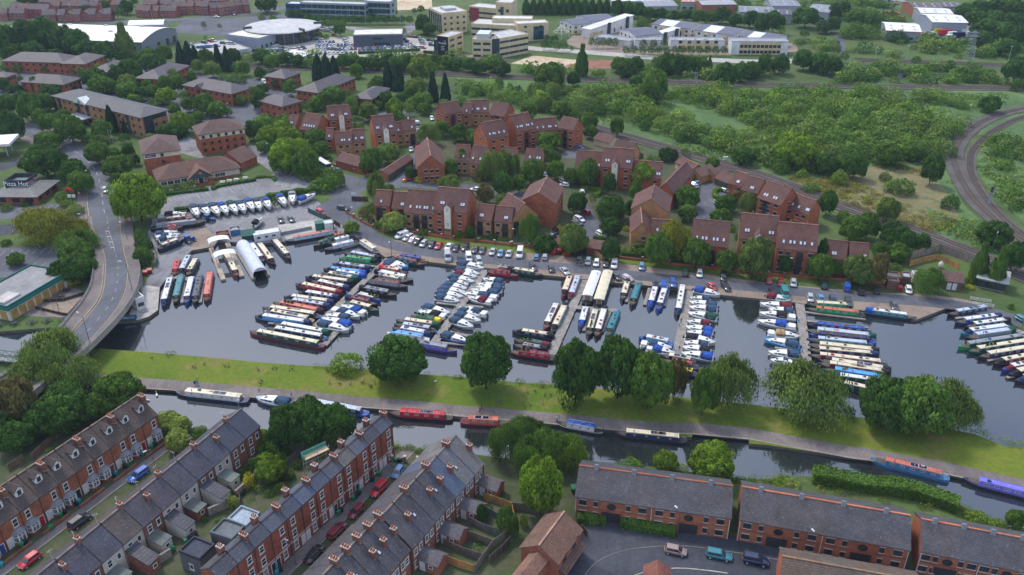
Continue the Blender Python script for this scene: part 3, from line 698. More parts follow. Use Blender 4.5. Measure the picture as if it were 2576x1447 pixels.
# ---------------------------------------------------------------- marina apartments
def balcony(s,x,z,w=2.4):
 def mk():
  m=MB();m.box(-w/2,w/2,-1.0,-.02,-.12,0)
  for y0,y1,x0,x1 in ((-1.0,-.95,-w/2,w/2),): m.box(x0,x1,y0,y1,.95,1.02)
  for sx in (-w/2,w/2-.05): m.box(sx,sx+.05,-1.0,-.02,.95,1.02)
  for k in range(11): x=-w/2+(w-.04)*k/10;m.box(x,x+.04,-1.0,-.96,0,.95)
  return m.mesh('balcony','iron')
 s.put('balcony',cached(('balc',w),mk),(x,0,z))
def apartment(A,B,he,Rg=None,roof='x',C=None,D=None,pitch=42,wall=BR,oriel=None,sky=(),bal=(),wf=(),wr=0,wl=0,label='',tile=TILE,name='apartment_block'):
 s=building(name,A,B,he,roof,D,C,Rg,pitch,wall,'brick',tile,'tile',0.3,ridge=(0.30,0.15,0.09))
 n=3 if he>7 else 2
 for st in range(n):
  for fx in wf:
   if any(abs(fx-b)<.08 for b in bal): continue
   put_win(s,'f',fx*s.L,0.95+2.7*st,1.15,1.1,'d1')
  for fx in bal:
   put_win(s,'f',fx*s.L,0.12+2.7*st,1.9,2.0,'d',name='patio_window')
   if st: balcony(s,fx*s.L,0.05+2.7*st)
  for k in range(wr): put_win(s,'r',s.D*(k+1)/(wr+1),1.0+2.7*st,0.6,1.0,'d1')
  for k in range(wl): put_win(s,'l',s.D*(k+1)/(wl+1),1.0+2.7*st,0.6,1.0,'d1')
 for q in sky: skylight(s,q[0]*(s.L if roof=='x' else s.D),q[1] if len(q)>1 else 0.24,side=q[2] if len(q)>2 else 0)
 if oriel is not None:
  x=oriel*s.L;w,dp,top=2.3,1.1,he+1.5
  m=MB();m.prism_z([(x-w/2,-dp),(x+w/2,-dp),(x+w/2,3.0),(x-w/2,3.0)],2.2,top)
  s.put('stair_tower',m.mesh('stair_tower','brick'),col=BR_Y)
  m=MB();m.hull([(x-w/2+.12,-dp-.06,2.4),(x+w/2-.12,-dp-.06,2.4),(x+w/2-.12,-dp-.06,top),(x,-dp-.06,top+w*.42),(x-w/2+.12,-dp-.06,top)],[(x-w/2+.12,-dp+.06,2.4),(x+w/2-.12,-dp+.06,2.4),(x+w/2-.12,-dp+.06,top),(x,-dp+.06,top+w*.42),(x-w/2+.12,-dp+.06,top)])
  s.put('white_panel',m.mesh('white_panel','render'),col=(0.72,0.68,0.58))
  m=MB();hh=w/2+.2;tt=.95
  pf=[(x-hh,top-.2*tt),(x,top+w/2*tt),(x+hh,top-.2*tt),(x+hh,top-.2*tt+.14),(x,top+w/2*tt+.14),(x-hh,top-.2*tt+.14)]
  m.hull([(a,-dp-.25,z) for a,z in pf],[(a,4.2,z) for a,z in pf]);s.put('tower_roof',m.mesh('tower_roof','tile'),col=tile)
  for z in (3.6,top-1.2): s.put('window',win_meshes(.55,.9,'d')[0],(x,-dp-.07,z))
  m=MB();m.box(x-1.2,x+1.2,-1.6,-.05,0,2.15);s.put('porch',m.mesh('porch','brick'),col=BR_Y)
  m=MB();m.hull([(x-1.4,-1.9,2.16),(x+1.4,-1.9,2.16),(x+1.4,-.06,2.5),(x-1.4,-.06,2.5)],[(x-1.4,-1.9,2.3),(x+1.4,-1.9,2.3),(x+1.4,-.06,3.0),(x-1.4,-.06,3.0)]);s.put('porch_roof',m.mesh('porch_roof','tile'),col=tile)
 for k in range(2):
  m=cached('flue',lambda: MB().cyl(0,0,-.3,.75,.12,n=7).box(-.22,.22,-.16,.16,.4,.55).mesh('flue','lead'))
  fx=(.3,.72)[k]
  if s.L>8: s_put_child(s,'flue',m,(fx*s.L,s.D/2,he+s.hr+.2) if roof=='x' else (s.L/2,fx*s.D,he+s.hr+.2))
 tag(s.root,label,'building','brick apartment blocks round the marina');return s
ap=apartment
# front row along the marina road
ap((11,1190,618),(11,1345,625),5.6,(11,1300,470),wf=(.62,),bal=(.3,),sky=((.42,),),label='red brick apartment at the far left end of the marina front row, one skylight')
ap((11,1366,645),(11,1498,655),5.4,(11,1460,488),wf=(.25,),bal=(.75,),sky=((.7,),(.82,)),label='narrow red brick apartment second from the left in the marina front row')
ap((11,1492,690),(11,1788,712),5.5,(11,1690,472),wall=BR_Y,wf=(.14,.88),bal=(.4,.68),sky=((.18,),(.4,),(.5,),(.66,),(.75,),(.95,)),label='wide yellow brick apartment with six skylights left of the tall red tower block')
ap((11,1786,662),(11,2112,694),8.3,(11,2000,450),wf=(.17,.8),oriel=.46,sky=((.2,.3),(.27,.3),(.82,.3),(.89,.3)),label='tall red brick apartment with white stair tower in middle of the front row')
ap((11,2205,755),(11,2365,775),5.5,(11,2320,613),wall=BR_Y,wf=(.82,),bal=(.3,),sky=((.3,),(.42,)),label='yellow brick apartment with balcony just right of the tall red tower block')
ap((11,2400,780),(11,2570,792),5.5,(11,2500,632),wall=BR_Y,wf=(.2,),bal=(.62,),sky=((.6,),(.72,)),label='yellow brick apartment next to the willow by the parked cars')
ap((12,-5,775),(12,262,712),5.6,None,'y',D=10.5,pitch=44,wall=BR_Y,wf=(.5,),bal=(.18,),label='gable-fronted yellow brick apartment right behind the small willow on the front row')
ap((12,92,575),(12,435,606),8.2,None,'y',C=(12,505,440),pitch=30,wr=2,label='big red brick gable block between the front row and the visitor car court')
ap((12,1202,655),(12,1570,690),8.2,None,'y',D=13,pitch=33,wall=BR_Y,wr=1,label='big yellow brick gable block right of the car court')
ap((12,1450,470),(12,1620,500),6.0,None,'y',D=24,pitch=46,wf=(.5,),wr=5,sky=((5,.5,1),(9,.5,1),(13,.5,1),(17,.5,1)),label='long red brick gabled block with ridge running away, behind the yellow gable block')
ap((12,1202,892),(12,1402,900),6.0,None,'y',D=12,pitch=46,wall=BR_Y,wf=(.62,),label='yellow brick apartment with pointed front gable beside the big willow')
ap((12,1402,905),(12,1600,915),5.6,(12,1500,765),wall=BR_Y,wf=(.5,),sky=((.3,),),label='yellow brick apartment hidden behind the big willow on the front row')
ap((12,1802,1005),(12,2172,1042),6.3,(12,2000,772),wf=(.2,.85),bal=(.6,),sky=((.14,),(.3,),(.4,),(.6,),(.7,),(.87,)),label='wide brown-roofed apartment with six skylights between the round trees')
ap((12,2285,945),(12,2662,985),8.3,(12,2450,710),wall=BR_Y,wf=(.17,.82),oriel=.52,sky=((.16,.3),(.23,.3),(.8,.3),(.88,.3)),label='tall apartment with small white stair tower behind the round pale tree')
ap((13,88,1046),(13,490,1086),8.3,(13,310,805),wf=(.12,.3,.86),bal=(.6,),sky=((.16,),(.33,),(.43,),(.59,),(.69,),(.87,)),label='tall wide apartment with six skylights right of the pale round tree')
ap((13,575,1142),(13,786,1166),5.5,(13,700,975),wf=(.3,.75),sky=((.35,),(.47,)),label='small brick apartment second from the right end of the marina front row')
ap((13,822,1172),(13,1012,1188),5.5,(13,940,1000),wf=(.3,.75),sky=((.7,),(.82,)),label='small brick apartment at the right end of the marina front row')
# middle rows
ap((11,1625,242),(11,1897,228),5.8,None,'y',D=21,pitch=41,wf=(.3,.52,.72),sky=((4,.3,1),(7,.3,1),(10,.3,1)),label='red brick gable house with yellow shrubs at its foot by the road bend')
ap((11,2000,165),(11,2140,170),5.6,(11,2060,10),wall=BR_Y,wf=(.3,.7),sky=((.3,),(.6,)),label='yellow brick apartment behind the gable house with yellow shrubs')
ap((11,2145,190),(11,2290,205),5.6,(11,2230,20),wall=BR_Y,wf=(.3,.7),sky=((.2,),(.7,),(.85,)),label='yellow brick apartment left of the tall birch tree')
ap((12,-100,150),(12,35,160),5.6,(12,70,45),wall=BR_Y,wf=(.5,),sky=((.3,),(.7,)),label='low apartment roof just behind the tall birch tree')
ap((12,125,165),(12,292,178),5.6,(12,220,55),wall=BR_Y,wf=(.3,.7),wr=1,sky=((.3,),(.75,),(.9,)),label='apartment with ochre right gable above the round trees in the middle')
ap((12,632,250),(12,896,268),5.6,(12,790,75),wf=(.2,.8),sky=((.62,),(.72,),(.9,)),label='low red brick wing left of the tall block with the long white panel')
ap((12,896,226),(12,1206,246),8.3,(12,1080,48),wf=(.15,.82),oriel=.45,sky=((.15,.3),(.23,.3),(.83,.3),(.9,.3)),label='tall red brick apartment with long white stair tower among courtyard trees')
ap((12,1215,330),(12,1500,350),5.6,(12,1400,180),wf=(.3,.8),sky=((.5,),(.85,),(.93,)),label='low brick apartment behind the yellow-green tree in the courtyard')
ap((12,990,115),(12,1180,150),5.6,(12,1130,-25),wall=BR_Y,wf=(.3,.7),sky=((.6,),(.72,)),wr=1,label='small apartment with ochre gable beside the railway')
# upper left group
ap((1,312,1262),(1,400,1270),5.2,(1,400,1160),wf=(.5,),sky=((.3,),(.5,)),label='small brown-roofed apartment at the far left of the upper group')
ap((1,440,1300),(1,600,1322),6.0,(1,600,1150),wf=(.2,.8),bal=(.5,),sky=((.2,),(.35,),(.5,),(.65,),(.8,)),label='steep brown-roofed apartment with five skylights in a row')
ap((1,735,1210),(1,960,1190),8.3,(1,800,1065),wf=(.2,.85),oriel=.55,sky=((.15,.3),(.22,.3),(.75,.3),(.82,.3)),label='tall apartment with white stair tower in the upper left group')
ap((1,700,1400),(1,770,1400),5.2,(1,720,1290),wf=(.5,),sky=((.5,),),label='narrow low apartment between the two tower blocks of the upper left group')
ap((1,800,1446),(1,965,1440),5.5,(1,900,1325),wall=BR_Y,wf=(.3,.7),sky=((.4,),(.55,),(.85,)),label='yellow brick apartment left of the tower with two skylights and a chimney pot')
ap((1,968,1432),(1,1105,1420),5.5,(1,1020,1300),wall=BR_Y,wf=(.3,.75),sky=((.3,),(.7,),(.82,)),label='yellow brick apartment against the orange left gable of the white-panelled tower')
ap((1,1195,1348),(1,1415,1326),8.3,(1,1220,1165),wf=(.2,.85),oriel=.5,wall=BR_O,sky=((.15,.3),(.23,.3),(.75,.3),(.83,.3)),label='orange brick apartment tower with white panel above the garage row')
ap((1,1400,1345),(1,1500,1335),5.5,(1,1430,1228),wf=(.5,),wall=BR_Y,sky=((.4,),),label='narrow low apartment just right of the orange tower')
ap((1,1480,1315),(1,1612,1305),6.5,(1,1530,1210),wf=(.3,),bal=(.7,),wall=BR_Y,sky=((.7,),),label='brick apartment with balcony facing the small courtyard')
ap((1,1895,1152),(1,2068,1122),8.3,(1,1930,1030),wf=(.15,.85),bal=(.5,),wl=2,label='red brick block with big left gable at the back of the estate')
ap((1,2070,1145),(1,2160,1150),5.6,(1,2090,1035),wf=(.5,),wall=BR_Y,sky=((.5,),),label='low brick link left of the row with three skylights at the back')
ap((1,2150,1130),(1,2345,1128),6.0,(1,2200,1010),wf=(.3,.6,.85),wall=BR_Y,sky=((.15,),(.4,),(.47,),(.75,),(.82,)),label='brick apartment with five skylights along the back of the estate')
ap((1,2345,1150),(1,2500,1172),8.0,(1,2450,1030),wf=(.2,.85),bal=(.5,),wr=1,label='red brick block with balconies at the right end of the back row')
ap((1,2325,1402),(1,2545,1362),8.3,(1,2400,1215),wf=(.3,.7),wl=1,sky=((.2,),(.35,),(.43,),(.62,),(.85,)),wall=BR_O,label='orange brick apartment with five skylights left of the central tower group')
ap((2,55,1326),(2,238,1288),8.6,(2,80,1145),wf=(.12,.88),bal=(.5,),sky=((.1,),(.25,),(.35,),(.6,),(.7,),(.9,)),label='tall red apartment with balconies in the middle of the central group')
ap((2,240,1320),(2,470,1300),6.0,(2,330,1190),wf=(.2,.5,.8),wall=BR_Y,sky=((.1,),(.35,),(.6,),(.68,),(.9,)),label='low apartment wing linking the two red towers of the central group')
ap((2,458,1278),(2,612,1312),8.3,(2,600,1190),wf=(.15,.85),bal=(.5,),wr=1,label='red brick tower with bare right gable at the edge of the meadow')
# right group
ap((12,2192,398),(12,2312,432),5.5,(12,2330,295),wf=(.75,),sky=((.5,),(.62,)),label='small brown-roofed apartment beside the green garage doors near the railway')
ap((12,2312,460),(12,2470,500),6.0,(12,2450,340),wf=(.3,.7),sky=((.5,),(.62,)),label='brown-roofed apartment second along the row by the railway')
ap((12,2472,540),(12,2706,620),7.6,(12,2650,398),wf=(.2,.5,.8),bal=(.35,),wr=1,sky=((.2,),(.3,),(.6,),(.7,)),label='larger brown-roofed apartment with red end gable along the railway')
ap((13,126,612),(13,262,660),5.5,(13,280,500),wf=(.25,.7),wall=BR_O,sky=((.25,),(.75,)),label='orange brick apartment with plain skylights second from the end by the railway')
ap((13,264,668),(13,405,712),5.5,(13,420,552),wf=(.25,.7),wall=BR_O,wr=0,sky=((.2,),(.75,),(.88,)),label='orange brick apartment with broad end gable facing the reeds')
# garage rows
def garages(A,B,he,C,n,col,label):
 s=building('garage_row',A,B,he,'x',C=C,pitch=30,wall=BR,rc=TILE,rm='tile',over=.25,ridge=(0.28,0.15,0.1))
 w=s.L/n
 for k in range(n):
  me=cached(('gd',round(w,1)),lambda: (lambda m: [m.box(-w*.4,w*.4,-.04-.02*(i % 2),.03,.05+.2*i,.24+.2*i) for i in range(10)] and m)(MB()).mesh('garage_door','paint'))
  s.put('garage_door',me,(w*(k+.5),0,0),col=col)
 tag(s.root,label,'garage','garage rows of the estate')
garages((11,1330,318),(11,1580,150),2.5,(11,1240,285),10,(0.03,0.10,0.085),'long brick garage row with dark green doors beside the estate lane')
garages((12,1642,188),(12,1805,272),2.5,(12,1700,130),4,(0.62,0.56,0.40),'brick garage row with cream doors by the railway')
garages((12,2042,345),(12,2180,402),2.5,(12,2120,285),3,(0.03,0.11,0.07),'brick garage row with three green doors at the far courtyard')
s=building('garage_row',(11,800,165),(11,1072,238),2.8,'x',C=(11,880,95),pitch=28,wall=BR,rc=TILE,ridge=(0.28,0.15,0.1));tag(s.root,'long brick garage with blank wall facing the road under the tree','garage')
s=building('garage_row',(2,822,1395),(2,980,1440),2.6,'x',C=(2,900,1350),pitch=28,wall=(0.5,0.42,0.28),wm='render',rc=TILE);tag(s.root,'small cream walled garage beside the railway near the estate','garage')
s=building('bin_store',(12,440,1005),(12,905,1062),2.4,'x',C=(12,470,925),pitch=24,wall=BR,rc=TILE_B);tag(s.root,'low brick bin store with brown tiled roof behind the round tree','store')
s=building('garden_house',(12,1760,285),(12,1900,335),2.8,'y',D=9,pitch=32,wall=BR_Y,rc=TILE_B);tag(s.root,'small ivy covered brick outbuilding with hipped roof near the courtyard','outbuilding')
s=building('garden_house',(12,1940,280),(12,2040,320),2.8,'y',D=8,pitch=32,wall=BR_Y,rc=TILE_B);tag(s.root,'small brick outbuilding with gate right of the ivy covered one','outbuilding')
# ---------------------------------------------------------------- business park (upper left)
def office(A,B,C,label,he=6.0,wall=BR,rc=(0.062,0.057,0.068),n=6,side=4,wings=(),pitch=26,over=.7,rows=2,gab=None,name='office_building'):
 s=building(name,A,B,he,'h',C=C,pitch=pitch,wall=wall,rc=rc,rm='slate',over=over)
 for k in range(rows):
  z=0.9+3.0*k
  face_windows(s,'f',n,z,1.3,1.2,'t');face_windows(s,'r',side,z,1.3,1.2,'t')
  if PX(s.root.location)[0]>1288: face_windows(s,'l',side,z,1.3,1.2,'t')
 if gab is not None:
  x=gab*s.L;m=MB();m.hull([(x-2.2,-.6,0),(x+2.2,-.6,0),(x+2.2,-.6,he),(x,-.6,he+1.6),(x-2.2,-.6,he)],[(x-2.2,2,0),(x+2.2,2,0),(x+2.2,2,he),(x,2,he+1.6),(x-2.2,2,he)])
  s.put('entrance_bay',m.mesh('entrance_bay','brick'),col=wall);s.put('window',win_meshes(2.6,2.0,'t')[0],(x,-.62,3.4));s.put('window_pane',win_meshes(2.6,2.0,'t')[1],(x,-.62,3.4))
  m=MB();pf=[(x-2.6,he-.2),(x,he+1.7),(x+2.6,he-.2),(x+2.6,he-.05),(x,he+1.88),(x-2.6,he-.05)];m.hull([(a,-.9,z) for a,z in pf],[(a,4,z) for a,z in pf]);s.put('bay_roof',m.mesh('bay_roof','slate'),col=rc)
 if label: tag(s.root,label,'building','office buildings of the business park')
 return s
s=office((0,25,614),(0,640,632),(0,160,552),'long brick office with dark hipped roof at the far left of the business park',n=9)
building('x',(0,622,640),(0,852,646),6.0,'h',D=s.D*1.35,pitch=26,wall=BR,rc=(0.085,0.075,0.085),rm='slate',over=.7,root=s.root,wins=(('f',3,.9,1.3,1.2,'t'),('f',3,3.9,1.3,1.2,'t'),('r',3,.9,1.3,1.2,'t'),('r',3,3.9,1.3,1.2,'t')))
office((0,905,716),(0,1118,728),(0,1400,640),'hip-roofed brick office half hidden by trees behind the green-signed hotel',n=3,side=6)
office((0,205,824),(0,640,852),(0,845,792),'low dark-roofed brick office in front of the long office at far left',n=6)
office((0,-220,765),(0,60,778),(0,135,742),'brick office cut by the left picture edge in the business park',n=4)
office((0,1365,787),(0,1612,798),(0,1945,665),'brick office with big purple-grey hip roof right of the pointed conifers',n=4,side=7)
office((0,1846,856),(0,2330,946),(0,2545,886),'brick office with small entrance gable beside the white sign',n=8,side=4,gab=.33)
office((1,90,768),(1,290,792),(1,510,742),'brick office with square hipped roof near the railway',n=4,side=5)
office((1,405,905),(1,625,935),(1,1110,800),'long brick office with entrance gable left of the tall conifers',n=4,side=10)
office((1,20,1010),(1,265,1072),(1,475,1022),'brick office with white vents on its front wall by the lane',n=4,side=4)
office((1,990,985),(1,1160,1000),(1,1500,905),'low purple-roofed office among trees in front of the two conifers',n=3,side=6)
s=office((0,545,964),(0,1422,1180),(0,1705,1116),'long tan brick hotel with dark slate roof and green emblem gable',he=9.2,wall=(0.36,0.20,0.10),rc=(0.055,0.06,0.075),n=14,side=3,rows=3,pitch=20,over=1.1,name='hotel')
x=s.L*.33
m=MB();m.hull([(x-5,-1.2,8.9),(x+5,-1.2,8.9),(x,-1.2,11.6)],[(x-5,3,8.9),(x+5,3,8.9),(x,3,11.6)]);s.put('entrance_gable',m.mesh('entrance_gable','render'),col=(.6,.62,.6))
m=MB();m.hull([(x-1,-1.26,9.1),(x+1.2,-1.26,9.1),(x+.3,-1.26,10.8),(x-.3,-1.26,10.6)],[(x-1,-1.22,9.1),(x+1.2,-1.22,9.1),(x+.3,-1.22,10.8),(x-.3,-1.22,10.6)]);s.put('emblem',m.mesh('emblem','plastic'),col=(0.02,0.25,0.03))
m=MB();m.box(x-6,x+6,-5,-.05,3.2,3.6);s.put('canopy',m.mesh('canopy','concrete'),col=(.35,.36,.4))
for k in (.05,.28,.38,.66,.84):
 m=MB();m.box(s.L*k-1.1,s.L*k+1.1,-.12,-.03,.3,8.8);s.put('glazed_strip',m.mesh('glazed_strip','glass'))
m=MB();m.box(s.L+.03,s.L+.1,.6,s.D*.42,.2,8.7);m.box(s.L+.03,s.L+.1,s.D*.42,s.D-.5,7.0,8.7);s.put('glazed_strip',m.mesh('glazed_strip','glass'))
HT=(0.11,0.068,0.058)
def lodge(A,B,C,label,he,nf,ns,sign=False):
 s=building('hotel',A,B,he,'h',C=C,pitch=30,wall=BR,rc=HT,rm='tile',over=.6)
 m=MB();m.box(-.03,s.L+.03,-.03,s.D+.03,he-1.9,he-.15);s.put('cream_band',m.mesh('cream_band','render'),col=(0.62,0.55,0.40))
 for k in range(3):
  z=he-1.75-2.7*k
  if nf: face_windows(s,'f',nf,z,1.1,1.25,'d',out=.04)
  face_windows(s,'r',ns,z,1.1,1.25,'d',out=.04);face_windows(s,'l',ns,z,1.1,1.25,'d',out=.04)
 if sign:
  m=MB();m.box(.5,4.2,-.12,-.05,he-1.5,he-.5);s.put('sign',m.mesh('sign','plastic'),col=(0.07,0.02,0.14))
  m=MB();m.box(.9,2.9,-.14,-.12,he-1.1,he-.9);s.put('sign_lettering',m.mesh('sign_lettering','white_frame'))
  m=MB();m.tube([(3.4+.25*math.cos(t),-.13,he-1.0+.25*math.sin(t)) for t in (0.6,1.6,2.6,3.6,4.6,5.4)],.05,5);s.put('sign_emblem',m.mesh('sign_emblem','white_frame'))
 tag(s.root,label,'building');return s
lodge((0,2002,1360),(0,2458,1294),(0,1916,1280),'three-storey brick lodge with brown hip roof and cream band right of the yellow tree',8.6,6,3)
lodge((10,1440,108),(10,1806,60),(10,1312,-18),'brick lodge with purple sign and cream band behind the pub',8.4,1,3,True)
# pub
s=building('pub',(10,1592,374),(10,2406,242),3.0,'h',C=(10,1396,292),pitch=32,wall=(0.52,0.45,0.37),wm='render',rc=(0.125,0.066,0.05),rm='tile',over=.6)
for k in (.06,.14,.22,.30,.72,.78): put_win(s,'f',s.L*k,.8,2.0,1.5,'w')
m=MB();m.box(-.04,s.L+.04,-.04,s.D+.04,0,.7);s.put('plinth',m.mesh('plinth','brick'),col=BR)
x=s.L*.5
m=MB();pf=[(x-4.2,2.4),(x,5.6),(x+4.2,2.4)];m.hull([(a,-2.4,z) for a,z in pf],[(a,4,z) for a,z in pf]);s.put('entrance_gable',m.mesh('entrance_gable','timber'),col=(0.05,0.10,0.10))
m=MB();pf=[(x-4.7,2.3),(x,5.8),(x+4.7,2.3),(x+4.7,2.45),(x,5.98),(x-4.7,2.45)];m.hull([(a,-2.7,z) for a,z in pf],[(a,s.D*.5,z) for a,z in pf]);s.put('entrance_roof',m.mesh('entrance_roof','tile'),col=(0.16,0.085,0.06))
m=MB();m.box(x-2.6,x+2.6,-1.6,-.05,0,2.4);s.put('porch',m.mesh('porch','brick'),col=BR)
m=MB();m.ell((x,-2.5,4.1),(.6,.06,.55));s.put('emblem',m.mesh('emblem','plastic',True),col=(0.6,0.16,0.03))
for q in (-1.6,1.6): s.put('window',win_meshes(1.2,1.6,'w')[0],(x+q,-1.63,.5))
door(s.root,1.6,2.1,(x,-1.63,0),0,(.02,.02,.02))
tag(s.root,'long low pub with brown tiled roof and gabled entrance by the pale car park','pub')
building('x',(10,2185,150),(10,2420,196),3.0,'y',D=9,pitch=30,wall=BR,rc=(0.125,0.066,0.05),rm='tile',root=s.root)
# restaurant
s=building('restaurant',(10,-60,526),(10,358,528),3.0,'h',C=(10,560,378),pitch=20,wall=BR,rc=(0.11,0.125,0.13),rm='slate',over=1.2,wins=(('f',3,.7,2.6,1.7,'d'),('r',3,.7,2.4,1.7,'d')))
m=MB();bx0,bx1,by0,by1=s.L*.12,s.L*.66,s.D*.34,s.D*.86
for a in ((bx0,bx1,by0,by0+.3),(bx0,bx1,by1-.3,by1),(bx0,bx0+.3,by0+.3,by1-.3),(bx1-.3,bx1,by0+.3,by1-.3)): m.box(*a,3.2,6.9)
s.put('sign_parapet',m.mesh('sign_parapet','render'),col=(0.045,0.045,0.05))
m=MB();m.box(bx0+.3,bx1-.3,by0+.3,by1-.3,3.4,5.4);s.put('plant_deck',m.mesh('plant_deck','concrete'),col=(.16,.22,.22))
text('Pizza Hut',2.3,s.root,((bx0+bx1)/2,by0-.03,4.9),(R(90),0,0),(.8,.8,.8));text('Pizza Hut',1.9,s.root,(bx1+.03,(by0+by1)/2,4.9),(R(90),0,R(90)),(.75,.35,.35))
m=MB();m.box(0.3,s.L-.3,-.3,-.2,2.3,2.9);s.put('red_fascia',m.mesh('red_fascia','paint'),col=(.3,.03,.03))
tag(s.root,'brick restaurant with dark slate roof and white lettering on black rooftop parapet','restaurant')
# filling station canopy
s=thing('filling_station_canopy',T(10,0,130));s.rotation_euler.z=R(12)
m=MB();m.box(-22,6,-4,9,5.2,6.2);ob('canopy',m.mesh('canopy','render'),s,color=(.72,.72,.70))
for x,y in ((-6,0),(3,0),(3,6),(-6,6)): ob('column',MB().cyl(x,y,0,5.2,.25).mesh('column','metal'),s,color=(.5,.5,.5))
text("Sainsbury's",1.0,s,(2.2,-4.03,5.35),(R(90),0,0),(.75,.18,.03))
tag(s,'white filling station canopy with orange lettering at left picture edge','canopy')
# flat-roofed bar bottom left
s=building('riverside_bar',(20,-330,130),(20,72,206),4.0,'f',C=(20,474,-192),wall=(0.55,0.52,0.45),wm='render',rc=(0.25,0.25,0.25),rm='concrete',fascia=(0.02,0.12,0.10))
m=MB();m.box(-.3,s.L+.35,-.3,s.D+.3,3.1,3.85);s.put('green_fascia',m.mesh('green_fascia','paint'),col=(0.015,0.15,0.125))
for k in range(7):
 me=cached('ydoor',lambda: MB().box(-1.1,1.1,-.05,.03,.1,2.7).mesh('shutter','timber'));s.put('shutter',me,(s.L,s.D*(k+.6)/8,0),R(90),col=(.40,.25,.07))
for k in range(2): s.put('shutter',cached('ydoor',None),(s.L*(.6+.25*k),0,0),0,col=(.40,.25,.07))
m=MB();m.box(s.L*.55,s.L*.85,s.D*.05,s.D*.3,4.05,4.6);s.put('roof_box',m.mesh('roof_box','concrete'),col=(.45,.42,.4))
tag(s.root,'flat-roofed riverside bar with green fascia and yellow shutters at left edge','building')
# ---------------------------------------------------------------- far buildings
def far(A,B,he,C,label,roof='f',wall=CREAM,wm='render',rc=(.5,.5,.5),rm='concrete',wins=(),cat='building',name='office_building',**k):
 s=building(name,A,B,he,roof,C=C,wall=wall,wm=wm,rc=rc,rm=rm,wins=wins,**k);tag(s.root,label,cat);return s
s=far((0,-20,376),(0,1420,428),7.0,(0,2005,298),'huge white arched-roof retail shed with grey walls behind the trees','a',(.22,.235,.27),'metal',(.72,.70,.66),'sheet_roof',name='retail_shed',rise=3.4,over=.8)
for k in range(6):
 s_put_child(s,'roof_vent',cached('rvent',lambda: MB().hull([(-2,-.6,0),(2,-.6,0),(2,.6,0),(-2,.6,0)],[(-1,-.4,1),(1,-.4,1),(1,.4,1),(-1,.4,1)]).mesh('roof_vent','metal')),(s.L*(.2+.13*k),s.D*(.3+.35*(k % 2)),7+3.4*math.sin(math.pi*(.3+.35*(k % 2)))),col=(.45,.45,.47))
for k in (.12,.45,.7,.9): put_win(s,'r',s.D*k,0.1,3.2,3.4,'d',.02)
far((0,1290,262),(0,1640,252),5,(0,1500,222),'low white curved roof just behind the big white shed','a',(.4,.4,.42),'metal',(.6,.6,.6),'sheet_roof',name='retail_shed',rise=2)
s=far((1,22,392),(1,292,320),6.5,(0,2255,352),'flat white-roofed grey car showroom beside the round roofed one','f',(.27,.30,.36),'metal',(.66,.62,.52),name='car_showroom')
for k in range(5): put_win(s,'f',s.L*(k+.6)/6,.3,1.6,2.2,'d')
far((0,2090,560),(0,2520,492),3.4,(0,1910,452),'low grey deck with cars parked on its roof','f',(.33,.36,.4),'render',(.4,.39,.38),name='parking_deck')
# round-roofed showroom
c=T(1,270,262,7.5);t=thing('round_showroom',(c.x,c.y,0));tag(t,'car showroom with big round pale disc roof and glass drum','car showroom')
rr=24.0
ob('disc_roof',MB().cyl(0,0,7.2,7.7,rr,rr-.6,48).mesh('disc_roof','concrete'),t,color=(.46,.46,.46))
ob('roof_ring',MB().cyl(0,0,7.7,7.9,rr*.28,rr*.26,32).mesh('roof_ring','concrete'),t,color=(.5,.5,.5))
ob('glass_drum',MB().cyl(0,0,0,7.2,rr*.86,rr*.86,36).mesh('glass_drum','glass'),t)
for k in range(24):
 a=2*math.pi*k/24;ob('mullion',cached('mul',lambda: MB().box(-.12,.12,-.12,.12,0,7.2).mesh('mullion','metal')),t,(rr*.87*math.cos(a),rr*.87*math.sin(a),0),a,(.3,.3,.32))
for a in (.3,3.6,5.5): ob('fin',MB().box(rr*.8,rr*1.02,-.5,.5,7.3,9.0).mesh('fin','metal'),t,rz=a,color=(.05,.05,.06))
s=far((1,975,357),(1,1472,347),7,(1,1440,292),'plain dark grey box-shaped car showroom with white roof','f',(.085,.095,.125),'metal',(.62,.60,.52),name='car_showroom',fascia=(.3,.3,.32))
for k in (.42,.47,.52,.57): put_win(s,'f',s.L*k,4.2,1.6,1.2,'t')
put_win(s,'f',s.L*.5,.2,5,2.2,'t');put_win(s,'f',s.L*.65,.2,5,2.2,'t')
far((1,285,540),(1,460,578),3,(1,330,510),'small pale sloping-roofed kiosk among the sale cars','m',(.6,.6,.6),'render',(.66,.66,.66),name='kiosk',rise=1)
# glass headquarters
for A,B,he,C,lb,q in (((1,440,28),(1,1092,48),11,(1,1160,28),'long teal glass office block behind the tree rows',11),((1,1090,14),(1,1346,24),12,(1,1420,-2),'teal glass office wing with grey end wall at the back',6),((1,296,42),(1,440,46),9,(1,400,18),'bright blue glass office end block at the back',3)):
 blue='blue' in lb
 s=far(A,B,he,C,lb,'f',(.02,.06,.25) if blue else (.30,.34,.37),'metal',(.5,.5,.5))
 for r_ in range(3):
  for k in range(q): put_win(s,'f',s.L*(k+.5)/q,.5+r_*he/3.1,s.L/q*.94,he/3.1*.72,'t')
 for r_ in range(3): put_win(s,'r',s.D*.5,.5+r_*he/3.1,s.D*.4,2,'t')
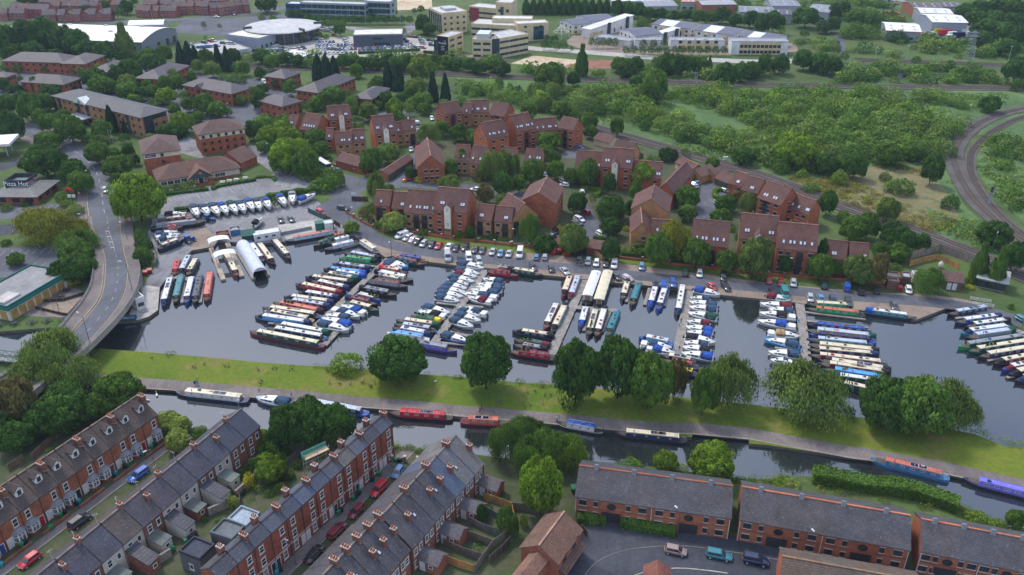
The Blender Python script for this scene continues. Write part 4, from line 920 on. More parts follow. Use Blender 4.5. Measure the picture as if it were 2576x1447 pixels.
# cream offices
def bands(s,faces,rows,w,h,step,z0=1.2,n=None):
 for f in faces:
  ln=s.L if f in 'fb' else s.D;m_=n or max(1,int(ln/(w*1.5)))
  for r_ in range(rows):
   for k in range(m_): put_win(s,f,ln*(k+.5)/m_,z0+step*r_,w,h,'t')
s=far((1,1868,138),(1,2122,116),13,(1,1990,58),'tall cream office with slanted glazed left corner','f');bands(s,'f',3,1.6,1.4,3.6,2,4)
for k in range(7): put_win(s,'l',s.D*(k+.4)/7,.4,s.D/7*.75,11.6,'t')
m=MB();m.box(s.L*.3,s.L*.75,s.D*.3,s.D*.7,13,14.6);s.put('plant_room',m.mesh('plant_room','metal'),col=(.4,.4,.42))
s=far((1,2140,66),(1,2412,92),9.5,(1,2400,50),'cream office with dark red panel left of the cream tower','f');bands(s,'f',2,4,1.3,3.4,2,6)
m=MB();m.box(.5,s.L*.38,-.1,-.03,.2,9);s.put('red_panel',m.mesh('red_panel','render'),col=(.25,.05,.06))
s=far((1,2412,28),(1,2570,34),16,(1,2500,-20),'tall cream office tower at the top of the picture','f');put_win(s,'f',s.L*.4,.5,2.2,13,'t');bands(s,'f',1,2,2,3,10,2)
s=far((1,2166,242),(1,2650,268),8.5,(1,2580,212),'long cream office with white roof behind the sign-fronted office','f');bands(s,'f',2,6,1.4,3.6,1.5,5)
s=far((1,1818,366),(1,1932,380),11,(1,2110,332),'cream office with black name panel facing the car showrooms','f',rc=(.45,.44,.43));bands(s,'r',3,4.5,1.3,3.4,1.5,2)
m=MB();m.box(.2,s.L-.05,-.14,-.03,.1,11.35);s.put('black_panel',m.mesh('black_panel','render'),col=(.012,.015,.022))
pz=s.hold[0]
o=text('Portland',1.5,s.root,(s.L*.5,-.16,7.0),(R(90),0,0),(.75,.75,.75));m=MB();m.tube([(s.L*.72+.55*math.cos(t_),-.17,8.6+.55*math.sin(t_)) for t_ in [k*.7 for k in range(9)]],.1,5);s.put('emblem',m.mesh('emblem','white_frame'))
for k in range(3): m=MB();m.box(s.L*.35,s.L*.68,-.17,-.15,5.6-1.0*k,5.85-1.0*k);s.put('sign_line',m.mesh('sign_line','white_frame'))
m=MB();m.box(-2.6,-.1,.5,9,.2,9);s.put('glazed_corner',m.mesh('glazed_corner','glass_teal'))
s=far((1,2176,402),(1,2368,408),11,(1,2490,352),'cream office wing with stacked window bands right of the black name panel','f',rc=(.42,.42,.42));bands(s,'f',3,4.2,1.3,3.4,1.5,2)
m=MB();m.box(2,s.L-2,2,s.D-3,11.1,14);s.put('plant_room',m.mesh('plant_room','metal'),col=(.50,.52,.54))
s2=far((1,2372,402),(1,2448,398),10.9,(1,2470,350),'dark glazed stair block between two cream office wings','f',(.04,.05,.065),'metal',(.3,.3,.3))
s=far((1,2450,394),(1,2740,344),11,(1,2560,300),'cream office wing with long teal window bands beside the bus road','f',rc=(.44,.44,.44));bands(s,'f',3,7,1.3,3.4,1.5,3)
s=far((2,58,246),(2,368,232),10.5,(2,270,205),'cream office with big teal glass bay near the white frame shelter','f',rc=(.55,.55,.56));bands(s,'f',3,1.8,1.2,3.3,1.5,2)
put_win(s,'f',s.L*.68,.6,s.L*.34,8.2,'t')
s=far((2,-200,190),(2,200,196),11,(2,130,165),'cream office drum with white oval roof behind the teal glass bay','f',rc=(.6,.6,.6));bands(s,'f',2,2,1.2,3.3,2,4)
# cream and white business units
UN=[((2,482,204),(2,612,252),6,(2,740,214),'n','small cream unit with blue-grey roof at left of the unit park'),((2,642,162),(2,782,217),6.5,(2,968,170),'n','cream unit with blue-grey roof behind the first one'),
 ((2,1086,296),(2,1246,362),6.2,(2,1428,310),'n','white-walled unit with tilted grey roof in the middle of the unit park'),((2,1412,242),(2,1800,292),6,(2,1890,236),'x','long white and cream unit with striped roof in the back row'),
 ((2,1846,302),(2,2240,358),6,(2,2340,294),'x','white and cream unit with half white half blue roof'),((2,2302,366),(2,2640,412),6,(2,2660,342),'x','cream unit with blue roof at the right end of the back row')]
for A,B,he,C,rt,lb in UN:
 s=building('business_unit',A,B,he,'x' if rt=='x' else 'y',C=C,pitch=9,wall=(.60,.60,.58),wm='render',rc=(.10,.115,.16),rm='slate_new',over=.6)
 m=MB();m.box(-.05,s.L+.05,-.05,s.D+.05,0,2.6);s.put('cream_base',m.mesh('cream_base','render'),col=CREAM)
 for r_ in (0,1):
  n_=max(2,int(s.L/5));face_windows(s,'f',n_,.7+2.8*r_,1.6,1.3,'d',out=.06);face_windows(s,'r',max(2,int(s.D/4)),.7+2.8*r_,1.6,1.3,'t',out=.06)
 if rt=='x':
  q=MB();q.hull([(s.L*.2,-.62,he-.02),(s.L*.55,-.62,he-.02),(s.L*.55,s.D/2,he+s.hr+.18),(s.L*.2,s.D/2,he+s.hr+.18)],[(s.L*.2,-.62,he+.14),(s.L*.55,-.62,he+.14),(s.L*.55,s.D/2,he+s.hr+.24),(s.L*.2,s.D/2,he+s.hr+.24)]);s.put('white_roof_bay',q.mesh('white_roof_bay','sheet_roof'),col=(.6,.62,.66))
  for k in (.3,.75): m=MB();m.box(s.L*k-2,s.L*k+2,-1.2,-.05,.1,5.2);s.put('entrance_bay',m.mesh('entrance_bay','render'),col=CREAM);s.put('window',win_meshes(2.2,3.6,'t')[0],(s.L*k,-1.22,.4));s.put('window_pane',win_meshes(2.2,3.6,'t')[1],(s.L*k,-1.22,.4))
 tag(s.root,lb,'building','units of the cream business park')
for A,B,he,D,wd,lb in (((2,786,300),(2,1218,205),5.5,7,3.2,'long white wedge-shaped unit with teal end beside the gravel yard'),((2,1426,370),(2,1690,322),4.5,6,2.2,'small white wedge-shaped unit between the blue-roofed units')):
 s=building('business_unit',A,B,he,'w',D=D,wall=(.62,.62,.6),wm='render',rc=(.55,.55,.55),rm='sheet_roof',over=.4,rise=wd)
 for k in range(6): put_win(s,'f',s.L*(k+.6)/6.4,.6,1.2,2.6,'d',.02)
 for k in (.42,.85): m=MB();m.box(s.L*k-1.2,s.L*k+1.2,-1.0,-.04,.1,he+wd*k+.6);s.put('entrance_tower',m.mesh('entrance_tower','render'),col=(.05,.06,.08))
 m=MB();m.box(-.06,s.L*.3,-.06,-.03,0,3.4);s.put('cream_base',m.mesh('cream_base','render'),col=CREAM)
 tag(s.root,lb,'building','units of the cream business park')
for A,B,he,lb,q in (((2,832,372),(2,1180,420),4,'low curved white and tan roadside wall unit behind the dark tree row',0),((2,1236,408),(2,1512,410),5,'low white and tan unit in the middle of the roadside row',0),((2,1600,412),(2,2142,414),5.5,'wide tan roadside unit with white ends behind the round street trees',5),((2,2216,420),(2,2785,424),7.5,'tall cream roadside unit with two window rows at the right',10)):
 s=building('business_unit',A,B,he,'f',D=10,wall=CREAM if q else (.55,.5,.42),wm='render',rc=(.3,.31,.33),rm='concrete',fascia=(.4,.4,.42))
 for x0,x1 in ((0,.14),(.88,1)): m=MB();m.box(s.L*x0-.05,s.L*x1+.05,-.1,s.D+.05,0,he-.3);s.put('white_end',m.mesh('white_end','render'),col=(.6,.6,.6))
 if q:
  for r_ in range(2): face_windows(s,'f',q,.8+3.2*r_,2.0,1.7,'d',s.L*.18,s.L*.16)
 tag(s.root,lb,'building','units of the cream business park')
# warehouses at the top
WH=[((2,1345,66),(2,1665,60),7,(2,1600,0),(.22,.23,.26),'grey ribbed warehouse roof behind the tree belt'),((2,1915,50),(2,2258,44),7,(2,2200,2),(.3,.3,.33),'white and red brick warehouse with grey roof'),((2,1705,18),(2,1845,22),6,(2,1820,-4),(.42,.15,.09),'orange-red warehouse at the top edge'),((2,1000,8),(2,1500,14),7,(2,1300,-16),(.6,.6,.6),'pale white warehouse roof peeping over the tall trees'),((2,2290,120),(2,2640,132),6,(2,2560,70),(.16,.17,.2),'low dark warehouse roof near the trees'),
 ((3,40,60),(3,330,62),7,(3,400,4),(.17,.18,.21),'saw-tooth style warehouse with rows of rooflights'),((3,390,110),(3,612,130),6,(3,600,52),(.17,.18,.21),'dark warehouse with glazed office end and rooflights'),((3,-30,140),(3,240,150),6,(3,60,95),(.06,.06,.07),'black warehouse with red panel among trees'),
 ((3,1470,80),(3,1735,84),6,(3,1700,24),(.09,.065,.06),'brown-roofed brick depot office at top right'),((3,1765,70),(3,1960,76),6,(3,1900,22),(.085,.065,.06),'second brown-roofed office at top right'),
 ((3,1655,222),(3,2012,230),7.5,(3,1700,145),(.62,.61,.58),'large white-roofed depot with blue-grey walls'),((3,1540,130),(3,1862,140),7.5,(3,1530,80),(.60,.59,.55),'white-roofed depot behind the large one'),((3,1192,306),(3,1542,324),6,(3,1250,228),(.62,.61,.57),'white-roofed shed with red trim beside the lorry park')]
for A,B,he,C,rc,lb in WH:
 s=building('warehouse',A,B,he,'x',C=C,pitch=7,wall=(.30,.34,.40) if 'white-roofed' in lb else (.32,.12,.07) if 'brick' in lb else (.35,.37,.4),wm='metal',rc=rc,rm='sheet_roof',over=.6)
 for k in range(max(3,int(s.L/7))):
  x=s.L*(k+.5)/max(3,int(s.L/7))
  for t_ in (.3,.7): skylight(s,x,t_,1.2,max(2.0,s.D*.1))
 if 'red trim' in lb: m=MB();m.box(-.8,s.L+.8,-.85,-.62,he-.35,he+.1);s.put('red_trim',m.mesh('red_trim','paint'),col=(.4,.05,.04))
 face_windows(s,'f',max(2,int(s.L/8)),1,2.4,1.4,'d')
 tag(s.root,lb,'warehouse','warehouses at the top of the picture')
# far brick houses, top left
FROW=['left edge row','pair before the shed trees','gabled front row','second row at left','row behind the gabled one','top row at left','white-fronted pair','pair by the highway trees','low row by the highway','upper row by the highway','long terrace by the highway','terrace beside the roundabout','top row above the terrace','topmost row in the middle']
rows=[((0,-20,138),(0,240,132),3,5),((0,420,152),(0,560,146),2,5),((0,570,150),(0,1110,138),7,5),((0,60,82),(0,480,98),4,6),((0,500,62),(0,980,58),5,5.5),((0,150,28),(0,640,22),5,6),((0,1110,46),(0,1210,48),2,6),((0,1345,104),(0,1500,108),2,5),((0,1500,110),(0,1765,112),3,4.5),((0,1430,42),(0,1720,48),4,5.5),((0,1722,62),(0,2092,64),5,6),((0,2130,86),(0,2512,48),6,5.5),((0,1850,20),(0,2300,4),5,5),((0,690,12),(0,1100,6),5,5)]
for i,(A,B,n,he) in enumerate(rows):
 a,b=T(*A,he),T(*B,he)
 for k in range(n):
  p,q=a.lerp(b,k/n),a.lerp(b,(k+.97)/n)
  if (i*3+k) % 4==1: off=(b-a).normalized();nn=Vector((-off.y,off.x,0))*rnd.uniform(1,3);p,q=p+nn,q+nn
  s=building('brick_house',p,q,he,'y' if (i==2 and k % 2) else 'x',D=8.5,pitch=34,wall=rnd.choice([(.30,.10,.075),(.33,.115,.075),(.27,.09,.075)]),rc=rnd.choice([(.11,.085,.085),(.14,.08,.07),(.10,.09,.10)]),over=.3)
  for z in (.9,3.4):
   for fx in (.27,.73): put_win(s,'f',fx*s.L,z,1.3,1.1,'w')
  if k % 2: s_put_child(s,'chimney',cached('fch',lambda: MB().box(-.4,.4,-.4,.4,-.8,1.2).mesh('chimney','brick')),(s.L*.9,s.D/2,he+s.hr),col=(.3,.11,.08))
  auto(s.root,'small far red brick house','house','far brick houses at top left',near=('in the','at the')[0]+' '+FROW[i])
# ---------------------------------------------------------------- near terraces
def chimney_mesh(pots,h=1.5,w=.95,d=.6):
 def mk():
  m=MB();m.box(-w/2,w/2,-d/2,d/2,-1.2,h);m.box(-w/2-.08,w/2+.08,-d/2-.08,d/2+.08,h-.35,h-.2);m.box(-w/2-.06,w/2+.06,-d/2-.06,d/2+.06,h,h+.1,1)
  for k in range(pots):
   x=-w/2+w*(k//2+.5)/((pots+1)//2);y=(-d*.22,d*.22)[k % 2];m.cyl(x,y,h+.1,h+.55,.13,.11,7,2)
  m.hull([(-w/2-.12,-d/2-.12,-.75),(w/2+.12,-d/2-.12,-.75),(w/2+.12,d/2+.12,-.2),(-w/2-.12,d/2+.12,-.2)],[(-w/2-.1,-d/2-.1,-.55),(w/2+.1,-d/2-.1,-.55),(w/2+.1,d/2+.1,-.1),(-w/2-.1,d/2+.1,-.1)],3)
  return m.mesh('chimney',['brick','sill','pot','lead'])
 return cached(('chim',pots,h,w,d),mk)
def terrace(P,Q,he,n,Rg,pitch,fn,base_u=None):
 """houses between two eaves ends (picture points), depth from a ridge point"""
 a,b=T(*P,he),T(*Q,he);D=solveD(a,b,he,UV(*Rg),pitch);out=[]
 for k in range(n): out.append(fn(k,n,a.lerp(b,k/n),a.lerp(b,(k+1)/n),D))
 return out
# row with dormers and bay windows
DCOL=[(.6,.6,.6),(.02,.06,.25),(.6,.6,.6),(.02,.02,.025),(.6,.6,.6),(.35,.02,.02),(.6,.6,.6),(.35,.02,.02),(.6,.6,.6),(.18,.05,.03)]
def houseA(k,n,p,q,D):
 s=building('terraced_house',p,q,6.2,'x',D=D,pitch=36,wall=(.29,.11,.06),rc=(.082,.063,.054),rm='tile',over=.25,ridge=(.17,.13,.10))
 L=s.L;fl=k % 2
 wx,bx,dx=(.68,.66,.2) if fl else (.32,.34,.8)
 put_win(s,'f',wx*L,3.7,1.0,1.75,'w1')
 door(s.root,.9,2.1,(dx*L,0,.25),0,DCOL[(k*3+1) % 10])
 x=bx*L;m=MB();prof=[(x-1.15,-.02),(x-.65,-.85),(x+.65,-.85),(x+1.15,-.02)]
 m.prism_z(prof,0,.85);bay=s.put('bay_window',m.mesh('bay_window','brick'),col=(.25,.09,.05))
 m=MB();m.prism_z([(a*1.0+(0 if True else 0),b) for a,b in prof],.85,2.65);ob('bay_glazing',m.mesh('bay_glazing','glass_curtain'),bay)
 m=MB()
 for a,b in prof: m.box(a-.09,a+.09,b-.09,b+.09,.85,2.65)
 for z in (.85,1.95,2.5): m.prism_z([(x+(a-x)*1.03,b*1.04-.01) for a,b in prof],z,z+.13)
 m.box(x-.05,x+.05,-.9,-.82,.85,2.6);ob('bay_frame',m.mesh('bay_frame','white_frame'),bay)
 m=MB();m.hull([(x+(a-x)*1.2,b*1.2) for a,b in [(0,0)]] and [(x-1.4,-.02,2.68),(x-.75,-1.05,2.68),(x+.75,-1.05,2.68),(x+1.4,-.02,2.68)],[(x-.55,-.02,3.35),(x-.3,-.2,3.32),(x+.3,-.2,3.32),(x+.55,-.02,3.35)]);ob('bay_roof',m.mesh('bay_roof','lead'),bay)
 # dormer
 x=L*.5;t0=.42;y0=D/2*t0;z0=6.2+s.hr*t0;w=1.5;h=1.35;yb=D/2*min(.98,t0+(h+.75)/s.hr)
 m=MB();m.hull([(x-w/2,y0-.1,z0-.2),(x+w/2,y0-.1,z0-.2),(x+w/2,y0-.1,z0+h),(x,y0-.1,z0+h+.7),(x-w/2,y0-.1,z0+h)],[(x-w/2,yb,z0-.2),(x+w/2,yb,z0-.2),(x+w/2,yb,z0+h),(x,yb,z0+h+.7),(x-w/2,yb,z0+h)])
 dm=s.put('dormer',m.mesh('dormer','render'),col=(.62,.62,.60))
 m=MB();pf=[(x-w/2-.25,z0+h-.2),(x,z0+h+.78),(x+w/2+.25,z0+h-.2),(x+w/2+.25,z0+h-.06),(x,z0+h+.94),(x-w/2-.25,z0+h-.06)];m.hull([(a,y0-.35,z) for a,z in pf],[(a,yb+.1,z) for a,z in pf]);ob('dormer_roof',m.mesh('dormer_roof','tile'),dm,color=(.08,.06,.052))
 o=ob('window',win_meshes(.95,1.3,'w')[0],dm,(x,y0-.12,z0+.05));
 o2=ob('dormer_pane',win_meshes(.95,1.3,'w')[1],dm,(x,y0-.12,z0+.05))
 if fl: s_put_child(s,'chimney',chimney_mesh(6,1.2,1.5,.7),(L-.05,D*.36,6.2+s.hr*.80),rot=(0,0,R(90)),col=(.25,.095,.055))
 s.put('downpipe',cached('dpA',lambda: MB().tube([(0,-.08,0),(0,-.08,6.0)],.05,5).mesh('downpipe','iron')),(L*.985,0,0))
 s.put('front_wall',cached('fwA',lambda: MB().box(0,2.9,-2.35,-2.1,0,.75).mesh('front_wall','brick')),(.2 if fl else 1.4,0,0),col=(.25,.11,.07))
 auto(s.root,'orange brick terraced house with white dormer','house','dormer-windowed terraced houses',near='in the first row');return s
rowA=terrace((30,-230,1106),(30,1578,-168),6.2,10,(30,420,285),36,houseA)
# second row, seen from behind
BW=[((.5,.44,.36),'render'),((.22,.10,.065),'brick'),((.5,.45,.38),'render'),((.46,.40,.32),'render'),((.22,.10,.07),'brick'),((.5,.44,.36),'render'),((.48,.43,.36),'render'),((.22,.095,.065),'brick'),((.46,.41,.35),'render'),((.22,.10,.07),'brick'),((.24,.10,.07),'brick')]
def houseB(k,n,p,q,D):
 wc,wm=BW[k % 11];rc=(.056,.054,.07) if k<n-2 else (.05,.058,.082)
 if k==3: rc=(.08,.063,.055)
 s=building('terraced_house',p,q,5.6,'x',D=D,pitch=35,wall=wc,wm=wm,rc=rc,rm='slate' if k not in (n-1,n-2) else 'slate_new',over=.22,ridge=(.16,.13,.11))
 L=s.L
 put_win(s,'f',L*.3,3.3,1.0,1.5,'w1');put_win(s,'f',L*.74,3.4,.85,1.3,'w1');put_win(s,'f',L*.3,.8,1.1,1.4,'w1')
 if k % 4 != 2: s_put_child(s,'chimney',chimney_mesh(4,1.0,1.0,.6),(L*.98,D*(.5 if k % 2 else .32),5.6+s.hr*(1.0 if k % 2 else .64)),rot=(0,0,R(90)),col=(.26,.12,.08))
 s_put_child(s,'aerial',cached('aer',lambda: MB().tube([(0,0,0),(0,0,1.8)],.025,4).tube([(-.5,0,1.7),(.6,0,1.7)],.02,4).tube([(-.3,-.3,1.7),(-.3,.3,1.7)],.015,4).tube([(0,-.25,1.7),(0,.25,1.7)],.015,4).tube([(.3,-.2,1.7),(.3,.2,1.7)],.015,4).mesh('aerial','chrome')),(L*.9,D*.5,5.6+s.hr+.9),rot=(0,0,k*1.3))
 if k<n-2:                       # rear extension
  w,dp,h=L*.52,(3.4,4.6,3.2,5.0)[k % 4],(2.5,2.6,2.4,2.7)[k % 4]
  x0=.15;flat=k % 2==0
  ec=((.5,.46,.4),'render') if k % 3 else ((.24,.10,.07),'brick')
  m=MB();m.hull([(x0,-dp,0),(x0+w,-dp,0),(x0+w,-.02,0),(x0,-.02,0)],[(x0,-dp,h),(x0+w,-dp,h),(x0+w,-.02,h+(.3 if flat else 1.2)),(x0,-.02,h+(.3 if flat else 1.2))]);e=s.put('rear_extension',m.mesh('rear_extension',ec[1]),col=ec[0])
  m=MB();hh=.3 if flat else 1.2;m.hull([(x0-.15,-dp-.2,h-.02),(x0+w+.15,-dp-.2,h-.02),(x0+w+.15,-.03,h+hh+.02),(x0-.15,-.03,h+hh+.02)],[(x0-.15,-dp-.2,h+.12),(x0+w+.15,-dp-.2,h+.12),(x0+w+.15,-.03,h+hh+.16),(x0-.15,-.03,h+hh+.16)]);ob('extension_roof',m.mesh('extension_roof','concrete' if flat else 'slate'),e,color=(.13,.15,.14) if flat else (.06,.06,.075))
  ob('window',win_meshes(.8,.7,'w')[0],e,(x0+w+.03,-dp*.6,1.2),R(90));ob('pane',win_meshes(.8,.7,'w')[1],e,(x0+w+.03,-dp*.6,1.2),R(90))
  ob('window',win_meshes(.9,.9,'w')[0],e,(x0+w*.5,-dp-.03,1.1));ob('pane',win_meshes(.9,.9,'w')[1],e,(x0+w*.5,-dp-.03,1.1))
 s.put('downpipe',cached('dpB',lambda: MB().tube([(0,-.08,0),(0,-.08,5.4)],.05,5).mesh('downpipe','iron')),(L*.985,0,0))
 auto(s.root,'slate-roofed terraced house seen from the back','house','slate-roofed terraced houses, second row',near='in the second row');return s
rowB=terrace((30,560,1722),(30,2612,-50),5.6,11,(30,1620,438),35,houseB)
# three-storey row
def houseC(k,n,p,q,D):
 rc=[(.055,.055,.068),(.066,.074,.095),(.05,.058,.08),(.072,.085,.115),(.054,.062,.088),(.08,.098,.135),(.056,.065,.095),(.068,.076,.10),(.085,.085,.09),(.08,.098,.13)][k % 10]
 s=building('terraced_house',p,q,8.8,'x',D=D,pitch=31,wall=(.24,.085,.055) if k % 3 else (.27,.09,.055),rc=rc,rm='slate_new' if k not in (0,1,8) else 'slate',over=.22,ridge=(.09,.075,.075))
 L=s.L;fl=k % 2;wx=.64 if fl else .36;dx=.16 if fl else .84
 for z,h in ((.75,1.75),(3.55,1.6),(6.4,1.45)): put_win(s,'f',wx*L,z,1.05,h,'c1' if z<1 else 'w1')
 door(s.root,.9,2.15,(dx*L,0,.2),0,[(.6,.6,.6),(.6,.6,.58),(.03,.03,.035),(.02,.03,.07),(.6,.6,.6)][k % 5])
 m=MB();m.box(.02,L-.02,-.05,.02,2.75,3.0);s.put('stone_band',m.mesh('stone_band','sill'))
 if fl or k==n-1: s_put_child(s,'chimney',chimney_mesh(6,.95,1.5,.65),(L-.02,D*.47,8.8+s.hr*.94),rot=(0,0,R(90)),col=(.21,.09,.062))
 else: s_put_child(s,'chimney',chimney_mesh(4,1.6,1.1,.8),(L-.02,D*.8,8.8+s.hr*.45),rot=(0,0,R(90)),col=(.21,.09,.062))
 s.put('downpipe',cached('dpC',lambda: MB().tube([(0,-.08,0),(0,-.08,8.6)],.055,5).mesh('downpipe','iron')),(L*.985,0,0))
 for kk in range(2):
  if (k+kk) % 3: put_win(s,'b',L*(.3+.4*kk),3.5,1,1.5,'w1')
 auto(s.root,'three-storey red brick terraced house','house','three-storey terraced houses',near='in the third row');return s
rowC=terrace((31,-370,1490),(31,1366,-80),8.8,12,(31,480,540),31,houseC)
# fourth row, seen from behind, in two lengths
def houseD(k,n,p,q,D,he=5.7,up=True):
 rc=(.068,.065,.074) if up else (.064,.062,.07)
 if up and k==n-1 or up and k==n-2: rc=(.14,.137,.135)
 if up and k==n-3: rc=(.08,.105,.155)
 s=building('terraced_house',p,q,he,'x',D=D,pitch=37,wall=(.26,.11,.07) if up else (.30,.12,.07),rc=rc,rm='slate_new' if up and k==n-3 else 'slate',over=.22,ridge=(.17,.14,.12))
 L=s.L
 put_win(s,'f',L*.24,3.5,.95,1.35,'w1');put_win(s,'f',L*.68,3.5,.95,1.35,'w1');put_win(s,'f',L*.24,.7,1.1,1.5,'w1')
 if k % 2==0 or k==3: s_put_child(s,'chimney',chimney_mesh(4,1.25,1.0,.7),(L-.02,D*.25,he+s.hr*.5),rot=(0,0,R(90)),col=(.23,.095,.062))
 if k % 2==1 or not up: s_put_child(s,'chimney',chimney_mesh(6,1.0,1.5,.7),(L-.02,D*.5,he+s.hr),rot=(0,0,R(90)),col=(.23,.095,.062))
 if k % 2: skylight(s,L*.4,.45,.6,.8)
 if k % 2==0 and up:
  w,dp,h=L*.9,4.2,2.5;x0=L*.3
  m=MB();m.hull([(x0,-dp,0),(x0+w,-dp,0),(x0+w,-dp,h),(x0+w/2,-dp,h+1.0),(x0,-dp,h)],[(x0,-.02,0),(x0+w,-.02,0),(x0+w,-.02,h),(x0+w/2,-.02,h+1.0),(x0,-.02,h)]);e=s.put('rear_extension',m.mesh('rear_extension','brick'),col=(.30,.115,.07))
  m=MB();pf=[(x0-.2,h-.2),(x0+w/2,h+1.02),(x0+w+.2,h-.2),(x0+w+.2,h-.07),(x0+w/2,h+1.18),(x0-.2,h-.07)];m.hull([(a,-dp-.2,z) for a,z in pf],[(a,-.03,z) for a,z in pf]);ob('extension_roof',m.mesh('extension_roof','slate'),e,color=(.11,.105,.115))
  ob('window',win_meshes(.9,.8,'w')[0],e,(x0-.03,-dp*.65,1.2),R(-90));ob('pane',win_meshes(.9,.8,'w')[1],e,(x0-.03,-dp*.65,1.2),R(-90))
  door(e,.85,2.05,(x0-.03,-dp*.25,.05),R(-90),(.55,.55,.55))
 s.put('downpipe',cached('dpB',None),(L*.985,0,0))
 auto(s.root,'slate-roofed brick terraced house with tall chimneys','house','slate-roofed terraced houses, fourth row',near='in the fourth row');return s
rowD=terrace((31,1575,1180),(31,2288,328),5.7,7,(31,1700,380),37,houseD)
rowE=terrace((31,1010,1810),(31,1545,1196),5.9,5,(31,1000,1110),37,lambda k,n,p,q,D: houseD(k,n,p,q,D,5.9,False))
# two streets between the terraces
def line_from(row,off,ext0,ext1):
 a=row[0].root;b=row[-1];ax=Vector((math.cos(a.rotation_euler.z),math.sin(a.rotation_euler.z),0));nn=Vector((-ax.y,ax.x,0))
 p=a.location-ax*ext0-nn*off;q=b.root.location+ax*(b.L+ext1)-nn*off;return [p+(q-p)*t/12 for t in range(13)]
for nm,row,o_ in (('terrace_street',rowA,6.9),('terrace_street',rowC,5.2)):
 w=line_from(row,o_,10,1 if row is rowA else 5)
 ribbon(nm,w,-2.6,2.6,'asphalt_dark',z=0.02);ribbon('pavement',w,2.75,o_-.05 if row is rowC else 4.5,'paving',top=.11);ribbon('pavement',w,-4.2,-2.75,'paving',top=.11)
 for s_ in (2.6,-2.75): ribbon('kerb',w,s_,s_+.15,'concrete',top=.12,col=(.3,.28,.25))
 dashes('yellow_line',w,2.4,60,.01,.1,'yellow_paint',z=.03)
# detached tiled house and neighbours
s=building('detached_house',(32,92,1170),(32,456,1328),5.0,'y',C=(32,690,985),pitch=33,wall=(.33,.12,.07),rc=(.15,.085,.06),rm='tile',over=.4,ridge=(.30,.19,.13))
for k in (.3,.7): put_win(s,'r',s.D*k,2.9,1.2,1.1,'d');put_win(s,'r',s.D*k,.8,1.6,1.2,'d')
m=MB();m.hull([(s.L-.1,.6,2.35),(s.L+1.5,.6,2.2),(s.L+1.5,s.D-.4,2.2),(s.L-.1,s.D-.4,2.35)],[(s.L-.1,.6,3.0),(s.L+1.5,.6,2.3),(s.L+1.5,s.D-.4,2.3),(s.L-.1,s.D-.4,3.0)]);s.put('porch_roof',m.mesh('porch_roof','tile'),col=(.15,.085,.06))
for k in (.25,.75):
 y=s.D*k;m=MB();z0=5.2;m.hull([(s.L+.42,y-.9,z0-.35),(s.L+.42,y+.9,z0-.35),(s.L+.42,y,z0+.45)],[(s.L-.85,y-.05,z0+.42),(s.L-.85,y+.05,z0+.42),(s.L-.85,y,z0+.48)]);s.put('dormer_gable',m.mesh('dormer_gable','tile'),col=(.15,.085,.06))
tag(s.root,'detached brick house with brown tiled gable roof near the bottom centre','house')
s=building('detached_house',(32,-60,1545),(32,90,1620),5.0,'y',D=9,pitch=33,wall=(.33,.12,.07),rc=(.20,.105,.07),rm='tile',over=.4);tag(s.root,'brown tiled roof of a house cut by the bottom edge, left of the detached house','house')
s=building('detached_house',(32,1345,1590),(32,1590,1615),4.6,'y',D=5,pitch=35,wall=(.33,.12,.07),rc=(.18,.07,.05),rm='tile',over=.4);tag(s.root,'tip of a red tiled porch roof at the bottom edge by the kerb','house')
# bottom right house: only the roof shows
a,b=T(33,150,1262,7.4),T(33,1560,1520,7.4);d_=(b-a).normalized();nn=Vector((-d_.y,d_.x,0))
s=building('terraced_house',a-nn*4.6-Vector((0,0,2.6)),b-nn*4.6-Vector((0,0,2.6)),4.8,'x',D=9.2,pitch=29.5,wall=(.33,.12,.07),rc=(.105,.08,.062),rm='tile',over=.35,ridge=(.22,.14,.07));tag(s.root,'long brown pantiled roof at the bottom right edge','house')
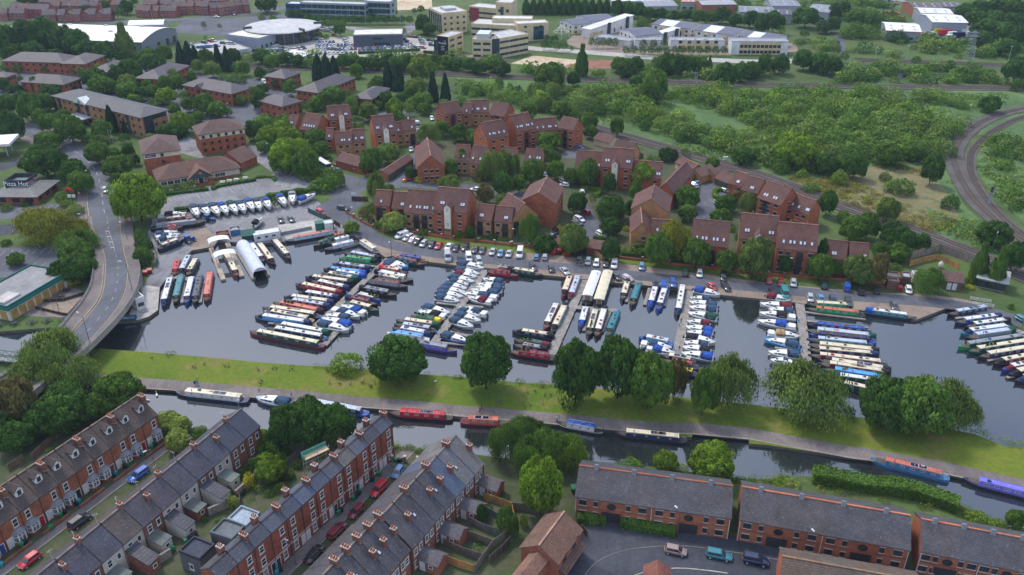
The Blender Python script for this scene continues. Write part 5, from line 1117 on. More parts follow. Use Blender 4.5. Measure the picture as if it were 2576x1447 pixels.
# three long warehouse-style blocks along the canal
def longblock(A,B,Rg,label,n):
 s=building('canalside_block',A,B,5.2,'x',Rg=Rg,pitch=30,wall=(.34,.135,.075),rc=(.066,.064,.072),rm='slate',over=.3,ridge=(.42,.15,.07))
 L=s.L
 for h in range(n):
  u0,u1=L*h/n,L*(h+1)/n;w_=u1-u0
  for fx,ww in ((.1,1.35),(.27,.75),(.70,.75),(.88,1.35)):
   for z in (.75,3.35): put_win(s,'f',u0+w_*fx,z,ww,1.15,'d1')
  me=cached('garch',lambda: MB().box(-1.75,1.75,-.06,.03,0,2.35).mesh('garage_opening','iron'));s.put('garage_opening',me,(u0+w_*.48,0,0))
  me=cached('gsur',lambda: MB().box(-2.0,-1.75,-.1,.03,0,2.6).box(1.75,2.0,-.1,.03,0,2.6).box(-1.75,1.75,-.1,.03,2.35,2.6).mesh('garage_surround','brick'));s.put('garage_surround',me,(u0+w_*.48,0,0),col=(.30,.10,.055))
  def rw():
   q=MB();ri=[]
   for k in range(17): a=2*math.pi*k/16;ri.append([(r_*math.cos(a),y_,r_*.85*math.sin(a)) for r_,y_ in ((.62,-.02),(.62,-.14),(.82,-.14),(.82,-.02))])
   q.loft(ri,cap=False);return q.mesh('round_window','dark_frame')
  o=s.put('round_window',cached('rw',rw),(u0+w_*.48,0,3.75));ob('pane',cached('rwp',lambda: (lambda q: q.hull([(.62*math.cos(a),-.03,.53*math.sin(a)) for a in [2*math.pi*k/16 for k in range(16)]],[(.62*math.cos(a),.02,.53*math.sin(a)) for a in [2*math.pi*k/16 for k in range(16)]]))(MB()).mesh('pane','glass')),o)
 for z in (2.75,): m=MB();m.box(0.02,L-.02,-.04,.02,z,z+.12);s.put('brick_band',m.mesh('brick_band','brick'),col=(.22,.085,.05))
 for k in range(2*n):
  me=cached('rvs',lambda: MB().hull([(-.45,-.5,-.3),(.45,-.5,-.3),(.45,.5,-.3),(-.45,.5,-.3)],[(-.35,-.12,.65),(.35,-.12,.65),(.35,.12,.65),(-.35,.12,.65)]).mesh('roof_vent','lead'));s_put_child(s,'roof_vent',me,(L*(k+.45)/(2*n),s.D/2,5.2+s.hr+.15))
 for k in range(n+1): s.put('downpipe',cached('dpW',lambda: MB().tube([(0,-.08,0),(0,-.08,5.1)],.06,5).mesh('downpipe','white_frame')),(min(L-.1,max(.1,L*k/n)),0,0))
 tag(s.root,label,'building','long brick blocks by the canal');return s
longblock((32,640,652),(32,2203,872),(32,1450,452),'left of the three long slate-roofed orange brick blocks by the canal',2)
longblock((33,-282,884),(33,1430,1192),(33,590,708),'middle of the three long slate-roofed orange brick blocks by the canal',2)
longblock((33,1545,1204),(33,2750,1444),(33,2060,985),'right-hand long slate-roofed brick block, cut by the picture edge',2)
# estate kerbs in the bottom right
ek=smoothline(gp([(1470,1450),(1500,1415),(1560,1388),(1620,1378),(1720,1374),(1800,1384),(1900,1398),(2000,1418)]),1.5)
ribbon('kerb',ek,-.07,.07,'concrete',top=.1,col=(.19,.175,.15));ribbon('pavement',ek,.1,3.2,'asphalt_dark',top=.09)
ek2=smoothline(gp([(1570,1460),(1620,1440),(1700,1430),(1780,1436),(1830,1443)]),1.5);ribbon('kerb',ek2,-.1,.1,'concrete',top=.1,col=(.36,.34,.3));dashes('yellow_line',ek2,.45,80,.01,.1,'yellow_paint',z=.02);dashes('yellow_line',ek2,.7,80,.01,.1,'yellow_paint',z=.02)

for A,B,C,he,rc_,lb in (((30,2115,1030),(30,2335,1105),(30,2490,965),4.4,(.13,.15,.16),'dark flat-roofed rear block behind the three-storey row, lower one'),((30,2290,895),(30,2480,968),(30,2640,840),4.6,(.30,.36,.42),'pale blue flat-roofed rear block behind the three-storey row'),((30,1800,1215),(30,2010,1300),(30,2190,1160),4.2,(.055,.06,.078),'slate-dark flat rear block at the bottom behind the three-storey row')):
 s=building('rear_block',A,B,he,'f',C=C,wall=(.10,.10,.11),wm='render',rc=rc_,rm='concrete',fascia=tuple(c*.8 for c in rc_),wins=(('f',1,1.0,.9,1.2,'w1'),));tag(s.root,lb,'building')
for A,B,lb in (((30,2105,850),(30,2290,770),'rough stone garden wall beside the small white outhouse'),((30,2380,670),(30,2572,500),'long pale stone garden wall by the golden bush'),((30,1500,1400),(30,1730,1255),'old brick yard wall near the brick outhouse')):
 a,b=T(*A),T(*B);L=(b-a).length;t=thing('garden_wall',a,math.atan2(b.y-a.y,b.x-a.x));ob('masonry',MB().box(0,L,-.18,.18,0,1.7).mesh('masonry','concrete'),t,color=(.27,.23,.19));ob('coping',MB().box(-.03,L+.03,-.24,.24,1.7,1.8).mesh('coping','concrete'),t,color=(.2,.18,.16));tag(t,lb,'wall')
# ================================================================ BOATS
PC={'w':(.62,.62,.60),'c':(.60,.53,.38),'k':(.018,.018,.022),'n':(.020,.034,.085),'b':(.02,.07,.32),'l':(.07,.30,.62),'s':(.40,.46,.56),'g':(.012,.065,.045),'e':(.02,.26,.09),'r':(.42,.02,.035),'m':(.14,.018,.028),'y':(.22,.235,.26),'t':(.02,.16,.20),'p':(.10,.05,.18),'o':(.48,.13,.08),'a':(.34,.22,.11),'v':(.16,.14,.55),'d':(.035,.05,.075),'j':(.70,.50,.01),'z':(.05,.16,.30)}
CN={'w':'white','c':'cream','k':'black','n':'navy','b':'blue','l':'light blue','s':'pale blue','g':'dark green','e':'bright green','r':'red','m':'maroon','y':'grey','t':'teal','p':'purple','o':'salmon','a':'tan','v':'lavender','d':'dark slate','j':'yellow','z':'steel blue'}
def ring_mesh():
 m=MB();rg=[]
 for k in range(13):
  a=2*math.pi*k/12;rg.append([((.30+.07*math.cos(t))*math.cos(a),(.30+.07*math.cos(t))*math.sin(a),.07*math.sin(t)) for t in [2*math.pi*j/6 for j in range(6)]])
 m.loft(rg,cap=False);return m.mesh('lifebuoy','plastic',True)
def boat_win(w=.95,h=.42):
 return cached(('bwf',w),lambda: MB().box(-w/2,w/2,-.03,.02,0,.06).box(-w/2,w/2,-.03,.02,h-.06,h).box(-w/2,-w/2+.06,-.03,.02,.06,h-.06).box(w/2-.06,w/2,-.03,.02,.06,h-.06).box(-.025,.025,-.025,.02,.06,h-.06).mesh('window','white_frame')),cached(('bwg',w),lambda: MB().box(-w/2+.02,w/2-.02,-.015,.02,.02,h-.02).mesh('pane','glass'))
def porthole():
 def f():
  q=MB();q.loft([[(r_*math.cos(a),y_,r_*math.sin(a)) for r_,y_ in ((.17,-.005),(.17,-.04),(.24,-.04),(.24,-.005))] for a in [2*math.pi*k/12 for k in range(13)]],cap=False);return q.mesh('porthole','chrome')
 return cached('pfr',f),cached('pgl',lambda: MB().hull([(.18*math.cos(a),-.015,.18*math.sin(a)) for a in [2*math.pi*k/12 for k in range(12)]],[(.18*math.cos(a),.02,.18*math.sin(a)) for a in [2*math.pi*k/12 for k in range(12)]]).mesh('pane','glass'))
def narrowboat(bow,stern,roof,side,hull,scov='-',bcov='-',wins=5,port=False,extra='',z=WATER_Z,wide=2.08,name='narrowboat'):
 d=bow-stern;d.z=0;L=d.length;c=(bow+stern)/2
 t=thing(name,(c.x,c.y,z),math.atan2(d.y,d.x));h=wide/2
 st=[(-L/2,.5,.82),(-L/2+.35,.8,.80),(-L/2+1.0,.97,.76),(-L/2+1.8,1,.72),(L/2-3.6,1,.72),(L/2-2.4,.9,.78),(L/2-1.4,.68,.88),(L/2-.6,.36,1.0),(L/2,.05,1.12)]
 m=MB();m.loft([[(x,-h*a*.93,-.5),(x,-h*a,zt-.1),(x,-h*a,zt),(x,h*a,zt),(x,h*a,zt-.1),(x,h*a*.93,-.5)] for x,a,zt in st]);ob('hull',m.mesh('hull','paint'),t,color=PC[hull])
 m=MB()
 for s_ in (-1,1): m.tube([(x,s_*(h*a+.015),zt-.07) for x,a,zt in st],.045,4)
 ob('rubbing_strake',m.mesh('rubbing_strake','paint'),t,color=PC[side])
 m=MB();m.hull([(L/2-2.7,-h*.8,.82),(L/2-1.5,-h*.62,.92),(L/2-.9,-h*.35,.99),(L/2-.9,h*.35,.99),(L/2-1.5,h*.62,.92),(L/2-2.7,h*.8,.82)],[(L/2-2.7,-h*.8,.845),(L/2-1.5,-h*.62,.945),(L/2-.9,-h*.35,1.01),(L/2-.9,h*.35,1.01),(L/2-1.5,h*.62,.945),(L/2-2.7,h*.8,.845)]);ob('fore_deck',m.mesh('fore_deck','timber'),t,color=(.10,.085,.07))
 x0,x1=-L/2+(1.9 if L>9 else 1.5),L/2-(2.75 if L>9 else 2.0)
 zb,zt=.73,1.70
 m=MB();m.hull([(x0,-h*.90,zb),(x1,-h*.90,zb),(x1,h*.90,zb),(x0,h*.90,zb)],[(x0,-h*.76,zt),(x1-.12,-h*.76,zt),(x1-.12,h*.76,zt),(x0,h*.76,zt)]);cb=ob('cabin',m.mesh('cabin','paint'),t,color=PC[side])
 m=MB();pf=[(-h*.80,zt+.003),(-h*.80,zt+.05),(-h*.4,zt+.10),(0,zt+.12),(h*.4,zt+.10),(h*.80,zt+.05),(h*.80,zt+.003)];m.prism_x(pf,x0-.08,x1+.02);rf=ob('roof',m.mesh('roof','paint'),t,color=PC[roof])
 m=MB()
 for s_ in (-1,1): m.box(x0+.2,x1-.2,s_*h*.72-.03,s_*h*.72+.03,zt+.05,zt+.13)
 ob('handrail',m.mesh('handrail','paint'),rf,color=PC[side] if side != 'k' else PC['y'])
 n=max(2,min(wins,int((x1-x0)/1.9)));tilt=math.atan((h*.14)/(zt-zb))
 for s_ in (-1,1):
  for k in range(n):
   x=x0+(x1-x0)*(k+.7)/(n+.4);zz=zb+.40
   y=s_*h*(.90-.14*(zz-zb)/(zt-zb)) if not port else s_*(h*.82)
   a,b=porthole() if port else boat_win()
   if port: zz=zb+.55
   w_=ob('porthole' if port else 'window',a,cb,(x,y+s_*.006,zz),rot=(-tilt if s_<0 else-tilt,0,0 if s_<0 else math.pi));ob('pane',b,w_)
 # rear and front
 if scov != '-':
  m=MB();xa,xb=-L/2+.25,x0+.25;m.loft([[(x,-h*.86*k_,.74),(x,-h*.80*k_,1.55),(x,-h*.5*k_,1.9),(x,h*.5*k_,1.9),(x,h*.80*k_,1.55),(x,h*.86*k_,.74)] for x,k_ in ((xa,.75),(xa+.3,.95),(xb-.2,1.0),(xb,.99))]);ob('stern_canopy',m.mesh('stern_canopy','canvas'),t,color=PC[scov])
 else:
  ob('tiller',cached('tiller',lambda: MB().tube([(0,0,.8),(0,0,1.25),(.2,0,1.4),(.95,0,1.5)],.035,5).mesh('tiller','chrome')),t,(-L/2+.35,0,0))
  ob('stern_doors',cached('sdoor',lambda: MB().box(-.04,0,-.42,.42,.78,1.62).mesh('stern_doors','timber')),t,(x0-.01,0,0),color=PC['a'])
  ob('stern_rail',cached('srail',lambda: MB().tube([(1.2,-.92,.8),(1.2,-.92,1.35),(.3,-.7,1.35),(.1,0,1.35),(.3,.7,1.35),(1.2,.92,1.35),(1.2,.92,.8)],.03,4).mesh('stern_rail','iron')),t,(-L/2,0,0))
 if bcov != '-':
  m=MB();m.hull([(x1-.1,-h*.84,.8),(L/2-1.0,-h*.45,.95),(L/2-1.0,h*.45,.95),(x1-.1,h*.84,.8)],[(x1-.1,-h*.55,1.72),(L/2-1.3,-h*.1,1.35),(L/2-1.3,h*.1,1.35),(x1-.1,h*.55,1.72)]);ob('bow_cover',m.mesh('bow_cover','canvas'),t,color=PC[bcov])
 else:
  ob('bow_doors',cached('bdoor',lambda: MB().box(-.02,.03,-.40,.40,.78,1.58).mesh('bow_doors','paint')),t,(x1-.05,0,0),color=PC['a'])
 ob('chimney',cached('bchim',lambda: MB().cyl(0,0,0,.55,.075,n=7).cyl(0,0,.5,.58,.1,n=7).mesh('chimney','iron')),rf,(x1-1.6,h*.45,zt+.05))
 for k in range(3): ob('roof_vent',cached('mush',lambda: MB().cyl(0,0,0,.1,.05,n=6).cyl(0,0,.08,.16,.13,.06,8).mesh('roof_vent','chrome')),rf,(x0+(x1-x0)*(k+.6)/3.4,0,zt+.1))
 ob('roof_hatch',cached('hatch',lambda: MB().box(-.45,.45,-.42,.42,0,.09).mesh('roof_hatch','paint')),rf,(x0+.5,0,zt+.085),color=tuple(c_*.8 for c_ in PC[roof]))
 for k in range(rnd.randrange(1,4)):
  x=x0+(x1-x0)*rnd.uniform(.12,.9);q=rnd.random()
  if q<.4: ob('log_pile',cached('logs',lambda: (lambda m: [m.tube([(-.3,-.25+.16*j,.09),(.3,-.25+.16*j,.09)],.08,5) for j in range(4)] and m.tube([(-.3,-.1,.22),(.3,-.1,.22)],.08,5))(MB()).mesh('log_pile','timber')),rf,(x,rnd.uniform(-.2,.2),zt+.12),color=(.20,.12,.06))
  elif q<.75: ob('storage_box',cached('sbox',lambda: MB().hull([(-.35,-.25,0),(.35,-.25,0),(.35,.25,0),(-.35,.25,0)],[(-.32,-.22,.32),(.32,-.22,.32),(.32,.22,.32),(-.32,.22,.32)]).mesh('storage_box','plastic')),rf,(x,rnd.uniform(-.2,.2),zt+.11),color=rnd.choice([(.03,.12,.3),(.05,.05,.05),(.3,.28,.24),(.02,.1,.05),(.35,.05,.03)]))
  else: ob('coiled_hose',cached('hose',lambda: (lambda m: [m.tube([(.28*math.cos(a)*(1-.1*j),.28*math.sin(a)*(1-.1*j),.04+.05*j) for a in [i*.7 for i in range(10)]],.03,4) for j in range(2)] and m)(MB()).mesh('coiled_hose','plastic')),rf,(x,0,zt+.12),color=(.05,.22,.10))
 if 'S' in extra:
  for k in range(2): ob('solar_panel',cached('solarp',lambda: MB().box(-.75,.75,-.5,.5,0,.05).box(-.70,.70,-.45,.45,.04,.06,1).mesh('solar_panel',['chrome','solar'])),rf,(x0+(x1-x0)*.32+1.6*k,0,zt+.14))
 if 'L' in extra: ob('lifebuoy',cached('lring',ring_mesh),rf,(x0+(x1-x0)*.62,.1,zt+.17),color=(.65,.09,.03))
 if 'P' in extra:
  for k in range(3): ob('planter',cached('plntr',lambda: MB().box(-.45,.45,-.18,.18,0,.25).ell((0,0,.35),(.45,.22,.22),7,5,1).mesh('planter',['timber','foliage'])),rf,(x0+(x1-x0)*.7+1.1*k,0,zt+.1),color=(.12,.22,.03))
 if 'B' in extra:
  ob('gang_plank',cached('gplank',lambda: MB().box(-1.6,1.6,-.14,.14,0,.05).tube([(-1.9,.3,.05),(1.9,.3,.05)],.03,5).mesh('gang_plank','timber')),rf,(x0+(x1-x0)*.45,-.25,zt+.12),color=PC['a'])
 return t
def houseboat(bow,stern,roof,side,z=WATER_Z):
 d=bow-stern;d.z=0;L=d.length;c=(bow+stern)/2;t=thing('houseboat',(c.x,c.y,z),math.atan2(d.y,d.x));h=1.42
 m=MB();m.loft([[(x,-h*a,-.5),(x,-h*a,.7),(x,h*a,.7),(x,h*a,-.5)] for x,a in ((-L/2,.9),(-L/2+.4,1),(L/2-1.2,1),(L/2,.8))]);ob('hull',m.mesh('hull','paint'),t,color=PC['k'])
 x0,x1=-L/2+.6,L/2-2.0
 m=MB();m.hull([(x0,-h*.95,.7),(x1,-h*.95,.7),(x1,h*.95,.7),(x0,h*.95,.7)],[(x0,-h*.9,2.5),(x1,-h*.9,2.5),(x1,h*.9,2.5),(x0,h*.9,2.5)]);cb=ob('cabin',m.mesh('cabin','paint'),t,color=PC[side])
 m=MB();pf=[(-h*1.0,2.5),(-h*1.0,2.58),(-h*.5,2.82),(0,2.9),(h*.5,2.82),(h*1.0,2.58),(h*1.0,2.5)];m.prism_x(pf,x0-.2,x1+.7);ob('roof',m.mesh('roof','paint'),t,color=PC[roof])
 for s_ in (-1,1):
  for k in range(5): a,b=win_meshes(1.1,.9,'w');w_=ob('window',a,cb,(x0+(x1-x0)*(k+.5)/5,s_*(h*.925),1.25),0 if s_<0 else math.pi);ob('pane',b,w_)
 door(cb,1.4,1.7,(x1,0,.72),R(90),PC['a']);
 m=MB()
 for y in (-h*.85,-h*.4,h*.4,h*.85): m.tube([(L/2-.3,y*.9,.7),(L/2-.3,y*.9,1.6)],.03,4)
 m.tube([(x1,-h*.85,1.6),(L/2-.3,-h*.78,1.6),(L/2-.3,h*.78,1.6),(x1,h*.85,1.6)],.03,4);ob('veranda_rail',m.mesh('veranda_rail','iron'),t)
 ob('chimney',cached('bchim',None),t,(x0+2,h*.4,2.75));return t
def cruiser(bow,stern,can='n',hull='w',pos='s',z=WATER_Z,stripe=None,top='w',rail=True):
 d=bow-stern;d.z=0;L=max(5.2,d.length);c=(bow+stern)/2;t=thing('cabin_cruiser',(c.x,c.y,z),math.atan2(d.y,d.x));h=min(1.42,.20*L);k=L/8.0
 st=[(-.5,.88,.75),(-.42,.93,.76),(0,1,.85),(.2,.92,.95),(.34,.70,1.03),(.44,.38,1.1),(.5,.04,1.16)]
 m=MB();m.loft([[(x*L*(.93 if x>.3 else 1),-h*a*.6,-.4),(x*L,-h*a,zt-.12),(x*L,-h*a,zt),(x*L,h*a,zt),(x*L,h*a,zt-.12),(x*L*(.93 if x>.3 else 1),h*a*.6,-.4)] for x,a,zt in st]);ob('hull',m.mesh('hull','gelcoat',True),t,color=PC[hull])
 m=MB()
 for s_ in (-1,1): m.tube([(x*L,s_*(h*a+.012),zt-.18) for x,a,zt in st],.05,4)
 ob('rubbing_band',m.mesh('rubbing_band','plastic'),t,color=PC[stripe] if stripe else (.03,.035,.06))
 # forward cabin: swept low block with side lights
 xa,xb=-.08*L,.36*L;zt=1.62
 m=MB();m.loft([[(x,-h*a,zb_),(x,-h*a*.86,zz),(x,h*a*.86,zz),(x,h*a,zb_)] for x,a,zb_,zz in ((xa-.1,.86,.8,zt+.05),(xa+.4*k,.84,.8,zt),(.18*L,.70,.9,1.5),(.29*L,.5,.97,1.28),(xb,.26,1.02,1.06))]);cb=ob('cabin',m.mesh('cabin','gelcoat'),t,color=PC[top])
 for s_ in (-1,1):
  for q in range(3):
   x=xa+.5*k+q*.95*k;a=.80-.055*q
   m=MB();y0,y1=s_*(h*a*.985+.012),s_*(h*a*.915+.012)
   m.hull([(x,y0,1.16),(x+.78*k,y0-s_*h*.035,1.18),(x+.74*k,y1-s_*h*.035,1.42),(x+.02,y1,1.45)],[(x,y0+s_*.03,1.16),(x+.78*k,y0-s_*h*.035+s_*.03,1.18),(x+.74*k,y1-s_*h*.035+s_*.03,1.42),(x+.02,y1+s_*.03,1.45)]);ob('window',m.mesh('window','glass'),cb)
 m=MB();m.hull([(xa-.05,-h*.72,zt+.02),(xa-.05,h*.72,zt+.02),(xa+.05,h*.72,zt+.02),(xa+.05,-h*.72,zt+.02)],[(xa-.42,-h*.6,zt+.55),(xa-.42,h*.6,zt+.55),(xa-.36,h*.6,zt+.55),(xa-.36,-h*.6,zt+.55)]);ob('windscreen',m.mesh('windscreen','glass'),t)
 ob('deck_hatch',cached('dh',lambda: MB().box(-.3,.3,-.3,.3,0,.05).mesh('deck_hatch','glass')),cb,(.20*L,0,1.49),rot=(0,.22,0))
 # canopy over the cockpit
 c0,c1=(-.46*L,-.13*L) if pos=='s' else (-.25*L,.03*L)
 zc=zt+.40
 if can != '-':
  m=MB();m.loft([[(x,-h*.90*a,.82),(x,-h*.84*a,zc*.82),(x,-h*.5*a,zc*b_),(x,h*.5*a,zc*b_),(x,h*.84*a,zc*.82),(x,h*.90*a,.82)] for x,a,b_ in ((c0,.92,.86),(c0+.3,.98,.98),((c0+c1)/2,1.0,1.02),(c1-.35,.96,.98),(c1+.05,.86,.80))]);cn_=ob('canopy',m.mesh('canopy','canvas'),t,color=(.03,.065,.12) if can=='n' else PC[can])
  for s_ in (-1,1): m=MB();y=s_*h*.875;m.hull([(c0+.5,y,1.15),(c1-.6,y,1.15),(c1-.7,s_*h*.85,1.5),(c0+.6,s_*h*.85,1.5)],[(c0+.5,y+s_*.03,1.15),(c1-.6,y+s_*.03,1.15),(c1-.7,s_*h*.85+s_*.04,1.5),(c0+.6,s_*h*.85+s_*.04,1.5)]);ob('canopy_window',m.mesh('canopy_window','glass_curtain'),cn_)
 if pos != 's' or can=='-':
  m=MB();m.loft([[(x,-h*.8,.8),(x,-h*.72,1.35),(x,h*.72,1.35),(x,h*.8,.8)] for x in (-.48*L,-.3*L)]);ob('aft_cabin',m.mesh('aft_cabin','gelcoat'),t,color=PC[top])
 if rail:
  m=MB();m.tube([(.22*L,-h*.85,1.5),(.36*L,-h*.62,1.62),(.47*L,-h*.22,1.7),(.51*L,0,1.72),(.47*L,h*.22,1.7),(.36*L,h*.62,1.62),(.22*L,h*.85,1.5)],.025,4)
  for x,y in ((.3*L,.74),(.4*L,.50),(.47*L,.22)): 
   for s_ in (-1,1): m.tube([(x,s_*h*y,1.0),(x,s_*h*y,1.66)],.02,4)
  ob('bow_rail',m.mesh('bow_rail','chrome'),t)
 ob('outboard_motor',cached('outb',lambda: MB().box(-.45,-.05,-.18,.18,.55,1.15).box(-.35,-.2,-.07,.07,-.4,.55).mesh('outboard_motor','plastic')),t,(-L/2,0,0),color=(.04,.04,.045))
 return t
def bow_of(rc,e,z=-.05): return T(rc,e[0],e[1],z),T(rc,e[2],e[3],z)
# narrowboats: tile, x y of one end (bow), x y of the other, then roof side hull, stern cover, bow cover, extras
NB=[]
def nb_rows(place,txt):
 k=0
 for ln in txt.strip().split('\n'):
  f=ln.split()
  if not f: continue
  k += 1
  rc=int(f[0]);e=[float(v) for v in f[1:5]];col=f[5];sc_,bc=(f[6]+'--')[0],(f[6]+'--')[1];ex=f[7] if len(f)>7 else ''
  a,b=bow_of(rc,e)
  t=narrowboat(a,b,col[0],col[1],col[2],sc_,bc,4+k % 3,'O' in ex,ex)
  desc='%s roofed narrowboat, %s sides' % (CN[col[0]],CN[col[1]])
  if sc_ != '-': desc += ', %s canopy' % CN[sc_]
  elif bc != '-': desc += ', %s bow cover' % CN[bc]
  elif 'S' in ex: desc += ', solar panels'
  elif 'L' in ex: desc += ', lifebuoy'
  auto(t,desc,'narrowboat','narrowboats moored in the marina and on the canal',near=place);NB.append(t)
nb_rows('along the boatyard quay',"""
11 290 982 822 888 osk --
11 578 1036 800 962 ggk g-
11 735 958 938 905 ogk g-
11 715 1008 985 940 wsk -- L
11 690 1068 1032 988 wsk -- LO
11 1240 1108 1036 972 cwk k-
11 345 1165 176 972 cnk -- L
11 182 1218 25 1008 cmk -k
11 78 1195 -60 1005 wbn n-""")
nb_rows('left of the first pontoon',"""
11 890 1100 1256 1168 spk k-
11 836 1148 1226 1200 eee k-
11 770 1212 1160 1272 smk nn S
11 680 1262 1112 1318 lnk bk
11 738 1284 1108 1346 wln b- L
11 660 1306 1030 1378 cgk g- S
11 496 1344 990 1412 cnk kk
21 560 -62 945 26 wmk n- B
21 398 -32 872 74 crk mn L
21 428 52 840 120 wnk nk
21 280 96 790 168 cnk nn
21 292 130 752 208 smk n- L
21 172 156 688 262 ork k- P
21 66 206 650 296 ckn -- B
21 78 242 580 342 cka -- S
21 -12 292 560 376 wlk nk L
21 178 372 742 476 wgk g-
21 112 414 722 522 wnn -- O
21 -62 446 690 592 cgm --""")
nb_rows('right of the first pontoon',"""
11 1735 1185 1402 1134 bma --
11 1695 1222 1360 1158 mgk -- S
11 1520 1306 1236 1254 crk r- L
11 1582 1375 1190 1296 wwk k- L
11 1522 1394 1240 1338 cyk --
11 1526 1440 1140 1386 myk -- B
21 1415 82 1040 12 ykk k- S
21 1252 136 1000 76 cbb -- P
21 1222 178 898 108 mmk n-
21 1236 238 905 156 cgg -- """)
nb_rows('left of the second pontoon',"""
21 1560 290 1862 356 gen j- P
21 1410 332 1850 398 cgg g- L
21 1390 376 1812 442 smk -- S
21 1374 410 1770 492 wbn n-
21 1318 462 1742 530 lww -l
21 2022 644 1592 566 yvp -- """)
nb_rows('at the middle quay',"""
11 2640 1334 2346 1284 mrm --
11 2600 1282 2410 1246 cka -- S
12 308 1326 -44 1272 cgk k- """)
nb_rows('on the third pontoon',"""
22 514 98 588 -112 crm -k
22 580 126 672 -118 syk -m L
22 328 428 458 162 wmm -- S
22 408 456 542 178 cyk kk L
22 4 442 430 508 cnk kk
22 20 532 386 604 gmk m- P
22 8 582 362 642 ynk k- L
22 -34 646 440 718 mrk -- P
22 688 412 748 196 wnn -b
22 768 492 846 222 cgk -- SP
22 848 502 934 212 wmk k- L
22 958 498 1064 240 ttg --
22 1110 132 1166 -60 cnn k-
22 1204 190 1282 -50 tgk --
22 1384 208 1454 -30 wnb -b L
22 1468 232 1550 -16 wbb -- L
22 1662 288 1720 -24 wnk -n""")
nb_rows('on the fourth pontoon',"""
22 1278 502 1622 574 wlb -k L
22 1498 690 1852 756 ckk -- S
22 1498 734 1882 812 rbk -- L
22 1556 806 1870 882 jnk --""")
nb_rows('right of the fifth pontoon',"""
23 384 170 850 200 cek --
23 378 216 976 282 oek -- L
23 1496 312 970 240 wtk b-
23 388 376 1042 452 bnk -n L
23 384 432 1092 512 scg g- L
23 412 476 1090 548 nmb -n
23 388 524 1062 592 stn --
23 402 578 1122 658 cck k- O
23 398 630 1112 694 cnk n- B
23 402 684 1202 780 cmk -- L
23 518 736 1242 852 csk k- S
23 498 768 1228 880 cmk k- B
23 548 826 1216 938 llk -- L
23 600 892 1222 980 wgk -- O
23 640 956 1104 1064 cgg --""")
nb_rows('in the right-hand fan',"""
23 1808 278 2234 208 snk -- S
23 1884 358 2342 298 wbn n-
23 1982 404 2432 340 wkk k-
23 1940 468 2444 400 wlt -n L
23 1994 512 2482 440 syk g-
23 1914 604 2600 500 yge --
23 2014 652 2700 545 cgg -- P
23 2118 706 2740 604 cnk --
23 2268 772 2760 678 cmk -k
23 2354 832 2800 748 wmb -m
23 2418 884 2820 800 ckk -k
23 2488 948 2850 862 wnk -n""")
nb_rows('at the short yard jetty',"""
10 1750 1335 1800 1170 rrk -- L
10 1812 1325 1912 1125 syk -k
10 1886 1335 1985 1160 cdk --
20 1642 195 1722 -96 wnn -n S
20 1762 162 1832 -125 tgk -- 
20 1872 165 1936 -104 wbb --
20 1958 165 2020 -118 dnk --
20 2074 146 2122 -150 ork --""")
nb_rows('on the canal',"""
20 1772 1052 2505 1134 cwn -- OSB
21 420 1142 1134 1272 snb -b
21 1334 1262 1982 1310 rrk -- SL
21 2562 1366 2058 1338 oom -- SB
22 430 1362 920 1446 bwk -- O
32 1020 14 1765 92 cnk -- OS
33 1034 278 1828 476 ozz -- S
33 1962 478 2800 690 vvk k- """)
# one boat carries its name on the side
mid=[t for t in NB if abs(PX(t.location)[0]-(1932+863/4))<14 and abs(PX(t.location)[1]-(723+824/4))<12]
if mid:
 cab_side=-1.04*.86
 text('MIDDAY',.52,mid[0],(0,cab_side if math.cos(mid[0].rotation_euler.z)>0 else-cab_side,1.1),(R(82),0,0 if math.cos(mid[0].rotation_euler.z)>0 else math.pi),(.7,.66,.5),ext=.01)
for e,col,lb in (((745,165,850,-112),'ww','white wide houseboat with white roof beside the third pontoon'),((862,205,965,-118),'cn','wide houseboat with long cream roof and wooden doors beside the third pontoon')):
 a,b=bow_of(22,e);t=houseboat(a,b,col[0],col[1]);tag(t,lb,'houseboat')
# cabin cruisers: tile, bow x y, stern x y, canopy, hull colour, m = canopy amidships
CR=[]
def cr_rows(place,txt,z=WATER_Z,zpx=-.1):
 for ln in txt.strip().split('\n'):
  f=ln.split();rc=int(f[0]);e=[float(v) for v in f[1:5]];can,hl=f[5][0],(f[5]+'w')[1];pos='m' if len(f)>6 and 'm' in f[6] else 's';stp=f[6][-1] if len(f)>6 and f[6][-1] in PC and f[6] != 'm' else None
  a,b=T(rc,e[0],e[1],zpx),T(rc,e[2],e[3],zpx);t=cruiser(a,b,can,hl,pos,z,stp)
  desc='%s cabin cruiser' % CN[hl]+(' with %s canopy' % CN[can] if can != '-' else ' without canopy')
  auto(t,desc,'cabin cruiser','cabin cruisers',near=place);CR.append(t)
cr_rows('right of the first pontoon',"""
11 1532 1248 1300 1196 nl
11 1470 1270 1290 1222 nw
21 858 188 1098 272 bw m
21 1048 306 768 226 nw m
21 698 284 942 322 nw
21 660 318 962 396 bw
21 938 440 628 368 nw""")
cr_rows('left of the second pontoon',"""
11 2298 1262 2026 1206 nw
11 2252 1320 2004 1274 nw
11 2226 1350 2004 1310 mw
11 2202 1398 1942 1350 nw
11 2142 1428 1952 1394 nw
11 2128 1466 1888 1430 nw
21 2112 60 1840 24 nw
21 2088 102 1814 64 nw
21 2052 148 1812 102 nw
21 1958 268 1678 204 nw
21 1634 246 1910 304 kw m""")
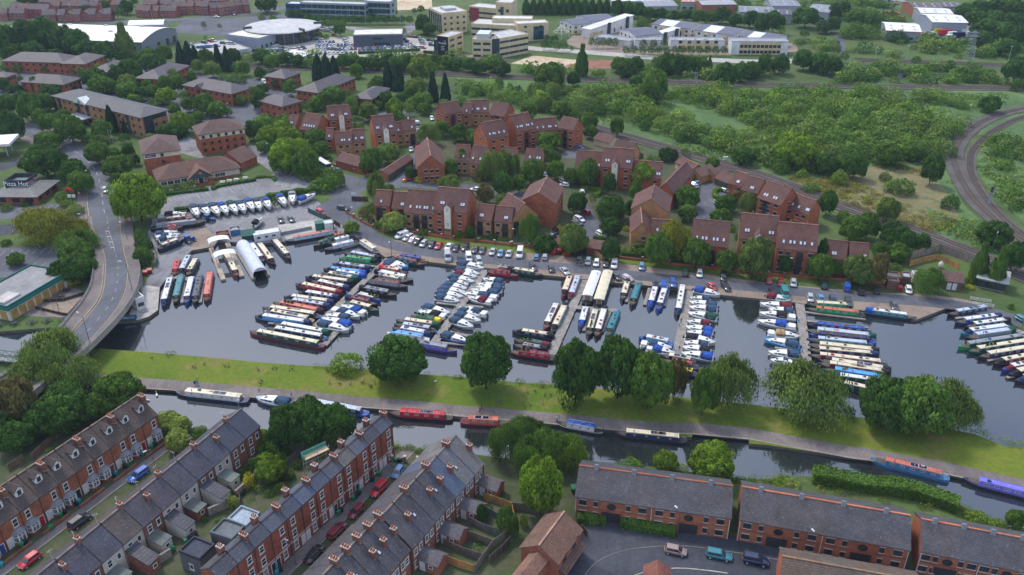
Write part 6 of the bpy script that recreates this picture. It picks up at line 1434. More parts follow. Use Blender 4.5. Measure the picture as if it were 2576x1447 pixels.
cr_rows('right of the second pontoon',"""
11 2280 1366 2488 1408 nw
11 2222 1418 2480 1462 nw
21 2210 4 2478 36 nw
21 2160 30 2446 74 nw
21 2064 64 2428 112 nw m
21 2132 106 2372 158 mw m
21 2046 208 2322 282 nw m
21 2252 296 2044 238 nw
21 2264 348 2008 280 nw
21 2188 408 1956 330 nw
21 2154 560 1868 482 nb""")
cr_rows('right of the fourth pontoon',"""
22 2098 82 1828 28 bw
22 1788 112 1996 142 nw
22 1780 152 2068 202 nw
22 1778 204 2068 240 nw
22 1764 262 2064 322 gw
22 1758 346 1994 386 mw
22 1746 402 2028 458 bw
22 1758 456 2012 502 bw
22 2052 564 1738 506 kw
22 1726 560 1978 600 nw
22 1712 608 2004 654 kw
22 1704 668 2028 720 bw""")
cr_rows('left of the fourth pontoon',"""
22 1610 616 1294 572 nw m
22 1646 674 1354 616 bw m""")
cr_rows('left of the fifth pontoon',"""
23 232 140 -22 94 mw
23 -84 168 250 212 mw
23 2 224 264 262 nw
23 -92 262 280 312 kw m
23 -108 340 280 408 bw m
23 322 502 -4 464 aw m
23 -38 526 322 602 nl
23 0 656 324 700 nw
23 20 738 244 768 -w""")
cr_rows('on the canal',"""
21 2 1116 352 1176 ns""")
# boats ashore in the yard
def trailer_for(t,L,col=(.05,.05,.06)):
 r=thing('boat_cradle',(t.location.x,t.location.y,0),t.rotation_euler.z)
 m=MB();m.box(-L*.35,L*.35,-.55,-.45,.35,.47);m.box(-L*.35,L*.35,.45,.55,.35,.47)
 for x in (-L*.3,0,L*.3): m.box(x-.06,x+.06,-.9,.9,.3,.36)
 ob('frame',m.mesh('frame','metal'),r,color=col)
 for x in (-L*.3,L*.3):
  for y in (-.85,.85): ob('support_post',cached('spost',lambda: MB().box(-.07,.07,-.07,.07,0,.95).mesh('support_post','metal')),r,(x,y,0),color=col)
 auto(r,'dark metal cradle under a boat ashore','boat cradle','cradles under boats ashore',near='in the boatyard');return r
n0=len(CR)
cr_rows('ashore along the hedge',"""
10 1995 735 1942 638 nw
10 2100 718 2038 640 nw
10 2206 720 2122 622 nw
10 2290 708 2222 618 bw
10 2386 700 2308 602 gw
10 2466 690 2402 602 nw
10 2552 672 2488 578 bw
11 44 666 0 578 nw
11 140 652 92 568 bw
11 296 622 236 534 bw
11 372 602 364 508 yw
11 598 514 424 586 bw""",z=.95,zpx=1.4)
cr_rows('in the left boatyard',"""
10 1884 712 1588 742 kw m
10 1792 898 1560 936 nw
10 1818 926 1572 962 nw m
10 1800 948 1600 990 nw
11 64 762 -20 830 kw""",z=.9,zpx=1.3)
for t in CR[n0:]: trailer_for(t,7)
n1=len(NB)
for e,col,L_,pl in (((1596,795,1925,748),'cmm','x','in the left boatyard'),((2062,790,1514,852),'yyk','x','in the left boatyard'),((1842,846,1640,872),'rrk','x','in the left boatyard'),((1842,972,1592,1066),'cnk','x','in the left boatyard')):
 a,b=T(10,e[0],e[1],1.3),T(10,e[2],e[3],1.3);t=narrowboat(a,b,*col,z=.85,wins=4);auto(t,'%s-roofed narrowboat ashore' % CN[col[0]],'narrowboat','narrowboats standing ashore',near=pl);trailer_for(t,9,(.02,.06,.16))
# ---------------------------------------------------------------- pontoons
def pontoon(pts,w,label,rc=None,piles=True,name='pontoon',col=(.30,.27,.24)):
 wp=[G(u,v,-.15) for u,v in pts];a,b=wp[0],wp[-1];L=(b-a).length;rz=math.atan2(b.y-a.y,b.x-a.x)
 t=thing(name,(a.x,a.y,WATER_Z),rz)
 m=MB();m.box(0,L,-w/2,w/2,.12,.52);ob('float',m.mesh('float','concrete'),t,color=(.16,.14,.12))
 npl=int(L/.9)
 if npl <= 90:
  pl=cached(('plank',w),lambda: MB().box(-.42,.42,-w/2-.04,w/2+.04,.525,.58).mesh('plank','deck'))
  for k in range(npl): ob('plank',pl,t,(.45+.9*k,0,rnd.uniform(-.006,.006)),color=col)
 if piles:
  for k in range(max(2,int(L/12))):
   x=L*(k+.5)/max(2,int(L/12))
   ob('pile',cached('pile',lambda: MB().cyl(0,0,-1,1.5,.11,n=8).mesh('pile','metal')),t,(x,w/2+.15,0),color=(.25,.25,.27))
   ob('service_post',cached('spst',lambda: MB().box(-.14,.14,-.14,.14,.56,1.45).mesh('service_post','plastic')),t,(x+3,-w/2+.25,0),color=(.05,.30,.60))
 tag(t,label,'pontoon');return t
pontoon([(978,650),(896,725),(792,822)],2.0,'long wooden pontoon nearest the boatyard, narrowboats on both sides')
pontoon([(848,832),(815,868)],1.6,'short pale railed walkway at the end of the first pontoon')
pontoon([(1222,678),(1092,862)],2.2,'second wooden pontoon from the left lined with white cruisers')
pontoon([(1472,700),(1386,892)],2.3,'third wooden pontoon with houseboats at its landward end')
pontoon([(1445,772),(1556,782)],1.8,'railed cross jetty in front of the two houseboats')
pontoon([(1735,728),(1702,898)],2.3,'fourth wooden pontoon with cruisers close along its right side')
pontoon([(2012,763),(2030,912)],2.3,'fifth wooden pontoon at the right with narrowboats alongside')
pontoon([(405,690),(532,712)],1.8,'short jetty between two rows of narrowboats below the boatyard')
pontoon([(2549,828),(2600,845)],1.8,'stub of jetty at the right picture edge among the fanned boats')
FN=[(20,1830,150,1850,-60),(20,2015,145,2040,-80),(11,860,1050,1030,1005),(11,1000,1205,1230,1235),(21,120,352,560,384),(11,190,1210,95,1080),(21,1040,50,1240,72),(21,1815,150,2020,172),(21,2090,172,2290,195),(21,1950,440,2165,490),(21,1830,548,2110,572),(22,720,430,790,225),(22,905,445,985,240),(22,1150,140,1195,0),(22,1335,170,1385,0),(22,1535,180,1575,10),(22,1770,305,2050,328),(23,350,240,985,315),(23,362,328,1012,398),(23,70,600,320,636),(23,1890,305,2240,258),(23,2210,730,2560,660),(23,2405,900,2600,862)]
for i,(rc,x0,y0,x1,y1) in enumerate(FN):
 a,b=T(rc,x0,y0,-.2),T(rc,x1,y1,-.2);L=(b-a).length;t=thing('finger_jetty',(a.x,a.y,WATER_Z),math.atan2(b.y-a.y,b.x-a.x))
 ob('float',MB().box(0,L,-.4,.4,.1,.42).mesh('float','concrete'),t,color=(.2,.17,.14));
 pl=cached('fplank',lambda: MB().box(-.42,.42,-.44,.44,.425,.47).mesh('plank','deck'))
 for k in range(int(L/.9)): ob('plank',pl,t,(.45+.9*k,0,rnd.uniform(-.005,.005)),color=(.32,.28,.23))
 auto(t,'narrow wooden finger jetty between boats','jetty','finger jetties')
# ---------------------------------------------------------------- covered dock
a,b=T(10,2430,945,3.4),T(11,30,1225,3.4);d=b-a;L=d.length;t=thing('covered_dock',(a.x,a.y,WATER_Z),math.atan2(d.y,d.x));w,hh=2.1,2.8
m=MB();n_=int(L/1.4)
rg=[]
for k in range(2*n_+1):
 f=1.0 if k % 2==0 else 1.045;rg.append([(L*k/(2*n_),w*f*math.cos(a_),.6+hh*f*math.sin(a_)**.8) for a_ in [math.pi*j/16 for j in range(17)]])
m.loft(rg,cap=False,closed=False);ob('arched_cover',m.mesh('arched_cover','canvas',True,fix=False),t,color=(.50,.53,.60))
for k in range(0,n_+1,2):
 m=MB();m.tube([(L*k/n_,w*.98*math.cos(a_),.6+hh*.98*math.sin(a_)**.8) for a_ in [math.pi*j/12 for j in range(13)]],.06,5);ob('hoop',m.mesh('hoop','metal'),t,color=(.4,.4,.42))
for x in (.05,L-.05): m=MB();pf=[(w*.97*math.cos(a_),.6+hh*.97*math.sin(a_)**.8) for a_ in [math.pi*(.2+.6*j/10) for j in range(11)]];m.hull([(x-.03,y,z) for y,z in pf],[(x+.03,y,z) for y,z in pf]);ob('end_panel',m.mesh('end_panel','canvas'),t,color=(.42,.45,.5))
for s_ in (-1,1): ob('side_float',MB().box(0,L,s_*w-.5,s_*w+.5,.05,.55).mesh('side_float','timber'),t,color=(.3,.26,.2))
tag(t,'white ribbed tunnel cover over a floating dock by the boatyard','covered dock')
a,b=T(10,2200,1010,-.1),T(10,2340,1345,-.1);d=b-a;L=d.length;t=thing('work_dock',(a.x,a.y,WATER_Z),math.atan2(d.y,d.x))
for s_ in (-2.6,2.6): ob('side_float',MB().box(0,L,s_-.7,s_+.7,.05,.6).mesh('side_float','timber'),t,color=(.34,.29,.22))
for x in (.06,.5):
 m=MB()
 for s_ in (-2.6,2.6):
  for dx in (0,2.4): m.tube([(L*x+dx,s_,.5),(L*x+dx,s_,3.2)],.05,5)
 ob('frame',m.mesh('frame','metal'),t,color=(.45,.45,.46))
 m=MB();m.loft([[(L*x-.5+3.4*k/1,3.2*math.cos(a_),3.1+.9*math.sin(a_)) for a_ in [math.pi*j/10 for j in range(11)]] for k in (0,1)],cap=False,closed=False);ob('canopy',m.mesh('canopy','canvas',True,fix=False),t,color=(.62,.64,.66))
tag(t,'open work dock with two pale arched canopies beside the white tunnel','work dock')
a,b=T(10,2390,1340,-.1),T(10,2260,1090,-.1);t=narrowboat(a,b,'c','k','m',wins=4);tag(t,'dark narrowboat with cream roof lying in the open work dock','narrowboat')
# ================================================================ VEGETATION
rng=np.random.default_rng(11)
def leaf_mesh(name,C,N,S,tint,asp=1.0,fix_up=False,ND=None):
 """one small quad per leaf clump: centres C, normals N, half sizes S"""
 n=len(C);N=N/np.linalg.norm(N,axis=1,keepdims=True)
 if fix_up: U=np.tile([0.,0.,-1.],(n,1))+rng.normal(0,.22,(n,3))
 else: U=rng.normal(0,1,(n,3))
 U -= (U*N).sum(1,keepdims=True)*N;U /= np.linalg.norm(U,axis=1,keepdims=True)+1e-9;V=np.cross(N,U)
 a=U*S[:,None]*asp;b=V*S[:,None]
 bend=N*S[:,None]*.35
 vs=np.stack([C-a-b*.55,C-b*.1+a*.2-bend*0+b*-.75,C+a+b*.25,C-a*.15+b],1).reshape(-1,3)
 me=bpy.data.meshes.new(name);me.vertices.add(4*n);me.vertices.foreach_set('co',vs.astype(np.float32).ravel())
 me.loops.add(4*n);me.loops.foreach_set('vertex_index',np.arange(4*n,dtype=np.int32))
 me.polygons.add(n);me.polygons.foreach_set('loop_start',np.arange(0,4*n,4,dtype=np.int32));me.polygons.foreach_set('loop_total',np.full(n,4,dtype=np.int32))
 at=me.color_attributes.new('tint','FLOAT_COLOR','POINT')
 tc4=np.ones((4*n,4),np.float32);tc4[:,:3]=np.repeat(tint,4,0);at.data.foreach_set('color',tc4.ravel())
 me.materials.append(MT['foliage']);me.update(calc_edges=True)
 if ND is not None:                  # leaves lit as the clump they sit on
  ND=ND/(np.linalg.norm(ND,axis=1,keepdims=True)+1e-9);me.polygons.foreach_set('use_smooth',np.ones(n,bool));me.normals_split_custom_set_from_vertices(np.repeat(ND,4,0).astype(np.float32))
 return me
def rdir(n):
 d=rng.normal(0,1,(n,3));return d/np.linalg.norm(d,axis=1,keepdims=True)
def crown_pts(kind,n,seed):
 global rng
 rng=np.random.default_rng(seed)
 if kind in 'rb':
  m=(78 if n>8000 else 46) if kind=='r' else 26
  k=np.arange(m)+.5;ph=np.arccos(1-1.55*k/m) if kind=='r' else np.arccos(1-1.15*k/m);th=math.pi*(1+5**.5)*k+rng.uniform(0,6)
  Ld=np.stack([np.cos(th)*np.sin(ph),np.sin(th)*np.sin(ph),np.cos(ph)],1)
  rr=rng.uniform(.60,.86,m);Lc=Ld*rr[:,None]*np.array([1,1,.95]);Lr=rng.uniform(.17,.30,m)*(1.12 if m<70 else .92)
  Lc=np.vstack([Lc,rng.normal(0,.22,(6,3))]);Lr=np.r_[Lr,rng.uniform(.42,.56,6)];lt=rng.uniform(.72,1.30,len(Lr))
  w=Lr**2;w[-6:] *= .3;li=rng.choice(len(Lr),n,p=w/w.sum());d=rdir(n);out=Lc[li]/(np.linalg.norm(Lc[li],axis=1,keepdims=True)+.1)
  d=d+out*.45+np.array([0,0,.35]);d /= np.linalg.norm(d,axis=1,keepdims=True)
  C=Lc[li]+d*(Lr[li]*rng.uniform(.72,1.08,n))[:,None]
  N=d+rng.normal(0,.55,(n,3));S=rng.uniform(.028,.058,n)*(1.35 if n<2000 else 1.0)
  t=(lt[li]*rng.uniform(.72,1.28,n))[:,None]*np.stack([rng.uniform(.9,1.15,n),np.ones(n),rng.uniform(.75,1.15,n)],1)
  if kind=='r': C[:,2]=.07+(C[:,2]+.82)/1.82*.93
  else: C[:,2]=np.clip((C[:,2]+.25)/1.2,.0,2)
  return C,N,S,t,1.0,False,d+np.array([0,0,.10])+rng.normal(0,.20,(n,3))
 if kind=='w':
  m=30;th=rng.uniform(0,6.28,m);r0=np.sqrt(rng.uniform(.02,.62,m));z0=.93-.42*r0**2+rng.uniform(-.12,.05,m)
  li=rng.integers(0,m,n);f=rng.uniform(0,1,n)**1.1;sp=rng.normal(0,.15,(n,2))
  drop=(z0[li]-.12)*rng.uniform(.35,1,n)*f
  x=r0[li]*np.cos(th[li])*(1+.28*f)+sp[:,0];y=r0[li]*np.sin(th[li])*(1+.28*f)+sp[:,1]
  C=np.stack([x,y,z0[li]-drop-.25*(sp**2).sum(1)/.15*.3],1)
  N=np.stack([x,y,np.full(n,.25)],1)+rng.normal(0,.45,(n,3));S=rng.uniform(.016,.034,n)
  lt=rng.uniform(.8,1.2,m);t=(lt[li]*rng.uniform(.7,1.25,n))[:,None]*np.ones((1,3))
  return C,N,S*1.15,t,1.7,True,np.stack([x,y,np.full(n,.55)],1)+rng.normal(0,.3,(n,3))
 if kind in 'cp':
  z=rng.uniform(0,1,n)**(.8 if kind=='c' else 1)
  prof=((1-z)**.62*.95+.06) if kind=='c' else (.35+.65*np.sin(np.clip(z*1.05+.18,0,1)*math.pi)**.6)*(1-.12*z)
  a=rng.uniform(0,6.28,n);rip=1+.13*np.sin(a*5+z*23)+.10*np.sin(a*3-z*37);r=prof*rip*rng.uniform(.72,1.0,n)
  C=np.stack([r*np.cos(a),r*np.sin(a),.03+z*.97],1);N=np.stack([np.cos(a),np.sin(a),np.full(n,.3)],1)+rng.normal(0,.5,(n,3))
  S=rng.uniform(.05,.10,n) if kind=='c' else rng.uniform(.04,.085,n);t=rng.uniform(.7,1.25,(n,1))*np.ones((1,3));return C,N,S,t,1.5,True,np.stack([np.cos(a),np.sin(a),np.full(n,.45)],1)+rng.normal(0,.3,(n,3))
CR_M={}
for kind,cnt,n in (('r',5,6800),('R',3,15000),('b',4,2200),('w',3,5600),('W',2,12000),('c',2,3000),('p',2,3400)):
 CR_M[kind]=[]
 for j in range(cnt):
  C,N,S,t,asp,up,ND=crown_pts(kind.lower(),n,100+17*j+ord(kind))
  S=S*(.64 if kind.isupper() else .9)
  CR_M[kind].append(leaf_mesh('crown',C,N,S,t,asp,up,ND))
def trunk_mesh(j):
 r_=random.Random(j);m=MB();m.tube([(0,0,-.02),(.01,0,.2),(.0,.02,.45),(.02,0,.7)],[.055,.042,.032,.016],7)
 for k in range(6):
  a=1.05*k+r_.random();z=.24+.07*k;l=.5-.05*k;m.tube([(0,0,z),(l*.5*math.cos(a),l*.5*math.sin(a),z+.1),(l*math.cos(a),l*math.sin(a),z+.22)],[.025,.016,.007],5)
 return m.mesh('trunk','bark',True)
TRK=[trunk_mesh(j) for j in range(3)]
FC={'d':(.020,.055,.014),'m':(.040,.092,.017),'y':(.085,.150,.018),'Y':(.095,.175,.016),'o':(.055,.088,.030),'l':(.072,.128,.032),'u':(.010,.032,.018),'g':(.30,.27,.015),'q':(.075,.075,.035),'P':(.035,.014,.028),'f':(.12,.17,.055),'w':(.11,.125,.018),'h':(.17,.055,.02)}
FC['l']=(.058,.098,.030);FC['t']=(.078,.066,.036);FC['d']=(.025,.066,.014);FC['o']=(.068,.112,.030);FC['Y']=(.068,.125,.014);FC['y']=(.066,.115,.017);FC['m']=(.042,.090,.017)
FC={k: (min(.42,v[0]*2.2+.006),min(.42,v[1]*2.1),v[2]*1.5+.004) for k,v in FC.items()}
FN_={'d':'dark green','m':'mid green','y':'yellow-green','Y':'bright lime green','o':'grey-green','l':'pale fresh green','u':'blackish green','g':'golden yellow','q':'brownish green','P':'dark purple','f':'pale flowering','w':'olive yellow','h':'rusty orange'}
KN={'r':('broadleaf_tree','round-headed tree','tree'),'R':('broadleaf_tree','big leafy tree','tree'),'b':('shrub','bushy shrub','shrub'),'w':('willow_tree','drooping tree','tree'),'W':('willow_tree','big drooping willow','tree'),'c':('conifer_tree','pointed conifer','tree'),'p':('poplar_tree','tall slim poplar','tree')}
TREES=[]
def tree(rc,x,y,w,h,kind,col):
 u,v=UV(rc,x,y)
 for _ in range(3):
  s4=sc_at(v)*4 if _==0 else s4
  Wd=w/s4;th=PITCH+math.atan((v-CV)/FPX);ap=h/s4
  H=math.sqrt(max((.45*ap)**2,ap**2-(Wd*math.sin(th)*.85)**2))/math.cos(th)
  H=max(H,Wd*(.42 if kind=='b' else .72)) if kind not in 'cp' else max(H,Wd*1.4)
  if kind in 'rR': H *= 1.10
  p=G(u,v,H*.5);zc=p.y*_c-(p.z-CAM_H)*_s;s4=FPX*4/zc
 TREES.append((w*h/16,p,Wd,H,kind,col))
def plant(k,p,Wd,H,kind,col):
 name,kd,cat=KN[kind]
 t=thing(name,(p.x,p.y,0),(k*2.39) % 6.28);j=k % len(CR_M[kind]);f=FC[col];q=.88+.24*((k*37 % 100)/100)
 ob('foliage' if kind=='b' else 'crown',CR_M[kind][j],t,scale=(Wd*.5,Wd*.5,H),color=tuple(c*q for c in f))
 ob('stem' if kind=='b' else 'trunk',TRK[k % 3],t,scale=(Wd*.35,Wd*.35,H*(.6 if kind=='b' else .95)))
 auto(t,'%s %s' % (FN_[col],kd),cat,'trees and shrubs around the marina')
def trees(rc,txt):
 for e in txt.replace('\n',';').split(';'):
  f=e.split()
  if len(f)<5: continue
  x,y,w,h=[float(q) for q in f[:4]];k,c=f[4][0],f[4][1];tree(rc,x,y,w,h,k,c)
trees(0,"""60 420 220 300 rd;250 380 270 330 rd;450 350 330 320 Rd;620 400 270 260 rd;770 430 260 250 rd;330 505 210 170 rd;140 520 210 150 rm;870 500 240 180 rd;1045 520 220 200 rd;1245 425 190 340 po;560 545 140 100 rd;420 545 130 100 rd;1225 575 130 110 rd;1385 580 110 90 rd;1480 565 200 140 rm;1530 640 260 180 rd;1655 545 160 170 rm;1810 550 110 210 cu;1890 545 130 220 cu;1960 565 110 180 cu;2190 590 110 240 cu;2280 600 110 230 cu;2070 575 150 150 rm;2350 565 140 150 rd;2440 690 140 140 rm;2370 690 110 90 rd;2135 700 170 150 ro;1985 660 120 160 wo;2375 785 230 110 bm
1300 720 230 240 rd;1185 765 200 200 rd;950 790 260 180 rd;1010 855 250 180 rm;750 690 90 110 wo;460 690 90 90 wo;200 785 70 60 bd;345 855 110 150 rm;600 835 220 90 by;500 935 220 160 rd;470 1030 240 150 rd;60 1060 180 200 rd;215 1000 180 150 rd;290 1085 240 260 rm;400 1180 140 160 rm;100 1275 280 300 Rd;480 1240 170 170 rm;630 1185 180 150 rm;705 1300 300 270 Rm;1020 1305 190 190 rm;1290 835 210 160 ro;1285 925 230 180 rm;1430 945 160 130 rd;1535 925 170 130 rm;1665 965 210 150 rY;1560 1030 180 90 bm;1830 1235 260 210 RY;1650 1325 180 130 rd;1810 1325 170 110 rd;1735 770 150 180 wo;1650 835 130 140 rm;1785 845 150 170 rm;1560 800 100 110 wo;1925 775 110 110 rm;2060 1045 230 200 rm;2185 1105 200 160 rm;1900 1055 150 140 rm
655 1065 90 190 cu;575 1085 60 150 cu;1110 1205 120 250 cu;1260 1265 80 150 cu;1365 1255 85 190 cu;480 1425 260 90 rm;1005 1425 180 100 rl;2540 1310 150 190 rm;25 855 130 120 rd;2565 975 120 200 ro
280 22 200 70 rd;1270 75 140 130 rd;1195 135 110 100 rd;1340 22 100 60 rd;870 88 120 60 rd;1050 42 90 80 rd;540 58 80 60 rd;2050 252 60 70 rd;2210 268 50 60 rm;2065 384 40 60 ro;60 640 80 60 bd
1000 690 120 90 rm;1150 880 150 110 rd;1350 1010 160 100 rm;1480 860 120 110 rm;2250 790 110 90 rm;2420 1010 120 100 ro;900 1390 160 110 rm;1250 1395 130 90 rd;1520 1395 130 80 rm;820 720 110 90 rm;1120 690 110 90 rd;280 640 120 80 rd;180 690 110 70 rm;700 880 140 90 rd;1850 960 130 90 rm;2150 960 120 80 bm;1990 1180 150 90 rm;2290 1130 110 90 rd;20 700 110 90 rd;150 900 150 100 rd;330 1000 150 110 rm;1560 1180 120 100 rd;1750 1100 130 100 rm""")
tt=[]
for x in range(330,1210,78): tt.append('%d 142 90 90 rd' % x)
for x in range(500,1560,80): tt.append('%d 200 92 84 rd' % (x+7))
for x in range(590,880,70): tt.append('%d 245 84 80 rm' % x)
trees(1,';'.join(tt)+""";100 40 220 90 rd;60 182 80 70 rm;170 186 80 60 rm;1680 240 160 180 rd;1745 292 140 120 rd;1660 98 90 80 rd;1595 112 60 60 rd;1380 125 90 80 rd;1490 322 60 80 rm;840 292 120 140 rm;450 372 70 110 rm;630 348 70 90 rm;710 385 60 80 rm
60 565 180 140 rd;155 632 160 150 rm;300 592 170 130 rd;430 615 140 110 rd;520 640 120 90 rm;880 622 150 140 rd;980 600 150 110 rm;1080 642 170 130 rd;1200 642 150 120 rd;1330 602 150 120 rd;1400 652 200 130 rd;1510 622 170 150 rm;1665 695 280 290 Ro;1800 602 150 110 rd;1885 622 150 110 rm;2000 642 160 120 rd;2150 652 160 130 rd;2250 682 170 130 rd;2400 662 160 120 rm;2485 692 160 140 rd
620 685 140 240 cu;705 690 150 240 cu;785 700 130 230 cu;1325 765 120 250 cu;1425 785 160 240 cu;1780 885 115 270 cu;1905 888 110 260 cu;1010 712 130 130 rm;1000 755 110 80 by;1230 830 130 130 rm;1165 870 110 100 bm;1600 880 220 180 Ro;1540 935 130 120 bd;40 735 120 110 rd;2240 872 100 100 bd;2100 912 80 80 bd;2440 832 120 110 bm;2555 905 120 110 bd
310 912 90 110 rd;388 912 80 110 rd;930 938 80 80 rm;770 975 260 140 rm;620 1035 180 140 rm;560 1065 150 120 bm;985 1030 180 180 wo;1120 985 150 150 wo;1305 1005 160 150 rd;1135 1125 200 180 Rl;1390 1085 180 170 ry;1545 1108 90 110 ry;1600 1035 260 140 bm;1680 1010 200 150 rm;985 1115 130 160 wo;2060 1015 160 90 bm;270 1205 220 120 bm;90 1185 180 90 bm;80 1260 240 160 rm;150 1365 280 190 RY;330 1385 280 200 RY;265 1300 240 120 ry;600 1385 230 170 Rm;1470 1405 80 100 ry;1420 1155 170 120 bm;990 1268 80 70 bm;1055 1272 80 70 bm;40 1015 150 200 rd;1740 1345 250 230 Wo;1875 1295 160 150 rm;2050 1335 200 170 rm;2205 1375 200 150 rm;330 850 150 90 rm;60 900 130 100 rd;200 850 120 80 rd;880 1010 150 110 rm;1210 1060 130 100 rm;1450 1000 150 120 rd;1700 1095 150 80 rm;560 870 110 80 rm;450 1090 130 90 rm;1900 1050 130 90 rm;760 860 120 80 rd""")
tt=['%d 62 78 165 pd' % x for x in range(140,1000,74)]
for x in range(800,1100,60): tt.append('%d 430 74 100 rd' % x)
for x in range(1150,2160,82): tt.append('%d 512 84 94 rd' % x)
for x in range(1320,2130,104): tt.append('%d 444 80 90 rd' % x)
trees(2,';'.join(tt)+""";1060 85 130 160 rd;1160 92 140 150 rd;1270 102 150 140 rd;1390 142 140 120 rd;1500 142 150 110 rd;1620 162 150 110 rd;1750 152 150 110 rd;1880 172 150 120 rd;2000 182 150 120 rd;2120 152 170 150 rd;2250 202 140 120 rd;2400 192 170 160 rd;2520 232 150 180 rd;2490 292 130 60 bm;1320 222 170 90 bm;325 455 90 100 rd;390 452 80 100 rd;452 465 90 110 rd;522 458 90 110 rd;350 385 80 70 rd;430 388 90 70 rd;600 495 40 70 rd;70 402 60 80 rd;140 392 60 80 rd;705 615 130 300 pd;1150 685 230 170 rd;1080 645 170 140 rm;1250 655 150 150 rd;1460 645 130 190 wo;1560 645 200 200 rd;1680 645 180 180 rd;1800 655 180 180 rd;1900 665 160 170 rd;1985 655 70 170 po;2150 755 240 240 Rd;2300 725 200 180 rd;2420 705 200 160 rd;2540 655 140 200 rd
380 765 330 260 Rm;240 905 200 180 wo;405 905 180 180 wo;622 795 130 140 rd;1250 835 150 140 rd;1440 865 260 320 Rm;60 905 100 90 bd;660 885 80 80 bd;330 1035 190 170 Wo;500 1095 200 160 rm;170 1115 170 160 rm;640 1155 150 120 bm;780 1225 170 170 Rm;790 1325 140 130 rd;380 1425 250 110 rm;1060 1275 140 200 rm;1340 1255 120 110 bd;1480 1225 130 100 bf;1720 1375 140 110 bd;1850 1395 110 90 bd;2180 1325 140 110 bq;1050 985 260 130 bd;1170 1045 220 110 bd;850 1085 220 140 bd""")
trees(3,"""380 175 260 170 rd;60 225 200 200 rd;680 115 140 150 rd;770 85 120 130 rd;650 245 150 150 rd;365 342 100 90 rd;140 312 70 110 rm;560 272 150 120 rd;2000 115 200 150 rd;2130 85 200 160 rd;2300 65 220 150 rd;2480 95 220 180 rd;2100 195 250 160 rd;2280 205 250 180 rd;2450 225 250 180 rd;2200 305 280 200 rd;2380 335 280 200 rd;2520 365 200 220 rd;2170 395 200 150 rd;2420 475 220 160 rd;2500 705 260 250 Rd;2520 855 150 130 bd;1710 412 110 90 rd;1250 155 120 100 bm;1050 185 200 160 rm;900 175 200 150 rm;850 305 250 150 bm;1000 315 250 130 bm;1300 362 250 90 bd;1420 352 200 80 bd;570 502 80 80 rd;632 502 80 80 rd;692 512 80 90 rd;770 572 90 110 rd;370 605 230 190 Rd;520 625 220 190 rd;650 665 200 180 rd;120 645 200 180 rd;1490 612 100 90 rd;1655 642 60 60 bd;1830 665 130 100 bd;1950 735 160 110 bd;2060 775 150 110 bd;2240 1045 220 160 rd""")
trees(10,"""440 175 440 340 Rd;740 295 280 260 Rd;800 395 240 220 rm;980 95 260 220 Rm;1130 115 180 160 rm;1180 225 290 200 Rm;1180 365 140 130 rd;1380 545 540 470 RY;440 800 560 370 Ww;760 835 270 160 ww;770 985 400 260 Wm;760 1100 360 220 Rm;770 1245 380 260 Rd;600 1305 250 220 rd;740 1380 140 90 bg;620 525 150 100 bm;660 600 150 60 by;745 665 220 110 bo;150 1165 170 110 rm;60 992 120 70 bd;1400 925 120 110 bm;1440 1005 200 130 bd;1430 1125 180 170 Rm;1500 1110 110 90 bd;1410 1045 120 90 bd;1450 1195 150 80 bm;1680 450 150 70 bm;1780 440 120 60 bd;1850 425 110 80 bo;1930 400 70 80 by;2135 390 70 60 bh;2030 420 60 40 bh;1290 70 120 140 rm;1350 160 110 110 rm;1270 330 120 100 rd;60 640 150 60 bm;250 600 120 60 bd""")
trees(11,"""330 115 420 330 RY;260 205 250 180 Rm;500 195 280 280 Rm;640 65 220 160 Rm;80 35 160 120 rm;560 295 260 140 bm;720 305 280 130 bm;660 415 280 140 bm;760 385 200 160 bm;850 350 100 170 bm;1160 175 240 260 Rm;1330 95 230 200 Ro;1210 425 190 340 Wo;1340 445 110 110 wo;960 845 160 110 ry;1380 785 260 190 Rf;1240 815 120 100 bm;1160 645 120 90 bm;1080 685 120 110 bq;1160 765 80 70 bP;1560 295 120 130 rd;1640 362 90 60 bg;1495 376 46 30 bg;1850 382 80 60 bg;1775 392 60 30 bg;1950 245 180 170 Rm;2080 165 170 210 rm;1960 375 200 150 wo;2240 305 160 130 bq;2390 200 260 340 Wo;2510 175 150 300 wo;2300 505 170 190 rq;2480 405 220 230 rd;2480 562 160 120 by;190 595 90 100 rd;2150 890 100 120 rd;2380 930 120 70 bd;1690 890 120 50 bd;2050 922 120 80 bm;2230 952 100 60 bm""")
trees(12,"""180 845 220 330 Wm;320 1005 230 170 rd;200 285 250 250 Rm;330 115 210 210 Rm;70 405 140 170 rm;30 205 120 260 wo;440 265 190 190 Rm;760 295 220 280 Rm;600 325 160 160 rm;980 405 140 200 rd;1310 305 300 260 RY;1240 475 130 200 rm;660 595 200 210 Rd;810 555 80 130 rd;1000 645 320 230 Rd;1190 635 110 130 rd;620 965 290 310 Rl;1000 835 230 190 Rd;1000 1065 190 230 rd;1480 1065 290 330 Rm;1640 950 360 420 Ww;1860 1105 290 290 Rm;2160 1185 210 230 Rm;2450 1145 340 400 Rl;1760 535 260 220 Rm;1770 695 200 160 rm;2110 735 220 110 rm;2150 605 220 170 Rd;2400 585 220 220 Wo;2260 545 130 130 rq;2020 195 140 120 rm;1560 105 170 130 rd;1640 115 90 110 bP;1420 155 170 90 bm;1260 135 130 110 rq;2330 125 220 170 rd;1740 85 100 90 rm;1820 325 110 110 bm;1740 362 90 80 bY;475 862 90 80 bg;435 872 80 80 bP;410 892 40 40 bg;1150 852 80 50 bg;1290 1052 250 90 bm;1190 1082 60 36 bg;1265 1094 50 30 bg;440 135 110 110 rm;2220 860 80 60 bY;2290 930 110 80 bd""")
